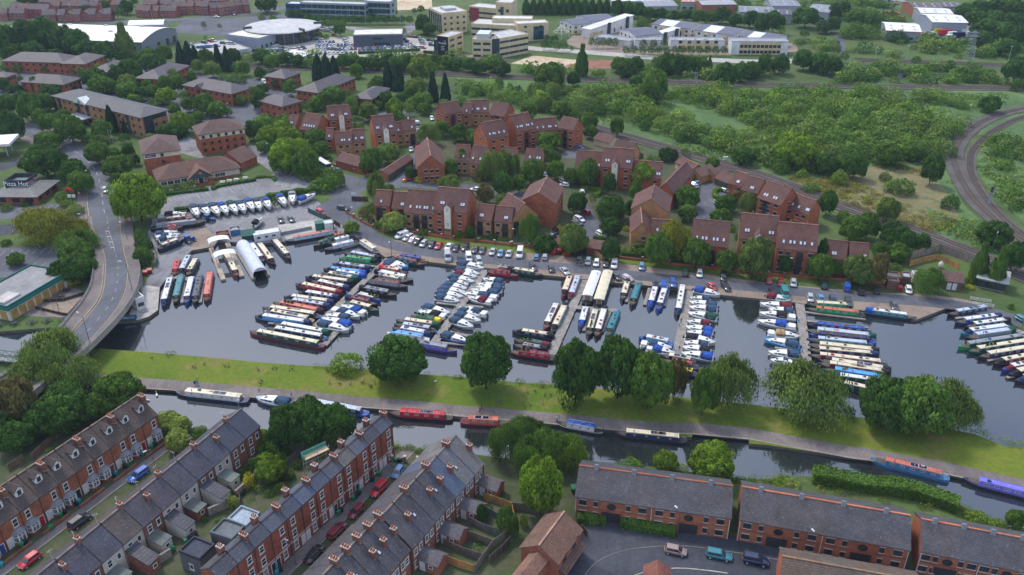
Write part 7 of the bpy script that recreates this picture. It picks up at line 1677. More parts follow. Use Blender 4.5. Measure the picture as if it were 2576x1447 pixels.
trees(13,"""600 595 190 240 Rd;180 1185 200 220 rd;530 1235 270 260 Rm;700 1235 160 170 rm;920 1275 310 290 Rl;1110 1265 210 330 Rq;1210 665 230 240 Ro;1010 825 240 260 Rm;850 855 260 250 Rm;1260 905 240 250 Rd;1350 965 260 260 Rd;1540 995 190 180 rd;1310 1095 240 170 rm;1110 1065 130 140 rm;760 735 130 120 ro;2140 1205 165 370 pm;2320 1255 165 380 pm;2280 905 350 250 Rd;2480 1135 220 300 Rd;1620 1375 320 290 Wm;2020 1368 100 70 by;2030 1438 100 40 bg;280 65 440 240 RY;130 225 200 140 bm;350 302 120 90 bY;720 345 180 140 bY;480 242 120 100 by;1340 425 320 170 bm;1180 332 140 90 bm;1660 255 220 300 Rd;1480 65 260 140 Rm;1210 105 300 160 Rm;880 225 260 240 Rd;600 205 260 200 Rd;440 442 200 80 bm;1840 582 200 150 bd;1280 1242 160 80 bm;545 1120 110 300 rd""")
trees(20,"""500 650 620 520 Wo;340 860 500 400 Wo;720 860 540 400 Wo;1180 1050 500 330 Rm;150 1150 420 480 Rq;640 1230 600 460 Rd;1000 1180 350 230 Rm;380 1350 350 300 Rd;1700 1340 240 170 Rf;1810 1390 230 140 Rf;2010 1440 170 80 bm""")
trees(21,"""1425 725 610 460 Rd;910 755 390 170 bY;2310 745 510 560 Rd;300 1390 380 400 Rd;540 1365 470 480 Rd;800 1385 400 420 Rd""")
trees(22,"""650 850 490 620 Rd;1080 820 520 600 Rd;1390 940 480 560 Rm;1650 920 240 400 Rq;1940 1050 300 460 Rm;2200 930 520 580 Wo;100 1405 330 220 Wm;270 1435 250 180 Wm""")
trees(23,"""380 1020 820 580 Wo;1200 1170 560 500 Rd;1520 1200 640 560 Rm;1750 1110 620 540 Wo;1960 1260 380 380 Wo;820 1250 130 120 bm;2450 190 70 60 bm""")
trees(30,"""150 60 380 300 Rd;60 -100 380 300 Rd;600 185 100 60 bd;500 192 100 60 bY;1790 90 260 210 Rf;2500 495 150 160 bg;2330 705 140 130 bf;2540 335 150 150 bm;1990 40 130 110 bm;2300 640 90 70 bm;2440 610 90 60 bd;2060 880 90 60 bm;2200 900 80 60 bY;2000 1100 80 50 bm;2440 420 130 90 bm""")
trees(31,"""160 150 250 130 bm;90 290 260 150 bY;150 385 320 230 RY;180 182 140 120 rm;60 62 200 120 rm;2510 90 340 420 Wm;2270 835 110 180 rd;2510 885 190 250 Rm;2470 610 60 60 bm;20 170 130 110 bY;250 260 150 120 bm;30 420 120 100 bm;300 200 120 90 bd;330 430 140 110 bm;420 330 120 90 bm;240 560 120 90 bY;130 620 120 80 bm;2210 480 70 60 bm;2360 770 60 50 bm;2300 1230 70 50 bY;2100 1180 80 50 bm;2440 980 70 60 bm;2250 1130 60 40 bd""")
trees(32,"""380 150 420 420 Wm;590 210 370 400 WY;160 210 350 360 Wm;290 560 450 560 RY;1545 300 270 210 RY;2020 300 470 370 RY;1890 350 210 160 Rm;120 900 100 130 by;20 950 100 200 rm;1710 370 150 100 bf;1200 340 260 60 bm;2400 515 150 70 bm""")
trees(33,"""230 530 200 120 bf;2490 885 190 190 Rm;120 520 150 70 by;2100 870 240 60 by;2300 930 200 60 by""")
cut=sorted((t[0] for t in TREES if t[4] in 'rR'),reverse=True)[296];FAR_T=[]
for k,(ar_,*q) in enumerate(TREES):
 if q[3] in 'rR' and ar_ <= cut: FAR_T.append(q)
 else: plant(k,*q)
pr=[crown_pts('r',520,300+j) for j in range(3)];Z=[[],[],[],[],[]]
for k,(p,Wd,H,kind,col) in enumerate(FAR_T):        # the smallest far trees read as one mass
 C,N,S,t,_,_,ND=pr[k % 3]
 for l,v in zip(Z,(C*np.array([Wd*.5,Wd*.5,H])+np.array([p.x,p.y,0]),N,S*Wd*.75,t*np.array(FC[col]),ND)): l.append(v)
stuff(ob('far_trees',leaf_mesh('far_trees',np.vstack(Z[0]),np.vstack(Z[1]),np.hstack(Z[2]),np.vstack(Z[3]),ND=np.vstack(Z[4])),color=(1,1,1)),'small distant street and belt trees in the far background','trees')
# hedges: clipped, leafy blocks following a line
def hedge(rc,pts,w,h,col,label):
 wl=smoothline([T(rc,x,y) for x,y in zip(pts[::2],pts[1::2])],1.0);o0=wl[0].copy();L=sum((wl[i+1]-wl[i]).length for i in range(len(wl)-1))
 n=int(L*(w+2*h)*24);idx=rng.integers(0,len(wl)-1,n);f=rng.uniform(0,1,n);P=np.array([tuple(p-o0) for p in wl]);C0=P[idx]*(1-f)[:,None]+P[idx+1]*f[:,None]
 d=P[idx+1]-P[idx];d /= np.linalg.norm(d,axis=1,keepdims=True);nv=np.stack([-d[:,1],d[:,0],np.zeros(n)],1)
 s=rng.uniform(0,w+2*h,n);side=np.where(s<h,-1,np.where(s>h+w,1,0));wob=1+.10*np.sin(C0[:,0]*.8+C0[:,1]*1.1)
 off=np.where(side==0,rng.uniform(-w/2,w/2,n),side*w/2*rng.uniform(.85,1.05,n));z=np.where(side==0,h*rng.uniform(.9,1.05,n),rng.uniform(0,h,n))*wob
 C=C0+nv*off[:,None];C[:,2]=z;N=nv*side[:,None]+np.array([0,0,1.])*(side==0)[:,None]+rng.normal(0,.5,(n,3))
 t=rng.uniform(.65,1.3,(n,1))*np.ones((1,3));th=thing('hedge',o0);ob('foliage',leaf_mesh('foliage',C,N,rng.uniform(.13,.26,n),t),th,color=FC[col])
 m=MB();m.loft([[(*(q+Vector((0,0,0)))[:2],zz) for q,zz in ((a-o0,.05),(a-o0,h*.85),(b-o0,h*.85),(b-o0,.05))] for a,b in zip(offs(wl,-w*.4),offs(wl,w*.4))]);ob('inner_branches',m.mesh('inner_branches','canvas'),th,color=tuple(c*.8 for c in FC[col]))
 tag(th,label,'hedge')
hedge(33,(440,480,900,560,1500,655,1900,790),3.2,2.4,'m','long clipped green hedge along the near canal bank at lower right')
hedge(32,(650,895,940,912),2.4,1.6,'m','short green hedge left of the first garage opening of the left canal block')
hedge(32,(1090,935,1640,1035),2.4,1.7,'m','long green hedge between the two garage openings of the left canal block')
hedge(10,(1650,520,2100,468),1.4,.9,'d','low dark hedge at the pub car park, left of the steps')
hedge(10,(2150,470,2190,440,2576,372),1.4,.9,'d','low dark hedge at the pub car park, right of the steps')
hedge(10,(1760,695,2000,662,2576,600),1.6,1.5,'d','hedge behind the row of boats ashore')
hedge(11,(110,565,400,510,640,490),1.8,1.9,'m','taller hedge behind the big cruiser ashore')
hedge(11,(0,350,150,342,195,378),1.2,.8,'m','low hooked hedge in the pale car park')
hedge(12,(700,455,880,488,840,540),1.5,1.2,'Y','bright clipped hedge bending round the car court')
hedge(12,(2130,482,2050,480,2040,550,2090,560),1.4,1.2,'Y','bright U-shaped clipped hedge in the far courtyard')
hedge(12,(815,958,930,965),1.3,1.0,'m','short clipped hedge beside the bin store roof')
hedge(12,(1100,1120,1300,1140),1.2,1.0,'d','dark hedge inside the estate wall by the ochre gable')
hedge(1,(1030,545,1650,512),1.6,1.3,'d','clipped hedge in front of the showroom forecourt')
hedge(1,(1690,532,1990,572),1.6,1.3,'d','clipped hedge before the office with the black name panel')
# scrub that reads as one mass
def inpoly(p,poly):
 c=False;j=len(poly)-1
 for i in range(len(poly)):
  if (poly[i][1]>p[1]) != (poly[j][1]>p[1]) and p[0]<(poly[j][0]-poly[i][0])*(p[1]-poly[i][1])/(poly[j][1]-poly[i][1])+poly[i][0]: c=not c
  j=i
 return c
def scrub(name,label,polys,n,size,cols,seed,leaves=300,hf=1.0,cat='scrub'):
 global rng
 rng=np.random.default_rng(seed);r_=random.Random(seed);protos=[]
 for j in range(4):
  C,N,S,t,_,_,ND=crown_pts('b',leaves,seed+j);protos.append((C,N,S*(1.9 if leaves<300 else 1.3),t**.5,ND+C*np.array([.9,.9,.5])))
 Cs,Ns,Ss,Ts,Ds=[],[],[],[],[];tot=0;tries=0
 W_=[[G(u,v) for u,v in pl] for pl,dens in polys];bx=[(min(p.x for p in w),max(p.x for p in w),min(p.y for p in w),max(p.y for p in w)) for w in W_]
 ar=[(b[1]-b[0])*(b[3]-b[2])*polys[i][1] for i,b in enumerate(bx)]
 while tot<n and tries<n*12:
  tries += 1;i=r_.choices(range(len(W_)),ar)[0];b=bx[i];p=(r_.uniform(b[0],b[1]),r_.uniform(b[2],b[3]))
  if not inpoly(p,W_[i]): continue
  if math.sin(p[0]*.045+1.3)*math.sin(p[1]*.038+.4)+.5*math.sin(p[0]*.11+p[1]*.07)<r_.uniform(-.9,.25): continue
  C,N,S,t,ND=protos[tot % 4];R_=size[0]+(size[1]-size[0])*r_.random()**1.7;H=R_*hf*r_.uniform(.75,1.35);a=r_.uniform(0,6.28);ca,sa=math.cos(a),math.sin(a)
  M=np.array([[ca,-sa,0],[sa,ca,0],[0,0,1]]);q=(C*np.array([R_,R_,H])) @ M.T+np.array([p[0],p[1],0]);col=np.array(FC[r_.choice(cols)])*r_.uniform(.95,1.25)
  Cs.append(q);Ns.append(N @ M.T);Ss.append(S*R_*.8);Ts.append(t*col);Ds.append(ND @ M.T);tot += 1
 stuff(ob(name,leaf_mesh(name,np.vstack(Cs),np.vstack(Ns),np.hstack(Ss),np.vstack(Ts),ND=np.vstack(Ds)),color=(1,1,1)),label,cat)
scrub('scrub','dense green scrub and bushes covering the meadow between the railway lines',
  [([(1480,228),(1800,240),(2280,246),(2420,262),(2440,300),(2385,350),(2370,410),(2290,400),(2180,408),(2090,430),(2000,430),(1880,395),(1740,360),(1640,330),(1560,300)],1.7),([(1150,215),(1480,225),(1560,300),(1450,300),(1330,275),(1180,250)],.5),([(2385,470),(2410,470),(2470,530),(2540,600),(2500,615),(2430,560)],.5)],950,(2.2,6.8),'mmlylm',41,400)
scrub('woodland','far belt of dark woodland and scrub along the railway and top of the picture',
  [([(560,142),(820,150),(1100,146),(1280,160),(1290,186),(900,170),(560,160)],1.2),([(1290,175),(1460,178),(1800,185),(2020,170),(2100,180),(2230,170),(2576,176),(2576,214),(2270,212),(1900,205),(1500,196),(1290,188)],1.3),([(1990,108),(2100,104),(2110,128),(2060,150),(2000,140)],.7),([(2130,70),(2240,30),(2280,85),(2420,110),(2576,100),(2576,150),(2230,145),(2130,130)],1.1),([(2070,0),(2210,0),(2260,40),(2180,60),(2080,50)],1.2),([(2440,20),(2576,10),(2576,100),(2480,80)],1.3),([(1300,-14),(2060,-14),(2070,30),(1900,42),(1600,40),(1400,24)],.7),([(-20,92),(160,90),(260,120),(240,140),(-20,148)],1.0),([(120,20),(300,14),(320,30),(140,40)],.5)],900,(2.6,6.0),'dddmmoo',43,210)
scrub('bank_growth','rough green growth and rushes along the water edges',
  [([(2164,1050),(2452,1092),(2524,1122),(2576,1128),(2576,1120),(2452,1084),(2164,1043)],1.0),([(395,888),(643,912),(919,930),(1159,949),(1388,968),(1388,972),(1159,953),(919,934),(643,916),(395,892)],1.6),([(1460,1160),(1858,1204),(1932,1206),(1989,1197),(1990,1206),(1932,1216),(1858,1216),(1460,1172)],1.8),([(986,1121),(1084,1132),(1084,1142),(986,1132)],1.6),([(2040,1205),(2400,1268),(2480,1302),(2540,1330),(2576,1330),(2576,1350),(2480,1322),(2380,1290),(2040,1235)],.6)],340,(.5,1.2),'myylw',47,70)
scrub('garden_plants','low garden plants and weeds behind the terraces and in the estate beds',
  [([(640,1130),(700,1110),(720,1180),(640,1260),(590,1250)],1.0),([(1180,1400),(1240,1300),(1330,1250),(1400,1260),(1360,1330),(1290,1400)],1.0),([(930,540),(1000,560),(1040,580),(1200,596),(1290,612),(1285,600),(1040,560),(960,520)],1.2),([(1290,590),(1540,640),(1800,672),(1990,690),(1985,680),(1540,620),(1300,570)],1.2),([(1120,440),(1290,440),(1300,500),(1130,480)],.8),([(1540,480),(1580,470),(1590,560),(1540,600)],.8),([(-10,1180),(120,1110),(230,1070),(90,1100)],1.0),([(530,350),(640,400),(610,430),(500,420)],.2)],300,(.6,1.5),'dmmoyq',49,90)

scrub('rough_grass','uneven rough grass and brambles over the meadow',[([(1150,200),(1500,216),(1800,226),(2400,236),(2560,236),(2440,300),(2385,360),(2380,430),(2100,440),(1900,425),(1700,375),(1500,310),(1300,262),(1150,235)],1.0),([(2480,300),(2576,285),(2576,540),(2510,490),(2465,430)],1.3),([(2390,440),(2420,520),(2560,640),(2460,630),(2350,560)],1.3)],1100,(1.6,5.0),'mmmool',61,60,.16,'grass')
scrub('reed_tufts','tan reeds and tall dry grass beside the near railway',[([(1975,442),(2060,452),(2190,422),(2260,412),(2330,427),(2375,475),(2400,520),(2420,560),(2345,590),(2200,540),(2105,508)],1.0)],620,(.7,2.4),'twwtl',63,46,.42,'reeds')
scrub('far_bushes','bushes on the far side of the curving railway',[([(2490,310),(2576,300),(2576,420),(2530,430),(2475,400)],1.0),([(2530,480),(2576,500),(2576,570),(2540,540)],1.4)],60,(1.4,4.2),'dmml',67,200)
# ================================================================ VEHICLES
CC={'w':(.66,.66,.65),'s':(.36,.38,.40),'k':(.014,.014,.017),'r':(.42,.012,.02),'n':(.012,.022,.06),'b':(.02,.09,.36),'l':(.10,.24,.42),'g':(.05,.055,.065),'d':(.01,.05,.045),'t':(.02,.16,.19),'R':(.18,.012,.025),'y':(.62,.52,.02),'p':(.40,.33,.35),'a':(.26,.19,.17),'T':(.02,.20,.19)}
CCN={'w':'white','s':'silver','k':'black','r':'red','n':'navy','b':'blue','l':'light blue','g':'dark grey','d':'dark green','t':'teal','R':'dark red','y':'yellow','p':'pinkish-grey covered','a':'taupe','T':'turquoise'}
DIM={'h':(4.0,1.74,1.48,.62,-.48,.30,-.40,.10),'m':(3.65,1.66,1.46,.62,-.46,.30,-.38,.10),'s':(4.6,1.80,1.43,.70,-.34,.26,-.22,.08),'e':(4.6,1.80,1.50,.68,-.49,.26,-.45,.08),'u':(4.5,1.86,1.72,.70,-.49,.27,-.45,.10),'v':(4.7,1.86,1.92,.80,-.50,.33,-.49,.20),'V':(5.3,2.0,2.35,.95,-.50,.36,-.49,.24)}
KNM={'h':'hatchback','m':'small city car','s':'saloon car','e':'estate car','u':'four-wheel-drive car','v':'van','V':'large van'}
def car_meshes(k):
 if ('car',k) in MESH: return MESH[('car',k)]
 L,Wd,H,hb,gb0,gb1,gt0,gt1=DIM[k];h=Wd/2;belt=H*.60 if k not in 'vV' else H*.55
 st=[(-.5,.80,.42,belt*.78),(-.485,.92,.30,belt*.93),(-.42,.98,.26,belt),(-.1,1,.24,belt),(gb1,1,.24,belt*.97),(gb1+.04,.99,.24,belt*.93),(.42,.95,.26,belt*.82 if k not in 'vV' else belt*.86),(.475,.88,.30,belt*.72),(.5,.74,.40,belt*.60)]
 m=MB();m.loft([[(x*L,-h*a*.86,zb),(x*L,-h*a,zb+.2),(x*L,-h*a,zt-.14),(x*L,-h*a*.90,zt),(x*L,h*a*.90,zt),(x*L,h*a,zt-.14),(x*L,h*a,zb+.2),(x*L,h*a*.86,zb)] for x,a,zb,zt in st])
 body=m.mesh('body','car_paint',True)
 m=MB();b0,b1,t0,t1=gb0*L*.985,gb1*L,gt0*L*.98,gt1*L;wb,wt=h*.89,h*.72
 if k in 'vV': wt=h*.84
 def rg(x0,x1,w,z): return [(x0,-w,z),(x1,-w,z),(x1,w,z),(x0,w,z)]
 m.hull(rg(b0,b1,wb,belt-.03),rg(t0,t1,wt,H-.06));m.hull(rg(t0,t1,wt,H-.06),rg(t0+.12,t1-.14,wt-.1,H));top=m.mesh('roof','car_paint')
 gl={}
 def lerp(a,b,t): return tuple(a[i]+(b[i]-a[i])*t for i in range(3))
 def pane(nm,A,B,C,D,off,i0,i1,j0=.10,j1=.88):
  q=[lerp(lerp(A,B,i0),lerp(D,C,i0),j0),lerp(lerp(A,B,i1),lerp(D,C,i1),j0),lerp(lerp(A,B,i1),lerp(D,C,i1),j1),lerp(lerp(A,B,i0),lerp(D,C,i0),j1)]
  mm=MB();o=Vector(off);mm.hull([tuple(Vector(p)-o*.3) for p in q],[tuple(Vector(p)+o) for p in q]);gl[nm]=mm.mesh(nm.split('#')[0],'glass')
 z0,z1=belt-.03,H-.06
 pane('windscreen',(b1,-wb,z0),(b1,wb,z0),(t1,wt,z1),(t1,-wt,z1),(.02,0,.015),.06,.94)
 if k not in 'v': pane('rear_window',(b0,-wb,z0),(b0,wb,z0),(t0,wt,z1),(t0,-wt,z1),(-.02,0,.01),.1,.9,.2,.88)
 for s_,nm in ((-1,'a'),(1,'b')):
  A,B,C,D=(b0,s_*wb,z0),(b1,s_*wb,z0),(t1,s_*wt,z1),(t0,s_*wt,z1)
  for q,(i0,i1) in enumerate(((.54,.93),(.10,.51)) if k not in 'vV' else ((.68,.95),)): pane('side_window#%s%d' % (nm,q),A,B,C,D,(0,s_*.02,.008),i0,i1,.14,.86)
 def wheel():
  q=MB();n=14;q.hull([(.31*math.cos(a),-.10,.31*math.sin(a)) for a in [2*math.pi*i/n for i in range(n)]],[(.31*math.cos(a),.10,.31*math.sin(a)) for a in [2*math.pi*i/n for i in range(n)]]);return q.mesh('wheel','tyre')
 wh=cached('wheel',wheel);rim=cached('rim',lambda: MB().hull([(.2*math.cos(a),-.115,.2*math.sin(a)) for a in [2*math.pi*i/10 for i in range(10)]],[(.2*math.cos(a),.115,.2*math.sin(a)) for a in [2*math.pi*i/10 for i in range(10)]]).mesh('rim','rim'))
 hl=cached('hl',lambda: MB().hull([(0,-.2,-.07),(0,.2,-.07),(0,.2,.07),(0,-.2,.07)],[(.06,-.15,-.05),(.06,.15,-.05),(-.03,.16,.07),(-.03,-.16,.07)]).mesh('headlight','lamp_glass'))
 tl=cached('tl',lambda: MB().box(-.05,.03,-.14,.14,-.13,.13).mesh('tail_light','tail_red'))
 MESH[('car',k)]=(body,top,gl,wh,rim,hl,tl,L,h,belt);return MESH[('car',k)]
def car(p,rz,k,col,desc=None,near=None,z=0.02):
 body,top,gl,wh,rim,hl,tl,L,h,belt=car_meshes(k);t=thing('parked_car' if k not in 'vV' else 'parked_van',(p.x,p.y,z),rz);c=CC[col]
 b=ob('body',body,t,color=c);ob('roof',top,t,color=c)
 if col != 'p':
  for nm,me in gl.items(): ob(nm.split('#')[0],me,t)
  for x in (-.31*L,.31*L):
   for s_ in (-1,1): w=ob('wheel',wh,t,(x,s_*(h-.09),.31));ob('rim',rim,w)
  for s_ in (-1,1): ob('headlight',hl,t,(.475*L,s_*h*.66,belt*.66));ob('tail_light',tl,t,(-.488*L,s_*h*.72,belt*.80))
  for x,nm,mat in ((.497*L,'number_plate','white_frame'),(-.5*L,'number_plate','yellow_paint')): ob(nm,cached(('np',mat),lambda: MB().box(-.03,.03,-.26,.26,-.06,.06).mesh('number_plate',mat)),t,(x,0,.50))
  for s_ in (-1,1): ob('door_mirror',cached('mir',lambda: MB().box(-.07,.07,-.1,.1,-.06,.07).mesh('door_mirror','tyre')),t,(.20*L,s_*(h+.06),belt+.05))
 else:
  m=MB();ob('cover_skirt',cached('cskirt',lambda: MB().box(-1.95,1.95,-.84,.84,.05,.5).mesh('cover_skirt','canvas')),t,color=c)
 auto(t,desc or '%s %s' % (CCN[col],KNM[k]),'car' if k not in 'vV' else 'van','cars and vans parked or driving',near=near);return t
def cars(rc,near,txt):
 for e in txt.replace('\n',';').split(';'):
  f=e.split()
  if len(f)<5: continue
  x,y,dx,dy=[float(q) for q in f[:4]];zz=float(f[5]) if len(f)>5 else .02
  p,q=T(rc,x,y,zz+.6),T(rc,x+dx,y+dy,zz+.6);car(p,math.atan2(q.y-p.y,q.x-p.x),f[4][0],f[4][1],near=near,z=zz)
cars(11,'along the estate wall',"""1465 925 -50 18 vw;1530 945 -40 22 es;1578 968 -38 24 hp;1632 983 -38 26 uk;1686 1006 -36 34 hs;1770 1016 -30 36 hn;1840 1025 -34 38 sr;1940 1034 -30 40 sw;2016 1052 -28 38 hn;2106 1046 -26 40 uk;2206 1064 -22 40 sg;2280 1070 -20 40 sg;2382 1084 -22 38 ss;2464 1098 -20 40 sl;2548 1104 -18 40 ss""")
cars(12,'along the estate wall',"""80 1108 -10 44 Vw;246 1138 6 -40 hl;332 1138 8 -40 hs;682 1160 -6 44 uk;766 1184 -8 40 hs;850 1200 -8 40 hw;946 1206 -4 40 hk;1030 1216 -6 42 vw;1306 1238 -2 44 hl;1746 1294 2 -40 ed;1888 1308 -2 42 hw;2126 1336 0 42 ek""")
cars(13,'along the estate wall',"12 1372 0 44 hr;130 1398 0 44 hr;256 1402 2 44 hs;566 1420 0 -40 ed;796 1440 0 -40 vb")
cars(23,'along the estate wall',"938 34 0 -42 uk;1096 22 2 -40 uk;1416 24 8 42 hw;1215 900 1 1 hw" .split(';1215')[0])
cars(11,'on the quay edge',"1930 1142 6 44 Vs;2060 1156 14 38 hg;2142 1148 10 42 vw;2244 1184 14 40 us")
cars(12,'on the quay edge',"212 1236 22 38 eg;396 1260 16 38 mk;532 1280 34 34 ss;1056 1340 34 32 mg;1166 1354 40 20 hp;1444 1420 0 -40 hn;1526 1424 0 -42 vb;1620 1402 10 44 eb;2016 1436 30 20 mr;2152 1438 26 30 ek")
cars(23,'on the quay edge',"52 60 20 34 ek;166 66 14 42 VT;426 106 8 42 hs;532 112 18 42 sl;650 122 14 42 hn;806 144 8 42 eg;1270 184 14 44 sg;2556 322 24 12 ht")
cars(12,'in the residents courts',"680 758 44 22 ew;664 792 40 18 eg;640 806 36 20 hg;742 686 -30 -14 hr;706 482 -8 -36 hw;1836 406 -40 12 el;1830 436 -40 12 hw;2152 474 36 14 hg;902 912 36 20 ew;646 44 -36 4 hg;682 38 30 8 hb;412 926 -30 10 hn;2070 602 20 14 hs;1770 640 30 12 hw;330 310 30 10 hw;520 380 30 14 hw;525 412 -36 -4 hw")
cars(11,'on the estate roads',"880 648 40 6 ek;652 694 40 26 ur;250 764 16 36 eg;352 758 22 30 sg;762 250 36 22 es;832 272 30 18 hk;1560 56 4 36 ss;1620 48 4 34 hr;1526 356 -34 6 er;2360 518 2 40 my;2212 458 -36 -4 sw")
cars(1,'on the estate roads',"1586 1240 -30 -12 hs;1618 1232 -30 -14 hw;1645 1322 36 12 hw;1535 1182 4 20 hk;1770 1192 10 24 hw;340 962 30 -8 hs;86 826 20 10 vw")
cars(10,'on the road to the bridge',"1058 468 14 42 es")
cars(0,'on the far left road',"408 1388 34 12 eg;208 204 30 2 eb;268 204 30 2 sr;614 172 30 4 ew;2180 168 34 2 sw;2096 134 34 4 sw;2350 145 30 4 sg")
cars(30,'in the left terrace street',"1392 436 -80 58 eb;806 902 70 -52 uk;296 1296 -80 60 hr")
cars(31,'in the right terrace street',"1430 408 -46 66 ml;1236 582 -62 66 ur;1012 800 -64 66 hR;816 996 64 -68 eR;584 1232 64 -76 sk")
cars(32,'in the bottom right street',"1646 1198 90 18 ha;2082 1242 100 20 et;2452 1294 100 20 un")
# sale cars far away: one mesh each
def simple_car():
 m=MB();m.hull([(-2,-.86,.25),(2.05,-.8,.25),(2.05,.8,.25),(-2,.86,.25)],[(-2,-.84,.92),(1.95,-.74,.74),(1.95,.74,.74),(-2,.84,.92)]);m.hull([(-1.9,-.76,.9),(1.0,-.76,.82),(1.0,.76,.82),(-1.9,.76,.9)],[(-1.55,-.62,1.38),(.35,-.62,1.4),(.35,.62,1.4),(-1.55,.62,1.38)],1);m.box(-1.5,.3,-.6,.6,1.39,1.46)
 for x in (-1.25,1.25):
  for s_ in (-1,1): m.cyl(x,s_*.78,.0,.1,.3,n=6,mi=2);m.box(x-.3,x+.3,s_*.82-.06,s_*.82+.06,.0,.58,2)
 return m.mesh('car',['car_paint','glass','tyre'])
SCM=simple_car();SALE=[]
def far_rows(rc,rows_,place,z=.02):
 for (x0,y0,x1,y1,n,hx,hy) in rows_:
  a=T(rc,x0,y0,z);q=T(rc,x0+hx,y0+hy,z);rz=math.atan2(q.y-a.y,q.x-a.x)
  for k in range(n):
   if rnd.random()<.08: continue
   p=T(rc,x0+(x1-x0)*k/max(1,n-1),y0+(y1-y0)*k/max(1,n-1),z);c=rnd.choice('wwwssskkggnrbw');o=ob('car',SCM,None,(p.x,p.y,z),rz+rnd.uniform(-.04,.04),CC[c]);SALE.append(o)
   auto(o,'%s car for sale' % CCN[c],'car','cars standing round the car showrooms',near=place)
far_rows(1,[(610,468,1440,462,24,0,8),(622,502,1490,496,24,0,8),(480,540,1000,545,13,0,8),(640,440,780,430,5,2,8)],'before the dark showroom')
far_rows(1,[(150,468,250,442,6,14,5),(385,505,520,484,8,14,5),(250,492,360,505,5,14,5),(610,300,740,322,7,14,3),(640,292,770,312,7,14,3),(270,425,320,420,2,20,-2),(345,405,372,404,2,18,-1),(600,402,640,400,2,20,0)],'beside the round-roofed showroom')
far_rows(1,[(1660,398,1690,462,5,20,2),(1740,398,1770,462,5,20,2),(1500,405,1560,450,3,20,2),(900,415,950,468,4,20,2),(1560,480,1680,490,4,20,2),(1560,378,1610,384,2,20,2)],'beside the dark showroom')
far_rows(0,[(1935,462,2150,416,8,20,4),(2200,438,2340,446,4,24,2),(2010,486,2180,470,5,22,2)],'on the parking deck roof',3.5)
far_rows(0,[(60,290,130,290,4,10,3),(2480,530,2570,520,4,18,2)],'at the far left car parks')
far_rows(1,[(640,478,900,520,9,2,8),(1000,520,1500,512,13,0,8),(120,520,360,525,9,14,5),(760,330,790,360,3,14,3)],'among the sale rows')
far_rows(3,[(1100,18,1250,14,5,16,2),(1290,50,1300,50,1,16,0)],'at the top right depot')
# bus and lorries
def bus(p,rz):
 t=thing('bus',(p.x,p.y,.02),rz);L=9.5
 ob('body',MB().hull([(-L/2,-1.2,.35),(L/2,-1.2,.35),(L/2,1.2,.35),(-L/2,1.2,.35)],[(-L/2+.1,-1.15,2.8),(L/2-.15,-1.15,2.8),(L/2-.15,1.15,2.8),(-L/2+.1,1.15,2.8)]).mesh('body','car_paint'),t,color=(.02,.16,.20))
 ob('roof',MB().hull([(-L/2+.1,-1.15,2.8),(L/2-.15,-1.15,2.8),(L/2-.15,1.15,2.8),(-L/2+.1,1.15,2.8)],[(-L/2+.3,-.95,2.95),(L/2-.4,-.95,2.95),(L/2-.4,.95,2.95),(-L/2+.3,.95,2.95)]).mesh('roof','car_paint'),t,color=(.66,.66,.64))
 for s_ in (-1,1):
  for k in range(6): ob('side_window',cached('bwin',lambda: MB().box(-.65,.65,-.03,.03,0,.95).mesh('side_window','glass')),t,(-L/2+1.1+1.45*k,s_*1.18,1.5))
 ob('rear_window',MB().box(-L/2-.02,-L/2+.06,-.9,.9,1.5,2.4).mesh('rear_window','glass'),t);ob('windscreen',MB().box(L/2-.12,L/2+.0,-1.0,1.0,1.1,2.5).mesh('windscreen','glass'),t)
 for s_ in (-1,1): ob('tail_light',cached('tl',None),t,(-L/2+.02,s_*.95,.9))
 for x in (-2.6,2.9):
  for s_ in (-1,1): w=ob('wheel',cached('wheel',None),t,(x,s_*1.1,.42),scale=(1.4,1.2,1.4));ob('rim',cached('rim',None),w)
 tag(t,'single-deck bus with white roof and teal rear parked by the trees','bus')
p,q=T(11,680,215,1),T(11,640,190,1);bus(p,math.atan2(q.y-p.y,q.x-p.x))
for i,(x,y,c,ln,nm) in enumerate(((1650,362,'w',6,'white lorry at the left of the depot lorry park'),(1720,330,'y',7,'yellow lorry in the depot lorry park'),(1790,342,'r',10,'long red lorry in the depot lorry park'),(1840,322,'w',10,'long white lorry behind the red one'),(1870,362,'w',8,'white lorry in front of the red one'),(1930,366,'n',10,'long navy curtain-sided lorry in the depot'),(1990,330,'w',7,'white lorry at the back right of the depot park'),(2030,360,'s',6,'silver lorry at the right end of the depot park'),(1835,392,'w',6,'white lorry nearest the hedge in the depot park'),(1240,155,'r',12,'red container trailer left of the white depots'),(1300,195,'r',9,'shorter red container in front of the red trailer'))):
 p=T(3,x,y,1);t=thing('lorry',(p.x,p.y,.02),R(8 if i<9 else-12))
 ob('box_body',MB().box(-ln/2,ln/2-2.2,-1.2,1.2,.9,3.6).mesh('box_body','paint'),t,color=CC[c]);ob('cab',MB().hull([(ln/2-2.0,-1.15,.6),(ln/2,-1.15,.6),(ln/2,1.15,.6),(ln/2-2.0,1.15,.6)],[(ln/2-2.0,-1.1,2.9),(ln/2-.4,-1.1,2.9),(ln/2-.4,1.1,2.9),(ln/2-2.0,1.1,2.9)]).mesh('cab','car_paint'),t,color=CC['w' if c != 'r' else 'r'])
 ob('chassis',MB().box(-ln/2,ln/2,-.5,.5,.5,.88).mesh('chassis','iron'),t)
 for xx in (-ln/2+1.2,ln/2-1.0):
  for s_ in (-1,1): ob('wheel',cached('wheel',None),t,(xx,s_*1.0,.45),scale=(1.45,1.6,1.45))
 tag(t,nm,'lorry','lorries in the depot yard')
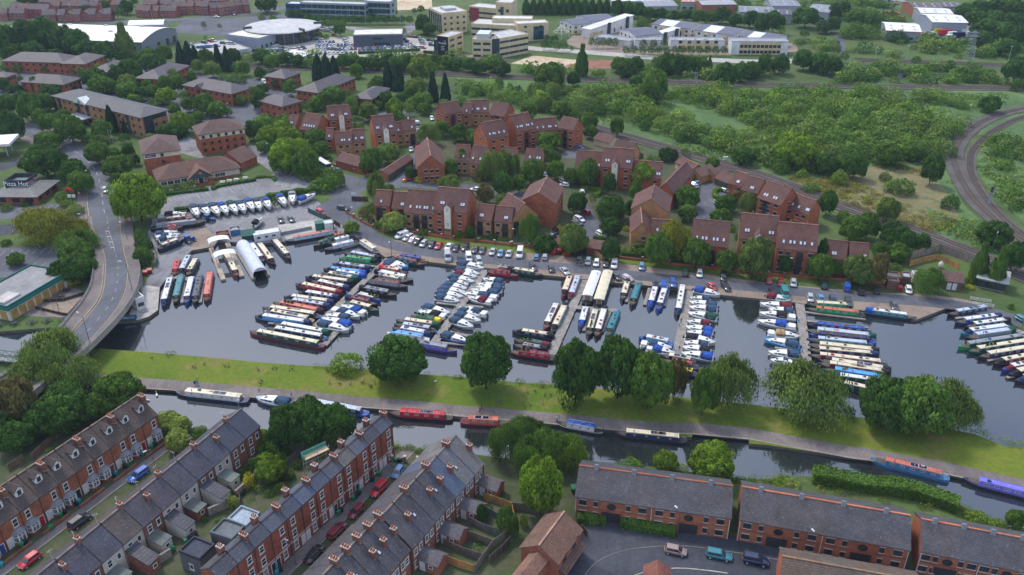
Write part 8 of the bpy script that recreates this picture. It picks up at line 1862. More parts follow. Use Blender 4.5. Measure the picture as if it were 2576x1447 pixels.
# tractors in the boatyard
def tractor(p,rz,label):
 t=thing('tractor',(p.x,p.y,.02),rz);B_=(.015,.09,.33)
 ob('bonnet',MB().hull([(.2,-.38,.8),(2.0,-.34,.8),(2.0,.34,.8),(.2,.38,.8)],[(.2,-.36,1.55),(1.9,-.28,1.4),(1.9,.28,1.4),(.2,.36,1.55)]).mesh('bonnet','paint'),t,color=B_)
 ob('chassis',MB().box(-1.3,1.9,-.28,.28,.5,.85).mesh('chassis','iron'),t)
 c=ob('cab',MB().hull([(-1.3,-.72,1.0),(.25,-.72,1.0),(.25,.72,1.0),(-1.3,.72,1.0)],[(-1.15,-.68,2.4),(.05,-.68,2.4),(.05,.68,2.4),(-1.15,.68,2.4)]).mesh('cab','glass'),t);ob('cab_roof',MB().box(-1.35,.25,-.8,.8,2.41,2.6).mesh('cab_roof','paint'),c,color=B_)
 for s_ in (-1,1):
  w=ob('wheel',cached('wheel',None),t,(-.85,s_*.85,.75),scale=(2.4,2.2,2.4));ob('rim',cached('rim',None),w);w=ob('wheel',cached('wheel',None),t,(1.5,s_*.75,.48),scale=(1.55,1.6,1.55));ob('rim',cached('rim',None),w)
  ob('mudguard',cached('mudg',lambda: MB().hull([(-1.5,-.25,1.4),(-.3,-.25,1.4),(-.3,.2,1.4),(-1.5,.2,1.4)],[(-1.3,-.25,1.62),(-.45,-.25,1.62),(-.45,.2,1.62),(-1.3,.2,1.62)]).mesh('mudguard','paint')),t,(0,s_*.9,0),color=B_)
 tag(t,label,'tractor')
for x,y,hx,hy,lb in ((2105,762,40,6,'blue tractor by the end of the grey narrowboat ashore'),(1905,968,36,-14,'blue tractor at the top of the slipway')):
 p,q=T(10,x,y,.9),T(10,x+hx,y+hy,.9);tractor(p,math.atan2(q.y-p.y,q.x-p.x),lb)
# ---------------------------------------------------------------- yard furniture
def boxy(name,rc,A,B,D,h,col,mat,label,cat,roofcol=None,pitch=0.0,parts=None):
 a,b=T(rc,*A),T(rc,*B);L=(b-a).length;t=thing(name,(a.x,a.y,0),math.atan2(b.y-a.y,b.x-a.x))
 ob('body',MB().box(0,L,0,D,.12,h).mesh('body',mat),t,color=col)
 ob('lid',MB().hull([(-.1,-.1,h+.002),(L+.1,-.1,h+.002),(L+.1,D+.1,h+.002),(-.1,D+.1,h+.002)],[(-.1,-.1,h+.12),(L+.1,-.1,h+.12),(L+.1,D*.5,h+.12+pitch),(-.1,D*.5,h+.12+pitch)]).mesh('lid',mat) if pitch else MB().box(-.08,L+.08,-.08,D+.08,h+.002,h+.1).mesh('lid',mat),t,color=roofcol or tuple(c*.8 for c in col))
 for k in range(max(2,int(L/1.2))): ob('rib',cached(('rib',h),lambda: MB().box(-.06,.06,-.06,-.002,.15,h-.08).mesh('rib',mat)),t,(L*(k+.5)/max(2,int(L/1.2)),0,0),color=tuple(c*.85 for c in col))
 tag(t,label,cat);return t,L
boxy('shipping_container',11,(605,885),(790,862),2.6,2.6,(.01,.12,.075),'paint','dark green shipping container on the concrete pad','container')
t,L=boxy('portable_cabin',11,(-10,1000),(245,958),3.0,2.6,(.62,.63,.63),'render','white portable cabin with pale roof by the quay','cabin',(.55,.57,.6))
for k in range(3): window(t,1.2,.9,(L*(k+.6)/3.4,-.01,1.1),0,'w')
boxy('portable_cabin',11,(700,885),(780,873),2.4,2.7,(.6,.62,.62),'render','small white cabin just right of the green container','cabin')
def skip(rc,A,B,D,col,fill,label):
 a,b=T(rc,*A),T(rc,*B);L=(b-a).length;t=thing('skip',(a.x,a.y,0),math.atan2(b.y-a.y,b.x-a.x))
 m=MB()
 for q in ((0,L,0,.1),(0,L,D-.1,D),(0,.1,.1,D-.1),(L-.1,L,.1,D-.1)): m.box(*q,.1,1.8)
 m.box(0,L,0,D,.05,.1);ob('shell',m.mesh('shell','paint'),t,color=col);ob('load',MB().hull([(.1,.1,1.1),(L-.1,.1,1.1),(L-.1,D-.1,1.1),(.1,D-.1,1.1)],[(L*.2,D*.25,1.75),(L*.75,D*.3,1.6),(L*.7,D*.75,1.8),(L*.3,D*.7,1.7)]).mesh('load','rust' if fill=='r' else 'timber'),t,color=(.4,.3,.2))
 for k in range(3): ob('rib',cached('skrib',lambda: MB().box(-.05,.05,-.06,-.002,.1,1.75).mesh('rib','paint')),t,(L*(k+.5)/3,0,0),color=col)
 tag(t,label,'skip')
skip(10,(2185,975),(2318,955),3,(.28,.03,.03),'r','red waste skip with rusty load by the work dock');skip(10,(2325,930),(2425,915),3,(.03,.18,.40),'t','blue waste skip with timber load by the work dock')
s=building('yard_shed',(10,2430,930),(10,2560,915),2.4,'x',D=4,pitch=28,wall=(.04,.10,.09),wm='timber',rc=(.05,.12,.10),rm='canvas');tag(s.root,'dark green canvas shed beside the blue skip','shed')
# fuel kiosk
s=building('fuel_kiosk',(20,1362,130),(20,1450,100),3.2,'f',C=(20,1440,-10),wall=(.6,.6,.6),wm='render',rc=(.35,.37,.38),rm='concrete',wins=(('f',1,1.0,1.6,1.0,'d'),('r',2,1.0,1.2,1.0,'d')));tag(s.root,'small white fuel kiosk on the rounded apron by the bridge','kiosk')
a,b=T(20,1215,330,.2),T(20,1380,308,.2);L=(b-a).length;t=thing('banner',(a.x,a.y,0),math.atan2(b.y-a.y,b.x-a.x));ob('panel',MB().box(0,L,-.04,.04,.1,1.3).mesh('panel','canvas'),t,color=(.02,.12,.28));text('Marina',1.0,t,(L*.5,-.06,.35),(R(90),0,0),(.7,.72,.75))
for x in (.1,L-.1): ob('post',MB().box(x-.05,x+.05,.05,.13,0,1.4).mesh('post','metal'),t,color=(.3,.3,.3))
tag(t,'blue banner with white lettering on the quay beneath the bridge','banner')
# wheelie bins
def bin_mesh(): return cached('wbin',lambda: MB().hull([(-.22,-.25,.08),(.22,-.25,.08),(.22,.25,.08),(-.22,.25,.08)],[(-.3,-.36,1.0),(.3,-.36,1.0),(.3,.36,1.0),(-.3,.36,1.0)]).mesh('bin_body','plastic')),cached('wlid',lambda: MB().hull([(-.32,-.4,1.0),(.32,-.4,1.0),(.32,.38,1.0),(-.32,.38,1.0)],[(-.28,-.34,1.08),(.28,-.34,1.08),(.28,.3,1.1),(-.28,.3,1.1)]).mesh('lid','plastic'))
def bins(rc,place,lst):
 for x,y,c in lst:
  p=T(rc,x,y,.5);t=thing('wheelie_bin',(p.x,p.y,.12),rnd.uniform(-1,1));a,b=bin_mesh();col={'g':(.01,.20,.07),'b':(.01,.22,.26),'k':(.02,.02,.022),'w':(.05,.03,.025)}[c];ob('bin_body',a,t,color=col);ob('lid',b,t,color=col)
  for s_ in (-.2,.2): ob('wheel',cached('wheel',None),t,(.0+s_,.3,.1),scale=(.32,.5,.32),rz=R(90))
  auto(t,'%s wheelie bin' % {'g':'green','b':'teal','k':'black','w':'brown'}[c],'bin','wheelie bins by the terraces',near=place)
bins(30,'before the dormer houses',[(222,1150,'g'),(258,1120,'k'),(518,975,'g'),(612,850,'g'),(648,815,'k'),(800,712,'b'),(755,735,'k'),(1170,428,'b'),(1140,445,'k'),(1290,340,'g'),(1258,358,'k'),(1432,228,'b'),(1400,245,'k'),(1530,160,'g'),(1562,135,'k'),(22,1350,'b')])
bins(30,'behind the second row',[(2138,808,'g'),(2170,780,'k'),(1872,1112,'g'),(1905,1090,'k'),(1935,1065,'w'),(1965,1040,'w'),(1742,1190,'g')])
bins(31,'before the three-storey houses',[(215,1425,'b'),(245,1400,'k'),(832,828,'g'),(858,800,'k'),(980,682,'g'),(1000,660,'w'),(1048,612,'g'),(1030,632,'k'),(1240,432,'g'),(1172,492,'k'),(1412,300,'g'),(1445,300,'k')])
bins(32,'beside the detached house',[(658,1248,'g'),(642,1298,'w'),(552,1425,'k')])
def big_bin(rc,x,y,rz,col,label):
 p=T(rc,x,y,.7);t=thing('waste_container',(p.x,p.y,0),rz);ob('bin_body',cached('bb',lambda: MB().hull([(-.6,-.45,.2),(.6,-.45,.2),(.6,.45,.2),(-.6,.45,.2)],[(-.7,-.6,1.1),(.7,-.6,1.1),(.7,.6,1.3),(-.7,.6,1.3)]).mesh('bin_body','plastic')),t,color=col);ob('lid',cached('bl',lambda: MB().hull([(-.74,-.66,1.1),(.74,-.66,1.1),(.74,.64,1.3),(-.74,.64,1.3)],[(-.7,-.5,1.25),(.7,-.5,1.25),(.7,.6,1.48),(-.7,.6,1.48)]).mesh('lid','plastic')),t,color=tuple(c*.8 for c in col));tag(t,label,'waste bin','large waste containers')
for a in ((12,415,1100,.2,'leftmost big red waste container at the estate bin bay'),(12,470,1082,.2,'middle big red waste container at the estate bin bay'),(12,546,1118,.2,'big red waste container right of the paved bay'),(10,1505,1282,.2,'big red waste bin at the yard gate, right one'),(10,1462,1302,.2,'big red waste bin at the yard gate, left one'),(23,1322,8,.1,'red waste bin by the sheds at the right end of the quay')): big_bin(*a[:4],(.32,.015,.015),a[4])
big_bin(32,628,582,.1,(.01,.12,.07),'dark green waste container behind the round tree by the canal block')
# ---------------------------------------------------------------- lamp posts, masts
def lamp(base,h,col,label,arm=1.4,rz=0.0,head=(.55,.56,.58),cat='lamp post',name='lamp_post'):
 t=thing(name,base,rz)
 ob('post',MB().tube([(0,0,0),(0,0,h*.5),(0,0,h)],[.10,.08,.055],7).mesh('post','metal'),t,color=col)
 ob('arm',MB().tube([(0,0,h-.05),(arm*.5,0,h+.18),(arm,0,h+.22)],.045,5).mesh('arm','metal'),t,color=col);ob('lantern',MB().hull([(arm-.1,-.15,h+.14),(arm+.65,-.12,h+.16),(arm+.65,.12,h+.16),(arm-.1,.15,h+.14)],[(arm-.05,-.12,h+.30),(arm+.6,-.09,h+.28),(arm+.6,.09,h+.28),(arm-.05,.12,h+.30)]).mesh('lantern','plastic'),t,color=head)
 tag(t,label,cat,'street lamps');return t
GR=(.03,.12,.10)
p=T(20,908,572,5.0);lamp(p,8.2,(.12,.16,.16),'tall lamp post on the near end of the bridge',rz=R(150));p=T(20,1330,20,4.6);lamp(p,8.2,(.12,.16,.16),'tall lamp post on the far end of the bridge',rz=R(170))
for rc,x,y,h,c,lb in ((12,45,1060,6.5,GR,'green lamp post by the white camper van on the marina road'),(12,962,1172,6.5,GR,'green lamp post beside the wooden bin enclosure'),(13,160,1352,6.5,GR,'green lamp post among the red cars on the marina road'),(11,125,165,7,(.25,.27,.3),'grey lamp post at the left of the pub car park'),(30,1572,402,5.5,(.15,.16,.17),'lamp post on the pavement above the blue estate car'),(31,405,1350,5.5,(.12,.14,.14),'lamp post before the three-storey terrace'),(32,1662,1058,6,(.12,.11,.09),'lamp post before the left canal block'),(33,346,1212,6,(.12,.11,.09),'lamp post before the middle canal block'),(10,1290,1000,7,(.15,.18,.18),'lamp post on the right pavement of the bridge approach'),(10,885,905,7,(.15,.18,.18),'lamp post by the yellow willow on the main road'),(10,880,470,7,(.15,.18,.18),'lamp post left of the main road by the dark trees'),(10,1115,330,7,(.15,.18,.18),'lamp post right of the main road by the trees'),(11,940,790,5,(.12,.13,.13),'short lamp post by the brick wall at the yard gate'),(11,1366,1130,5,(.1,.1,.1),'dark lamp post at the head of the first pontoon'),(13,1145,1400,6.5,(.14,.12,.1),'leaning dark lamp post left of the sheds'),(13,2240,1120,7,GR,'green post with two lamps beside the railway'),(12,2278,220,5,(.35,.37,.4),'pale post beside the railway boxes'),(11,590,700,6,(.3,.3,.3),'thin pole by the yard gate'),(1,358,690,6,(.4,.4,.42),'white-headed lamp by the square hipped office'),(0,2290,1180,6,(.3,.3,.3),'lamp post by the lane in the business park')):
 lamp(T(rc,x,y),h,c,lb,arm=.9,rz=rnd.uniform(0,6.28))
for i,(rc,x,y,h) in enumerate(((3,1385,612,8.5),(3,1690,632,8.5),(3,2050,642,8.5),(3,2418,612,8),(3,1075,600,7),(2,826,520,8),(2,1182,545,8),(2,1508,520,8),(2,1820,480,8),(2,2395,560,8),(1,712,190,9),(1,948,230,9),(1,1104,255,9),(1,1400,235,9),(1,1455,255,9),(1,566,170,9),(1,928,420,8),(1,1515,360,8),(0,78,200,11),(0,730,190,10),(0,1040,190,10),(0,1533,190,10),(0,2190,90,11))):
 t=thing('tall_mast',T(rc,x,y));ob('post',cached(('mast',h),lambda: MB().tube([(0,0,0),(0,0,h)],[.16,.08],6).mesh('post','metal')),t,color=(.42,.44,.48));ob('lantern',cached('mlan',lambda: MB().box(-.5,.5,-.15,.15,0,.2).mesh('lantern','plastic')),t,(0,0,h),color=(.5,.5,.52));auto(t,'thin grey lighting mast','mast','distant lighting masts')
# lattice signal posts and pylon
def lattice(p,h,w0,w1,label,name,box=None,col=(.3,.33,.38)):
 t=thing(name,p);m=MB();n=max(4,int(h/1.6));q=lambda k: w0+(w1-w0)*k/n
 for k in range(n):
  z0,z1=h*k/n,h*(k+1)/n;c0=[(a*q(k),b*q(k),z0) for a,b in ((-1,-1),(1,-1),(1,1),(-1,1))];c1=[(a*q(k+1),b*q(k+1),z1) for a,b in ((-1,-1),(1,-1),(1,1),(-1,1))]
  for i in range(4): m.tube([c0[i],c1[i]],.07,4);m.tube([c0[i],c1[(i+1)%4]],.045,3);m.tube([c1[i],c1[(i+1)%4]],.04,3)
 ob('lattice',m.mesh('lattice','metal'),t,color=col)
 if box: ob('head',MB().box(-box,box,-.25,.25,h,h+2.2).mesh('head','metal'),t,color=(.06,.065,.08));ob('platform',MB().box(-box-.2,box+.2,-.8,.6,h-.12,h-.02).mesh('platform','metal'),t,color=(.2,.21,.23))
 else: ob('cross_arm',MB().hull([(-4,-.1,h*.82),(4,-.1,h*.82),(4,.1,h*.82),(-4,.1,h*.82)],[(-.4,-.1,h*.88),(.4,-.1,h*.88),(.4,.1,h*.88),(-.4,.1,h*.88)]).mesh('cross_arm','metal'),t,color=col);ob('cross_arm',MB().hull([(-3,-.1,h*.94),(3,-.1,h*.94),(3,.1,h*.94),(-3,.1,h*.94)],[(-.3,-.1,h*.99),(.3,-.1,h*.99),(.3,.1,h*.99),(-.3,.1,h*.99)]).mesh('cross_arm','metal'),t,color=col)
 tag(t,label,'signal' if box else 'pylon')
lattice(T(2,1845,850),6.2,.6,.6,'tall lattice railway signal post left of the scrub','railway_signal',.5);lattice(T(3,1312,832),4.5,.6,.6,'dark railway signal head above the right-hand line','railway_signal',.9);lattice(T(13,2215,612),4.5,.3,.3,'railway signal with fallen ladder on the curving line','railway_signal',.45);lattice(T(3,2005,640),18,2.6,.4,'grey lattice electricity pylon at upper right','electricity_pylon')
# white pyramid frame shelter
p=T(2,495,372);t=thing('frame_shelter',p);m=MB()
for i in range(8):
 a=math.pi*i/4;m.tube([(5*math.cos(a),5*math.sin(a),3.2),(0,0,7.6)],.14,5);m.tube([(5*math.cos(a),5*math.sin(a),3.2),(5*math.cos(a+math.pi/4),5*math.sin(a+math.pi/4),3.2)],.14,5);m.tube([(2.5*math.cos(a),2.5*math.sin(a),5.4),(2.5*math.cos(a+math.pi/4),2.5*math.sin(a+math.pi/4),5.4)],.1,5)
ob('lattice_roof',m.mesh('lattice_roof','paint'),t,color=(.68,.68,.68))
for i in range(4): a=math.pi*i/2;ob('leg',MB().tube([(5*math.cos(a),5*math.sin(a),0),(5*math.cos(a),5*math.sin(a),3.2)],.16,5).mesh('leg','paint'),t,color=(.68,.68,.68))
tag(t,'white open pyramid frame shelter beside the gravel yard','shelter')
# flagpoles, signs
for x,y in ((1085,1420),(1110,1430),(1138,1440)): t=thing('flagpole',T(0,x,y));ob('pole',cached('fp',lambda: MB().tube([(0,0,0),(0,0,5.2)],[.08,.05],6).mesh('pole','white_frame')),t);ob('finial',cached('fin',lambda: MB().ell((0,0,5.3),(.12,.12,.12)).mesh('finial','chrome')),t);auto(t,'thin white flagpole before the lodge','flagpole','white flagpoles')
t=thing('roadside_sign',T(10,738,600));ob('post',MB().tube([(0,0,0),(0,0,4.2)],.16,6).mesh('post','iron'),t);ob('board',MB().box(-1.3,1.3,-.1,.1,2.2,3.2).mesh('board','plastic'),t,color=(.6,.62,.64));m=MB();m.loft([[(2.0*math.cos(a)*.75-.6,y_,4.2+r_*math.sin(a)*.8) if False else (-.7+r_*math.cos(a),y_,3.9+r_*math.sin(a)) for r_,y_ in ((1.1,-.12),(1.1,.12),(1.9,.12),(1.9,-.12))] for a in [.1+2.4*k/9 for k in range(10)]]);ob('red_arch',m.mesh('red_arch','plastic'),t,color=(.45,.03,.02));tag(t,'roadside sign with curved red arch over a white board','sign')
for rc,x,y,lb,wd in ((11,985,545,'white notice on the dark gate screen by the yard',1.6),(0,1818,965,'white park sign by the office with entrance gable',2.2),(11,487,612,'white notice on the yard fence under the big cruiser',.9)):
 t=thing('notice_board',T(rc,x,y));ob('board',MB().box(-wd/2,wd/2,-.04,.04,1.0,1.9).mesh('board','plastic'),t,color=(.62,.62,.62))
 for s_ in (-wd*.42,wd*.42): ob('post',cached('nbp',lambda: MB().box(-.04,.04,-.04,.04,0,1.95).mesh('post','metal')),t,(s_,.08,0),color=(.4,.4,.4))
 tag(t,lb,'sign')
for rc,x,y,lb in ((20,920,-70,'red-bordered triangular road sign at the left bridge parapet'),(10,810,560,'red-bordered road sign beside the restaurant entrance')):
 t=thing('road_sign',T(rc,x,y));ob('post',cached('rsp',lambda: MB().tube([(0,0,0),(0,0,2.6)],.05,5).mesh('post','metal')),t,color=(.3,.3,.3));ob('plate',cached('rspl',lambda: MB().hull([(-.5,-.04,2.1),(.5,-.04,2.1),(0,-.04,2.95)],[(-.5,.04,2.1),(.5,.04,2.1),(0,.04,2.95)]).mesh('plate','plastic')),t,color=(.5,.04,.04));ob('face',cached('rsf',lambda: MB().hull([(-.3,-.06,2.22),(.3,-.06,2.22),(0,-.06,2.7)],[(-.3,-.045,2.22),(.3,-.045,2.22),(0,-.045,2.7)]).mesh('face','white_frame')),t);tag(t,lb,'sign')
# ---------------------------------------------------------------- walls and fences
def wall_run(rc,pts,label,h=.75,pier=1.35,gap=4.2,col=BR,rail=True,name='boundary_wall'):
 wl=[T(rc,x,y) for x,y in zip(pts[::2],pts[1::2])];o=wl[0].copy();t=thing(name,o)
 for i in range(len(wl)-1):
  a,b=wl[i]-o,wl[i+1]-o;L=(b-a).length;rz=math.atan2(b.y-a.y,b.x-a.x);ob('brick_wall',MB().box(0,L,-.12,.12,0,h).mesh('brick_wall','brick'),t,a,rz,col)
  n=max(1,int(L/gap))
  for k in range(n+1):
   ob('pier',cached(('pier',pier),lambda: MB().box(-.24,.24,-.24,.24,0,pier).box(-.29,.29,-.29,.29,pier,pier+.1,1).mesh('pier',['brick','sill'])),t,a.lerp(b,k/n),rz,col)
  if rail:
   m=MB();m.box(.2,L-.2,-.02,.02,h+.45,h+.5)
   for k in range(int(L/.5)): m.box(.25+.5*k,.28+.5*k,-.015,.015,h,h+.48)
   ob('railing',m.mesh('railing','iron'),t,a,rz)
 tag(t,label,'wall')
wall_run(11,(910,700,1060,790,1180,850,1290,900),'brick pier wall beside the lane from the yard gate to the front row')
wall_run(11,(1505,893,1750,925,1990,968,2240,990,2560,1028),'brick pier wall with railings before the left half of the front row')
wall_run(12,(0,1022,170,1045,300,1052),'brick pier wall before the small willow at the front row',gap=4.6)
wall_run(12,(1040,1150,1310,1180,1580,1215,1790,1240,2010,1262,2300,1300,2576,1335),'long brick pier wall in the shade of the round trees on the front row')
wall_run(13,(0,1330,320,1345,620,1370,900,1400,1180,1425),'brick pier wall behind the red cars at the right end of the row')
wall_run(11,(730,205,840,245,990,285,1130,330),'low brick wall with piers along the estate road under the garage',rail=False)
wall_run(31,(1375,305,1500,310),'stone garden wall at the canal end of the three-storey street',h=1.1,pier=1.5,gap=3,col=(.25,.2,.16),rail=False)
wall_run(31,(1630,318,1720,325),'short stone wall right of the gap at the canal end',h=1.1,pier=1.5,gap=3,col=(.25,.2,.16),rail=False)
ribbon('verge',[T(11,1750,972),T(11,2300,1035),T(11,2570,1072),T(12,380,1100)],-1.2,1.6,'lawn',z=.02)
ribbon('verge',[T(12,1000,1185),T(12,1400,1222),T(12,2000,1290),T(12,2560,1350),T(13,500,1385)],-.6,1.8,'lawn',z=.02)
def fence(rc,pts,h,col,label,panel=1.83,mat='timber',name='fence',group='garden and yard fences',z=0.0):
 wl=[T(rc,x,y,z) for x,y in zip(pts[::2],pts[1::2])];o=wl[0].copy();t=thing(name,o)
 def pm():
  m=MB()
  for k in range(6): m.box(.04+.292*k,.04+.292*(k+.93),-.02+.012*(k%2),.02+.012*(k%2),.06,h-.06)
  m.box(.03,1.80,-.035,.035,h-.06,h);m.box(.03,1.80,-.035,.035,.0,.06);return m.mesh('panel',mat)
 pme=cached(('fpanel',h,mat),pm);pst=cached(('fpost',h),lambda: MB().box(-.06,.06,-.06,.06,0,h+.12).mesh('post','concrete'))
 for i in range(len(wl)-1):
  a,b=wl[i]-o,wl[i+1]-o;L=(b-a).length;rz=math.atan2(b.y-a.y,b.x-a.x);n=max(1,round(L/panel));sx=L/n/1.83
  for k in range(n): q=a.lerp(b,k/n);ob('panel',pme,t,q,rz,tuple(c*rnd.uniform(.85,1.15) for c in col),scale=(sx,1,1));ob('post',pst,t,q,rz,(.2,.18,.16))
  ob('post',pst,t,b,rz,(.2,.18,.16))
 tag(t,label,'fence',group)
TAN=(.40,.20,.06);GRW=(.15,.125,.105)
fence(31,(2290,690,2400,725,2576,790),1.8,TAN,'orange-tan fence behind the far rear extension of the fourth row');fence(31,(2310,815,2460,905),1.6,(.2,.19,.18),'grey fence below the orange-tan one in the fourth row gardens');fence(31,(2130,925,2300,1010,2490,1070),1.8,GRW,'weathered fence beside the second rear extension from the canal');fence(31,(2080,1055,2240,1110,2385,1165),1.8,GRW,'weathered fence between two middle gardens of the fourth row');fence(31,(1890,1155,2080,1240,2275,1305),1.8,GRW,'weathered fence beside the third rear extension from the canal')
fence(31,(1885,1310,2030,1370,2190,1420),1.8,TAN,'bright orange-tan fence in the lower gardens of the fourth row');fence(31,(2500,1085,2385,1170,2290,1300,2200,1430),1.8,(.19,.17,.15),'long grey fence closing the gardens of the fourth row');fence(31,(2560,1130,2470,1230,2350,1330),1.8,(.09,.075,.065),'dark fence along the alley beside the gardens')
fence(32,(0,790,130,800,240,830,330,850),1.8,GRW,'weathered fence under the lime-green tree');fence(32,(700,1010,760,1080),1.7,(.11,.095,.08),'dark short fence right of the detached house gable');fence(32,(-40,780,0,800,20,900),1.8,TAN,'short orange-tan fence left of the lime-green tree')
fence(30,(330,290,520,110,640,30),1.6,(.18,.14,.10),'brown slatted fence behind the dormer-windowed row');fence(30,(90,400,240,300),1.6,(.17,.13,.10),'lower brown fence behind the dormer-windowed row');fence(30,(2300,600,2420,690,2420,760),1.5,GRW,'weathered fence behind the second row');fence(31,(60,560,190,480,330,330,480,230),1.7,GRW,'long weathered fence behind the three-storey row')
fence(13,(1418,1235,1560,1195,1690,1165,1800,1205,1912,1265),1.8,(.44,.24,.07),'new golden timber fence round the small compound');fence(13,(1362,1195,1540,1130,1722,1085,1900,1150,2060,1215,2180,1270),2.6,(.26,.215,.18),'tall weathered timber fence along the near railway');fence(12,(830,1125,905,1180,942,1178),1.8,(.40,.25,.12),'tan timber enclosure beside the pallet cages')
fence(10,(1490,900,1500,960,1560,1080,1592,1200,1570,1250),1.9,(.015,.07,.05),'dark green fence between the embankment bushes and boatyard',mat='metal');fence(10,(1490,880,1530,790),1.9,(.015,.07,.05),'dark green fence at the upper left corner of the boatyard',mat='metal');fence(11,(965,575,1130,580),1.7,(.07,.03,.03),'dark maroon gate screen by the lane');fence(11,(525,690,610,730,700,770),1.7,(.02,.10,.09),'dark green gate panels at the boatyard entrance',mat='metal')
fence(11,(250,925,560,862),1.1,(.2,.21,.22),'thin wire fence along the concrete pad',mat='metal');fence(11,(640,730,760,790,850,850),1.6,(.12,.06,.05),'brown fence beside the lane by the concrete pad');fence(20,(360,215,620,280,690,290,850,110),.9,(.06,.045,.035),'low dark fence round the play area by the canal');fence(20,(440,150,640,140,860,70),.9,(.06,.045,.035),'low dark rail behind the play area')
# white gate railings on the right quay
for x0,y0,x1,y1,lb in ((2030,125,2240,160,'white tubular gate rails, upper one, at the right end of the quay'),(2050,175,2265,205,'white tubular gate rails, lower one, at the right end of the quay')):
 a,b=T(23,x0,y0),T(23,x1,y1);L=(b-a).length;t=thing('gate_rail',a,math.atan2(b.y-a.y,b.x-a.x))
 for z in (.35,.7,1.05): ob('rail',MB().tube([(0,0,z),(L,0,z)],.05,5).mesh('rail','white_frame'),t)
 for k in range(4): ob('post',cached('grp',lambda: MB().tube([(0,0,0),(0,0,1.1)],.06,5).mesh('post','white_frame')),t,(L*k/3,0,0))
 tag(t,lb,'railing')
# small buildings at the right end of the quay
def shed(A,B,he,D,label,rc_=(.12,.12,.13),wall=(.15,.085,.065),roof='x',name='shed',wins=()):
 s=building(name,A,B,he,roof,D=D,pitch=26,wall=wall,wm='brick',rc=rc_,rm='tile' if roof=='x' else 'concrete',over=.3,wins=wins,rise=None);tag(s.root,label,'shed');return s
s=shed((13,1762,1378),(13,1968,1402),2.6,6.5,'brown-roofed brick amenity building with two white doors behind the quay willow',(.13,.075,.065))
for k in (.35,.62): door(s.root,.9,2.0,(s.L*k,0,.05),0,(.65,.65,.64))
shed((13,1200,1345),(13,1330,1360),2.4,3.5,'flat-roofed dark shed left of the boat sheds',roof='f');shed((13,1205,1392),(13,1320,1402),2.3,2.2,'low brick lean-to with white notice at the quay',roof='f');shed((13,1352,1350),(13,1440,1362),2.4,3.5,'flat-roofed shed with blue sheet on its roof',(.35,.4,.5),roof='f');shed((13,1470,1330),(13,1560,1335),2.3,2.5,'small pale shed left of the amenity building',(.3,.31,.33),(.5,.5,.5),roof='f')
s=building('glazed_pavilion',(13,2120,1350),(13,2400,1410),2.8,'m',D=6,wall=(.25,.24,.23),wm='timber',rc=(.28,.28,.29),rm='sheet_roof',rise=.8,over=.6);face_windows(s,'f',3,.3,2.4,2.0,'d');tag(s.root,'grey lean-to pavilion with glass front between the two poplars','pavilion')
p=T(13,1732,1250);t=thing('water_tank',p);ob('tank',MB().ell((0,0,1.0),(.75,.75,1.1),12,8).mesh('tank','plastic',True),t,color=(.55,.52,.42));ob('cap',MB().cyl(0,0,2.05,2.25,.25).mesh('cap','plastic'),t,color=(.4,.38,.3));tag(t,'cream plastic tank inside the fenced compound','tank')
# pallet cages, electrical cabinets
p=T(12,770,1120);t=thing('cage_trolley',p,R(-8));m=MB()
for k in range(13): m.box(-3.6+.6*k-.03,-3.6+.6*k+.03,-.03,.03,0,1.9)
for k in range(6): m.box(-3.6,3.6,-.025,.025,.05+.36*k,.1+.36*k)
ob('grille',m.mesh('grille','iron'),t);ob('back_panel',MB().box(-3.6,3.6,.3,.4,0,1.8).mesh('back_panel','timber'),t,color=(.03,.03,.035));tag(t,'black wire cages in the bay beside the round tree','cage')
for x in (2135,2160): t=thing('cabinet',T(12,x,172));ob('case',cached('ecase',lambda: MB().box(-.4,.4,-.3,.3,.1,1.7).mesh('case','plastic')),t,color=(.55,.56,.58));ob('plinth',cached('epl',lambda: MB().box(-.45,.45,-.35,.35,0,.1).mesh('plinth','concrete')),t,color=(.4,.4,.4));auto(t,'pale grey equipment cabinet beside the railway','cabinet','railway cabinets')
# picnic tables
def picnic(rc,x,y,col,place,rnd_=False):
 t=thing('picnic_table',T(rc,x,y),rnd.uniform(-.2,.2))
 if rnd_:
  ob('table_top',cached('ptr',lambda: MB().cyl(0,0,.70,.76,.75,n=14).mesh('table_top','timber')),t,color=col);ob('pedestal',cached('ptp',lambda: MB().cyl(0,0,0,.7,.12,n=8).mesh('pedestal','timber')),t,color=col)
  for k in range(4): a=math.pi/2*k+.4;ob('seat',cached('pts',lambda: MB().box(-.45,.45,-.14,.14,.40,.46).mesh('seat','timber')),t,(1.15*math.cos(a),1.15*math.sin(a),0),a+math.pi/2,col)
 else:
  ob('table_top',cached('pt',lambda: MB().box(-.9,.9,-.38,.38,.70,.76).mesh('table_top','timber')),t,color=col)
  for s_ in (-1,1): ob('bench',cached('ptb',lambda: MB().box(-.9,.9,-.14,.14,.42,.47).mesh('bench','timber')),t,(0,s_*.72,0),color=col);ob('frame',cached('ptf',lambda: MB().tube([(0,-.7,0),(0,-.25,.7)],.05,4).tube([(0,.7,0),(0,.25,.7)],.05,4).tube([(0,-.75,.38),(0,.75,.38)],.05,4).mesh('frame','timber')),t,(s_*.65,0,0),color=col)
 auto(t,'%s picnic table' % ('round dark' if rnd_ else 'dark' if col[0]<.2 else 'white'),'picnic table','picnic tables',near=place)
for x,y in ((490,45),(580,42),(670,38),(430,110),(615,105)): picnic(20,x,y,(.06,.045,.04),'on the paved patio by the bar')
for x,y in ((150,375),(320,360),(475,345),(640,335),(0,385)): picnic(20,x,y,(.05,.055,.06),'on the grass by the canal',True)
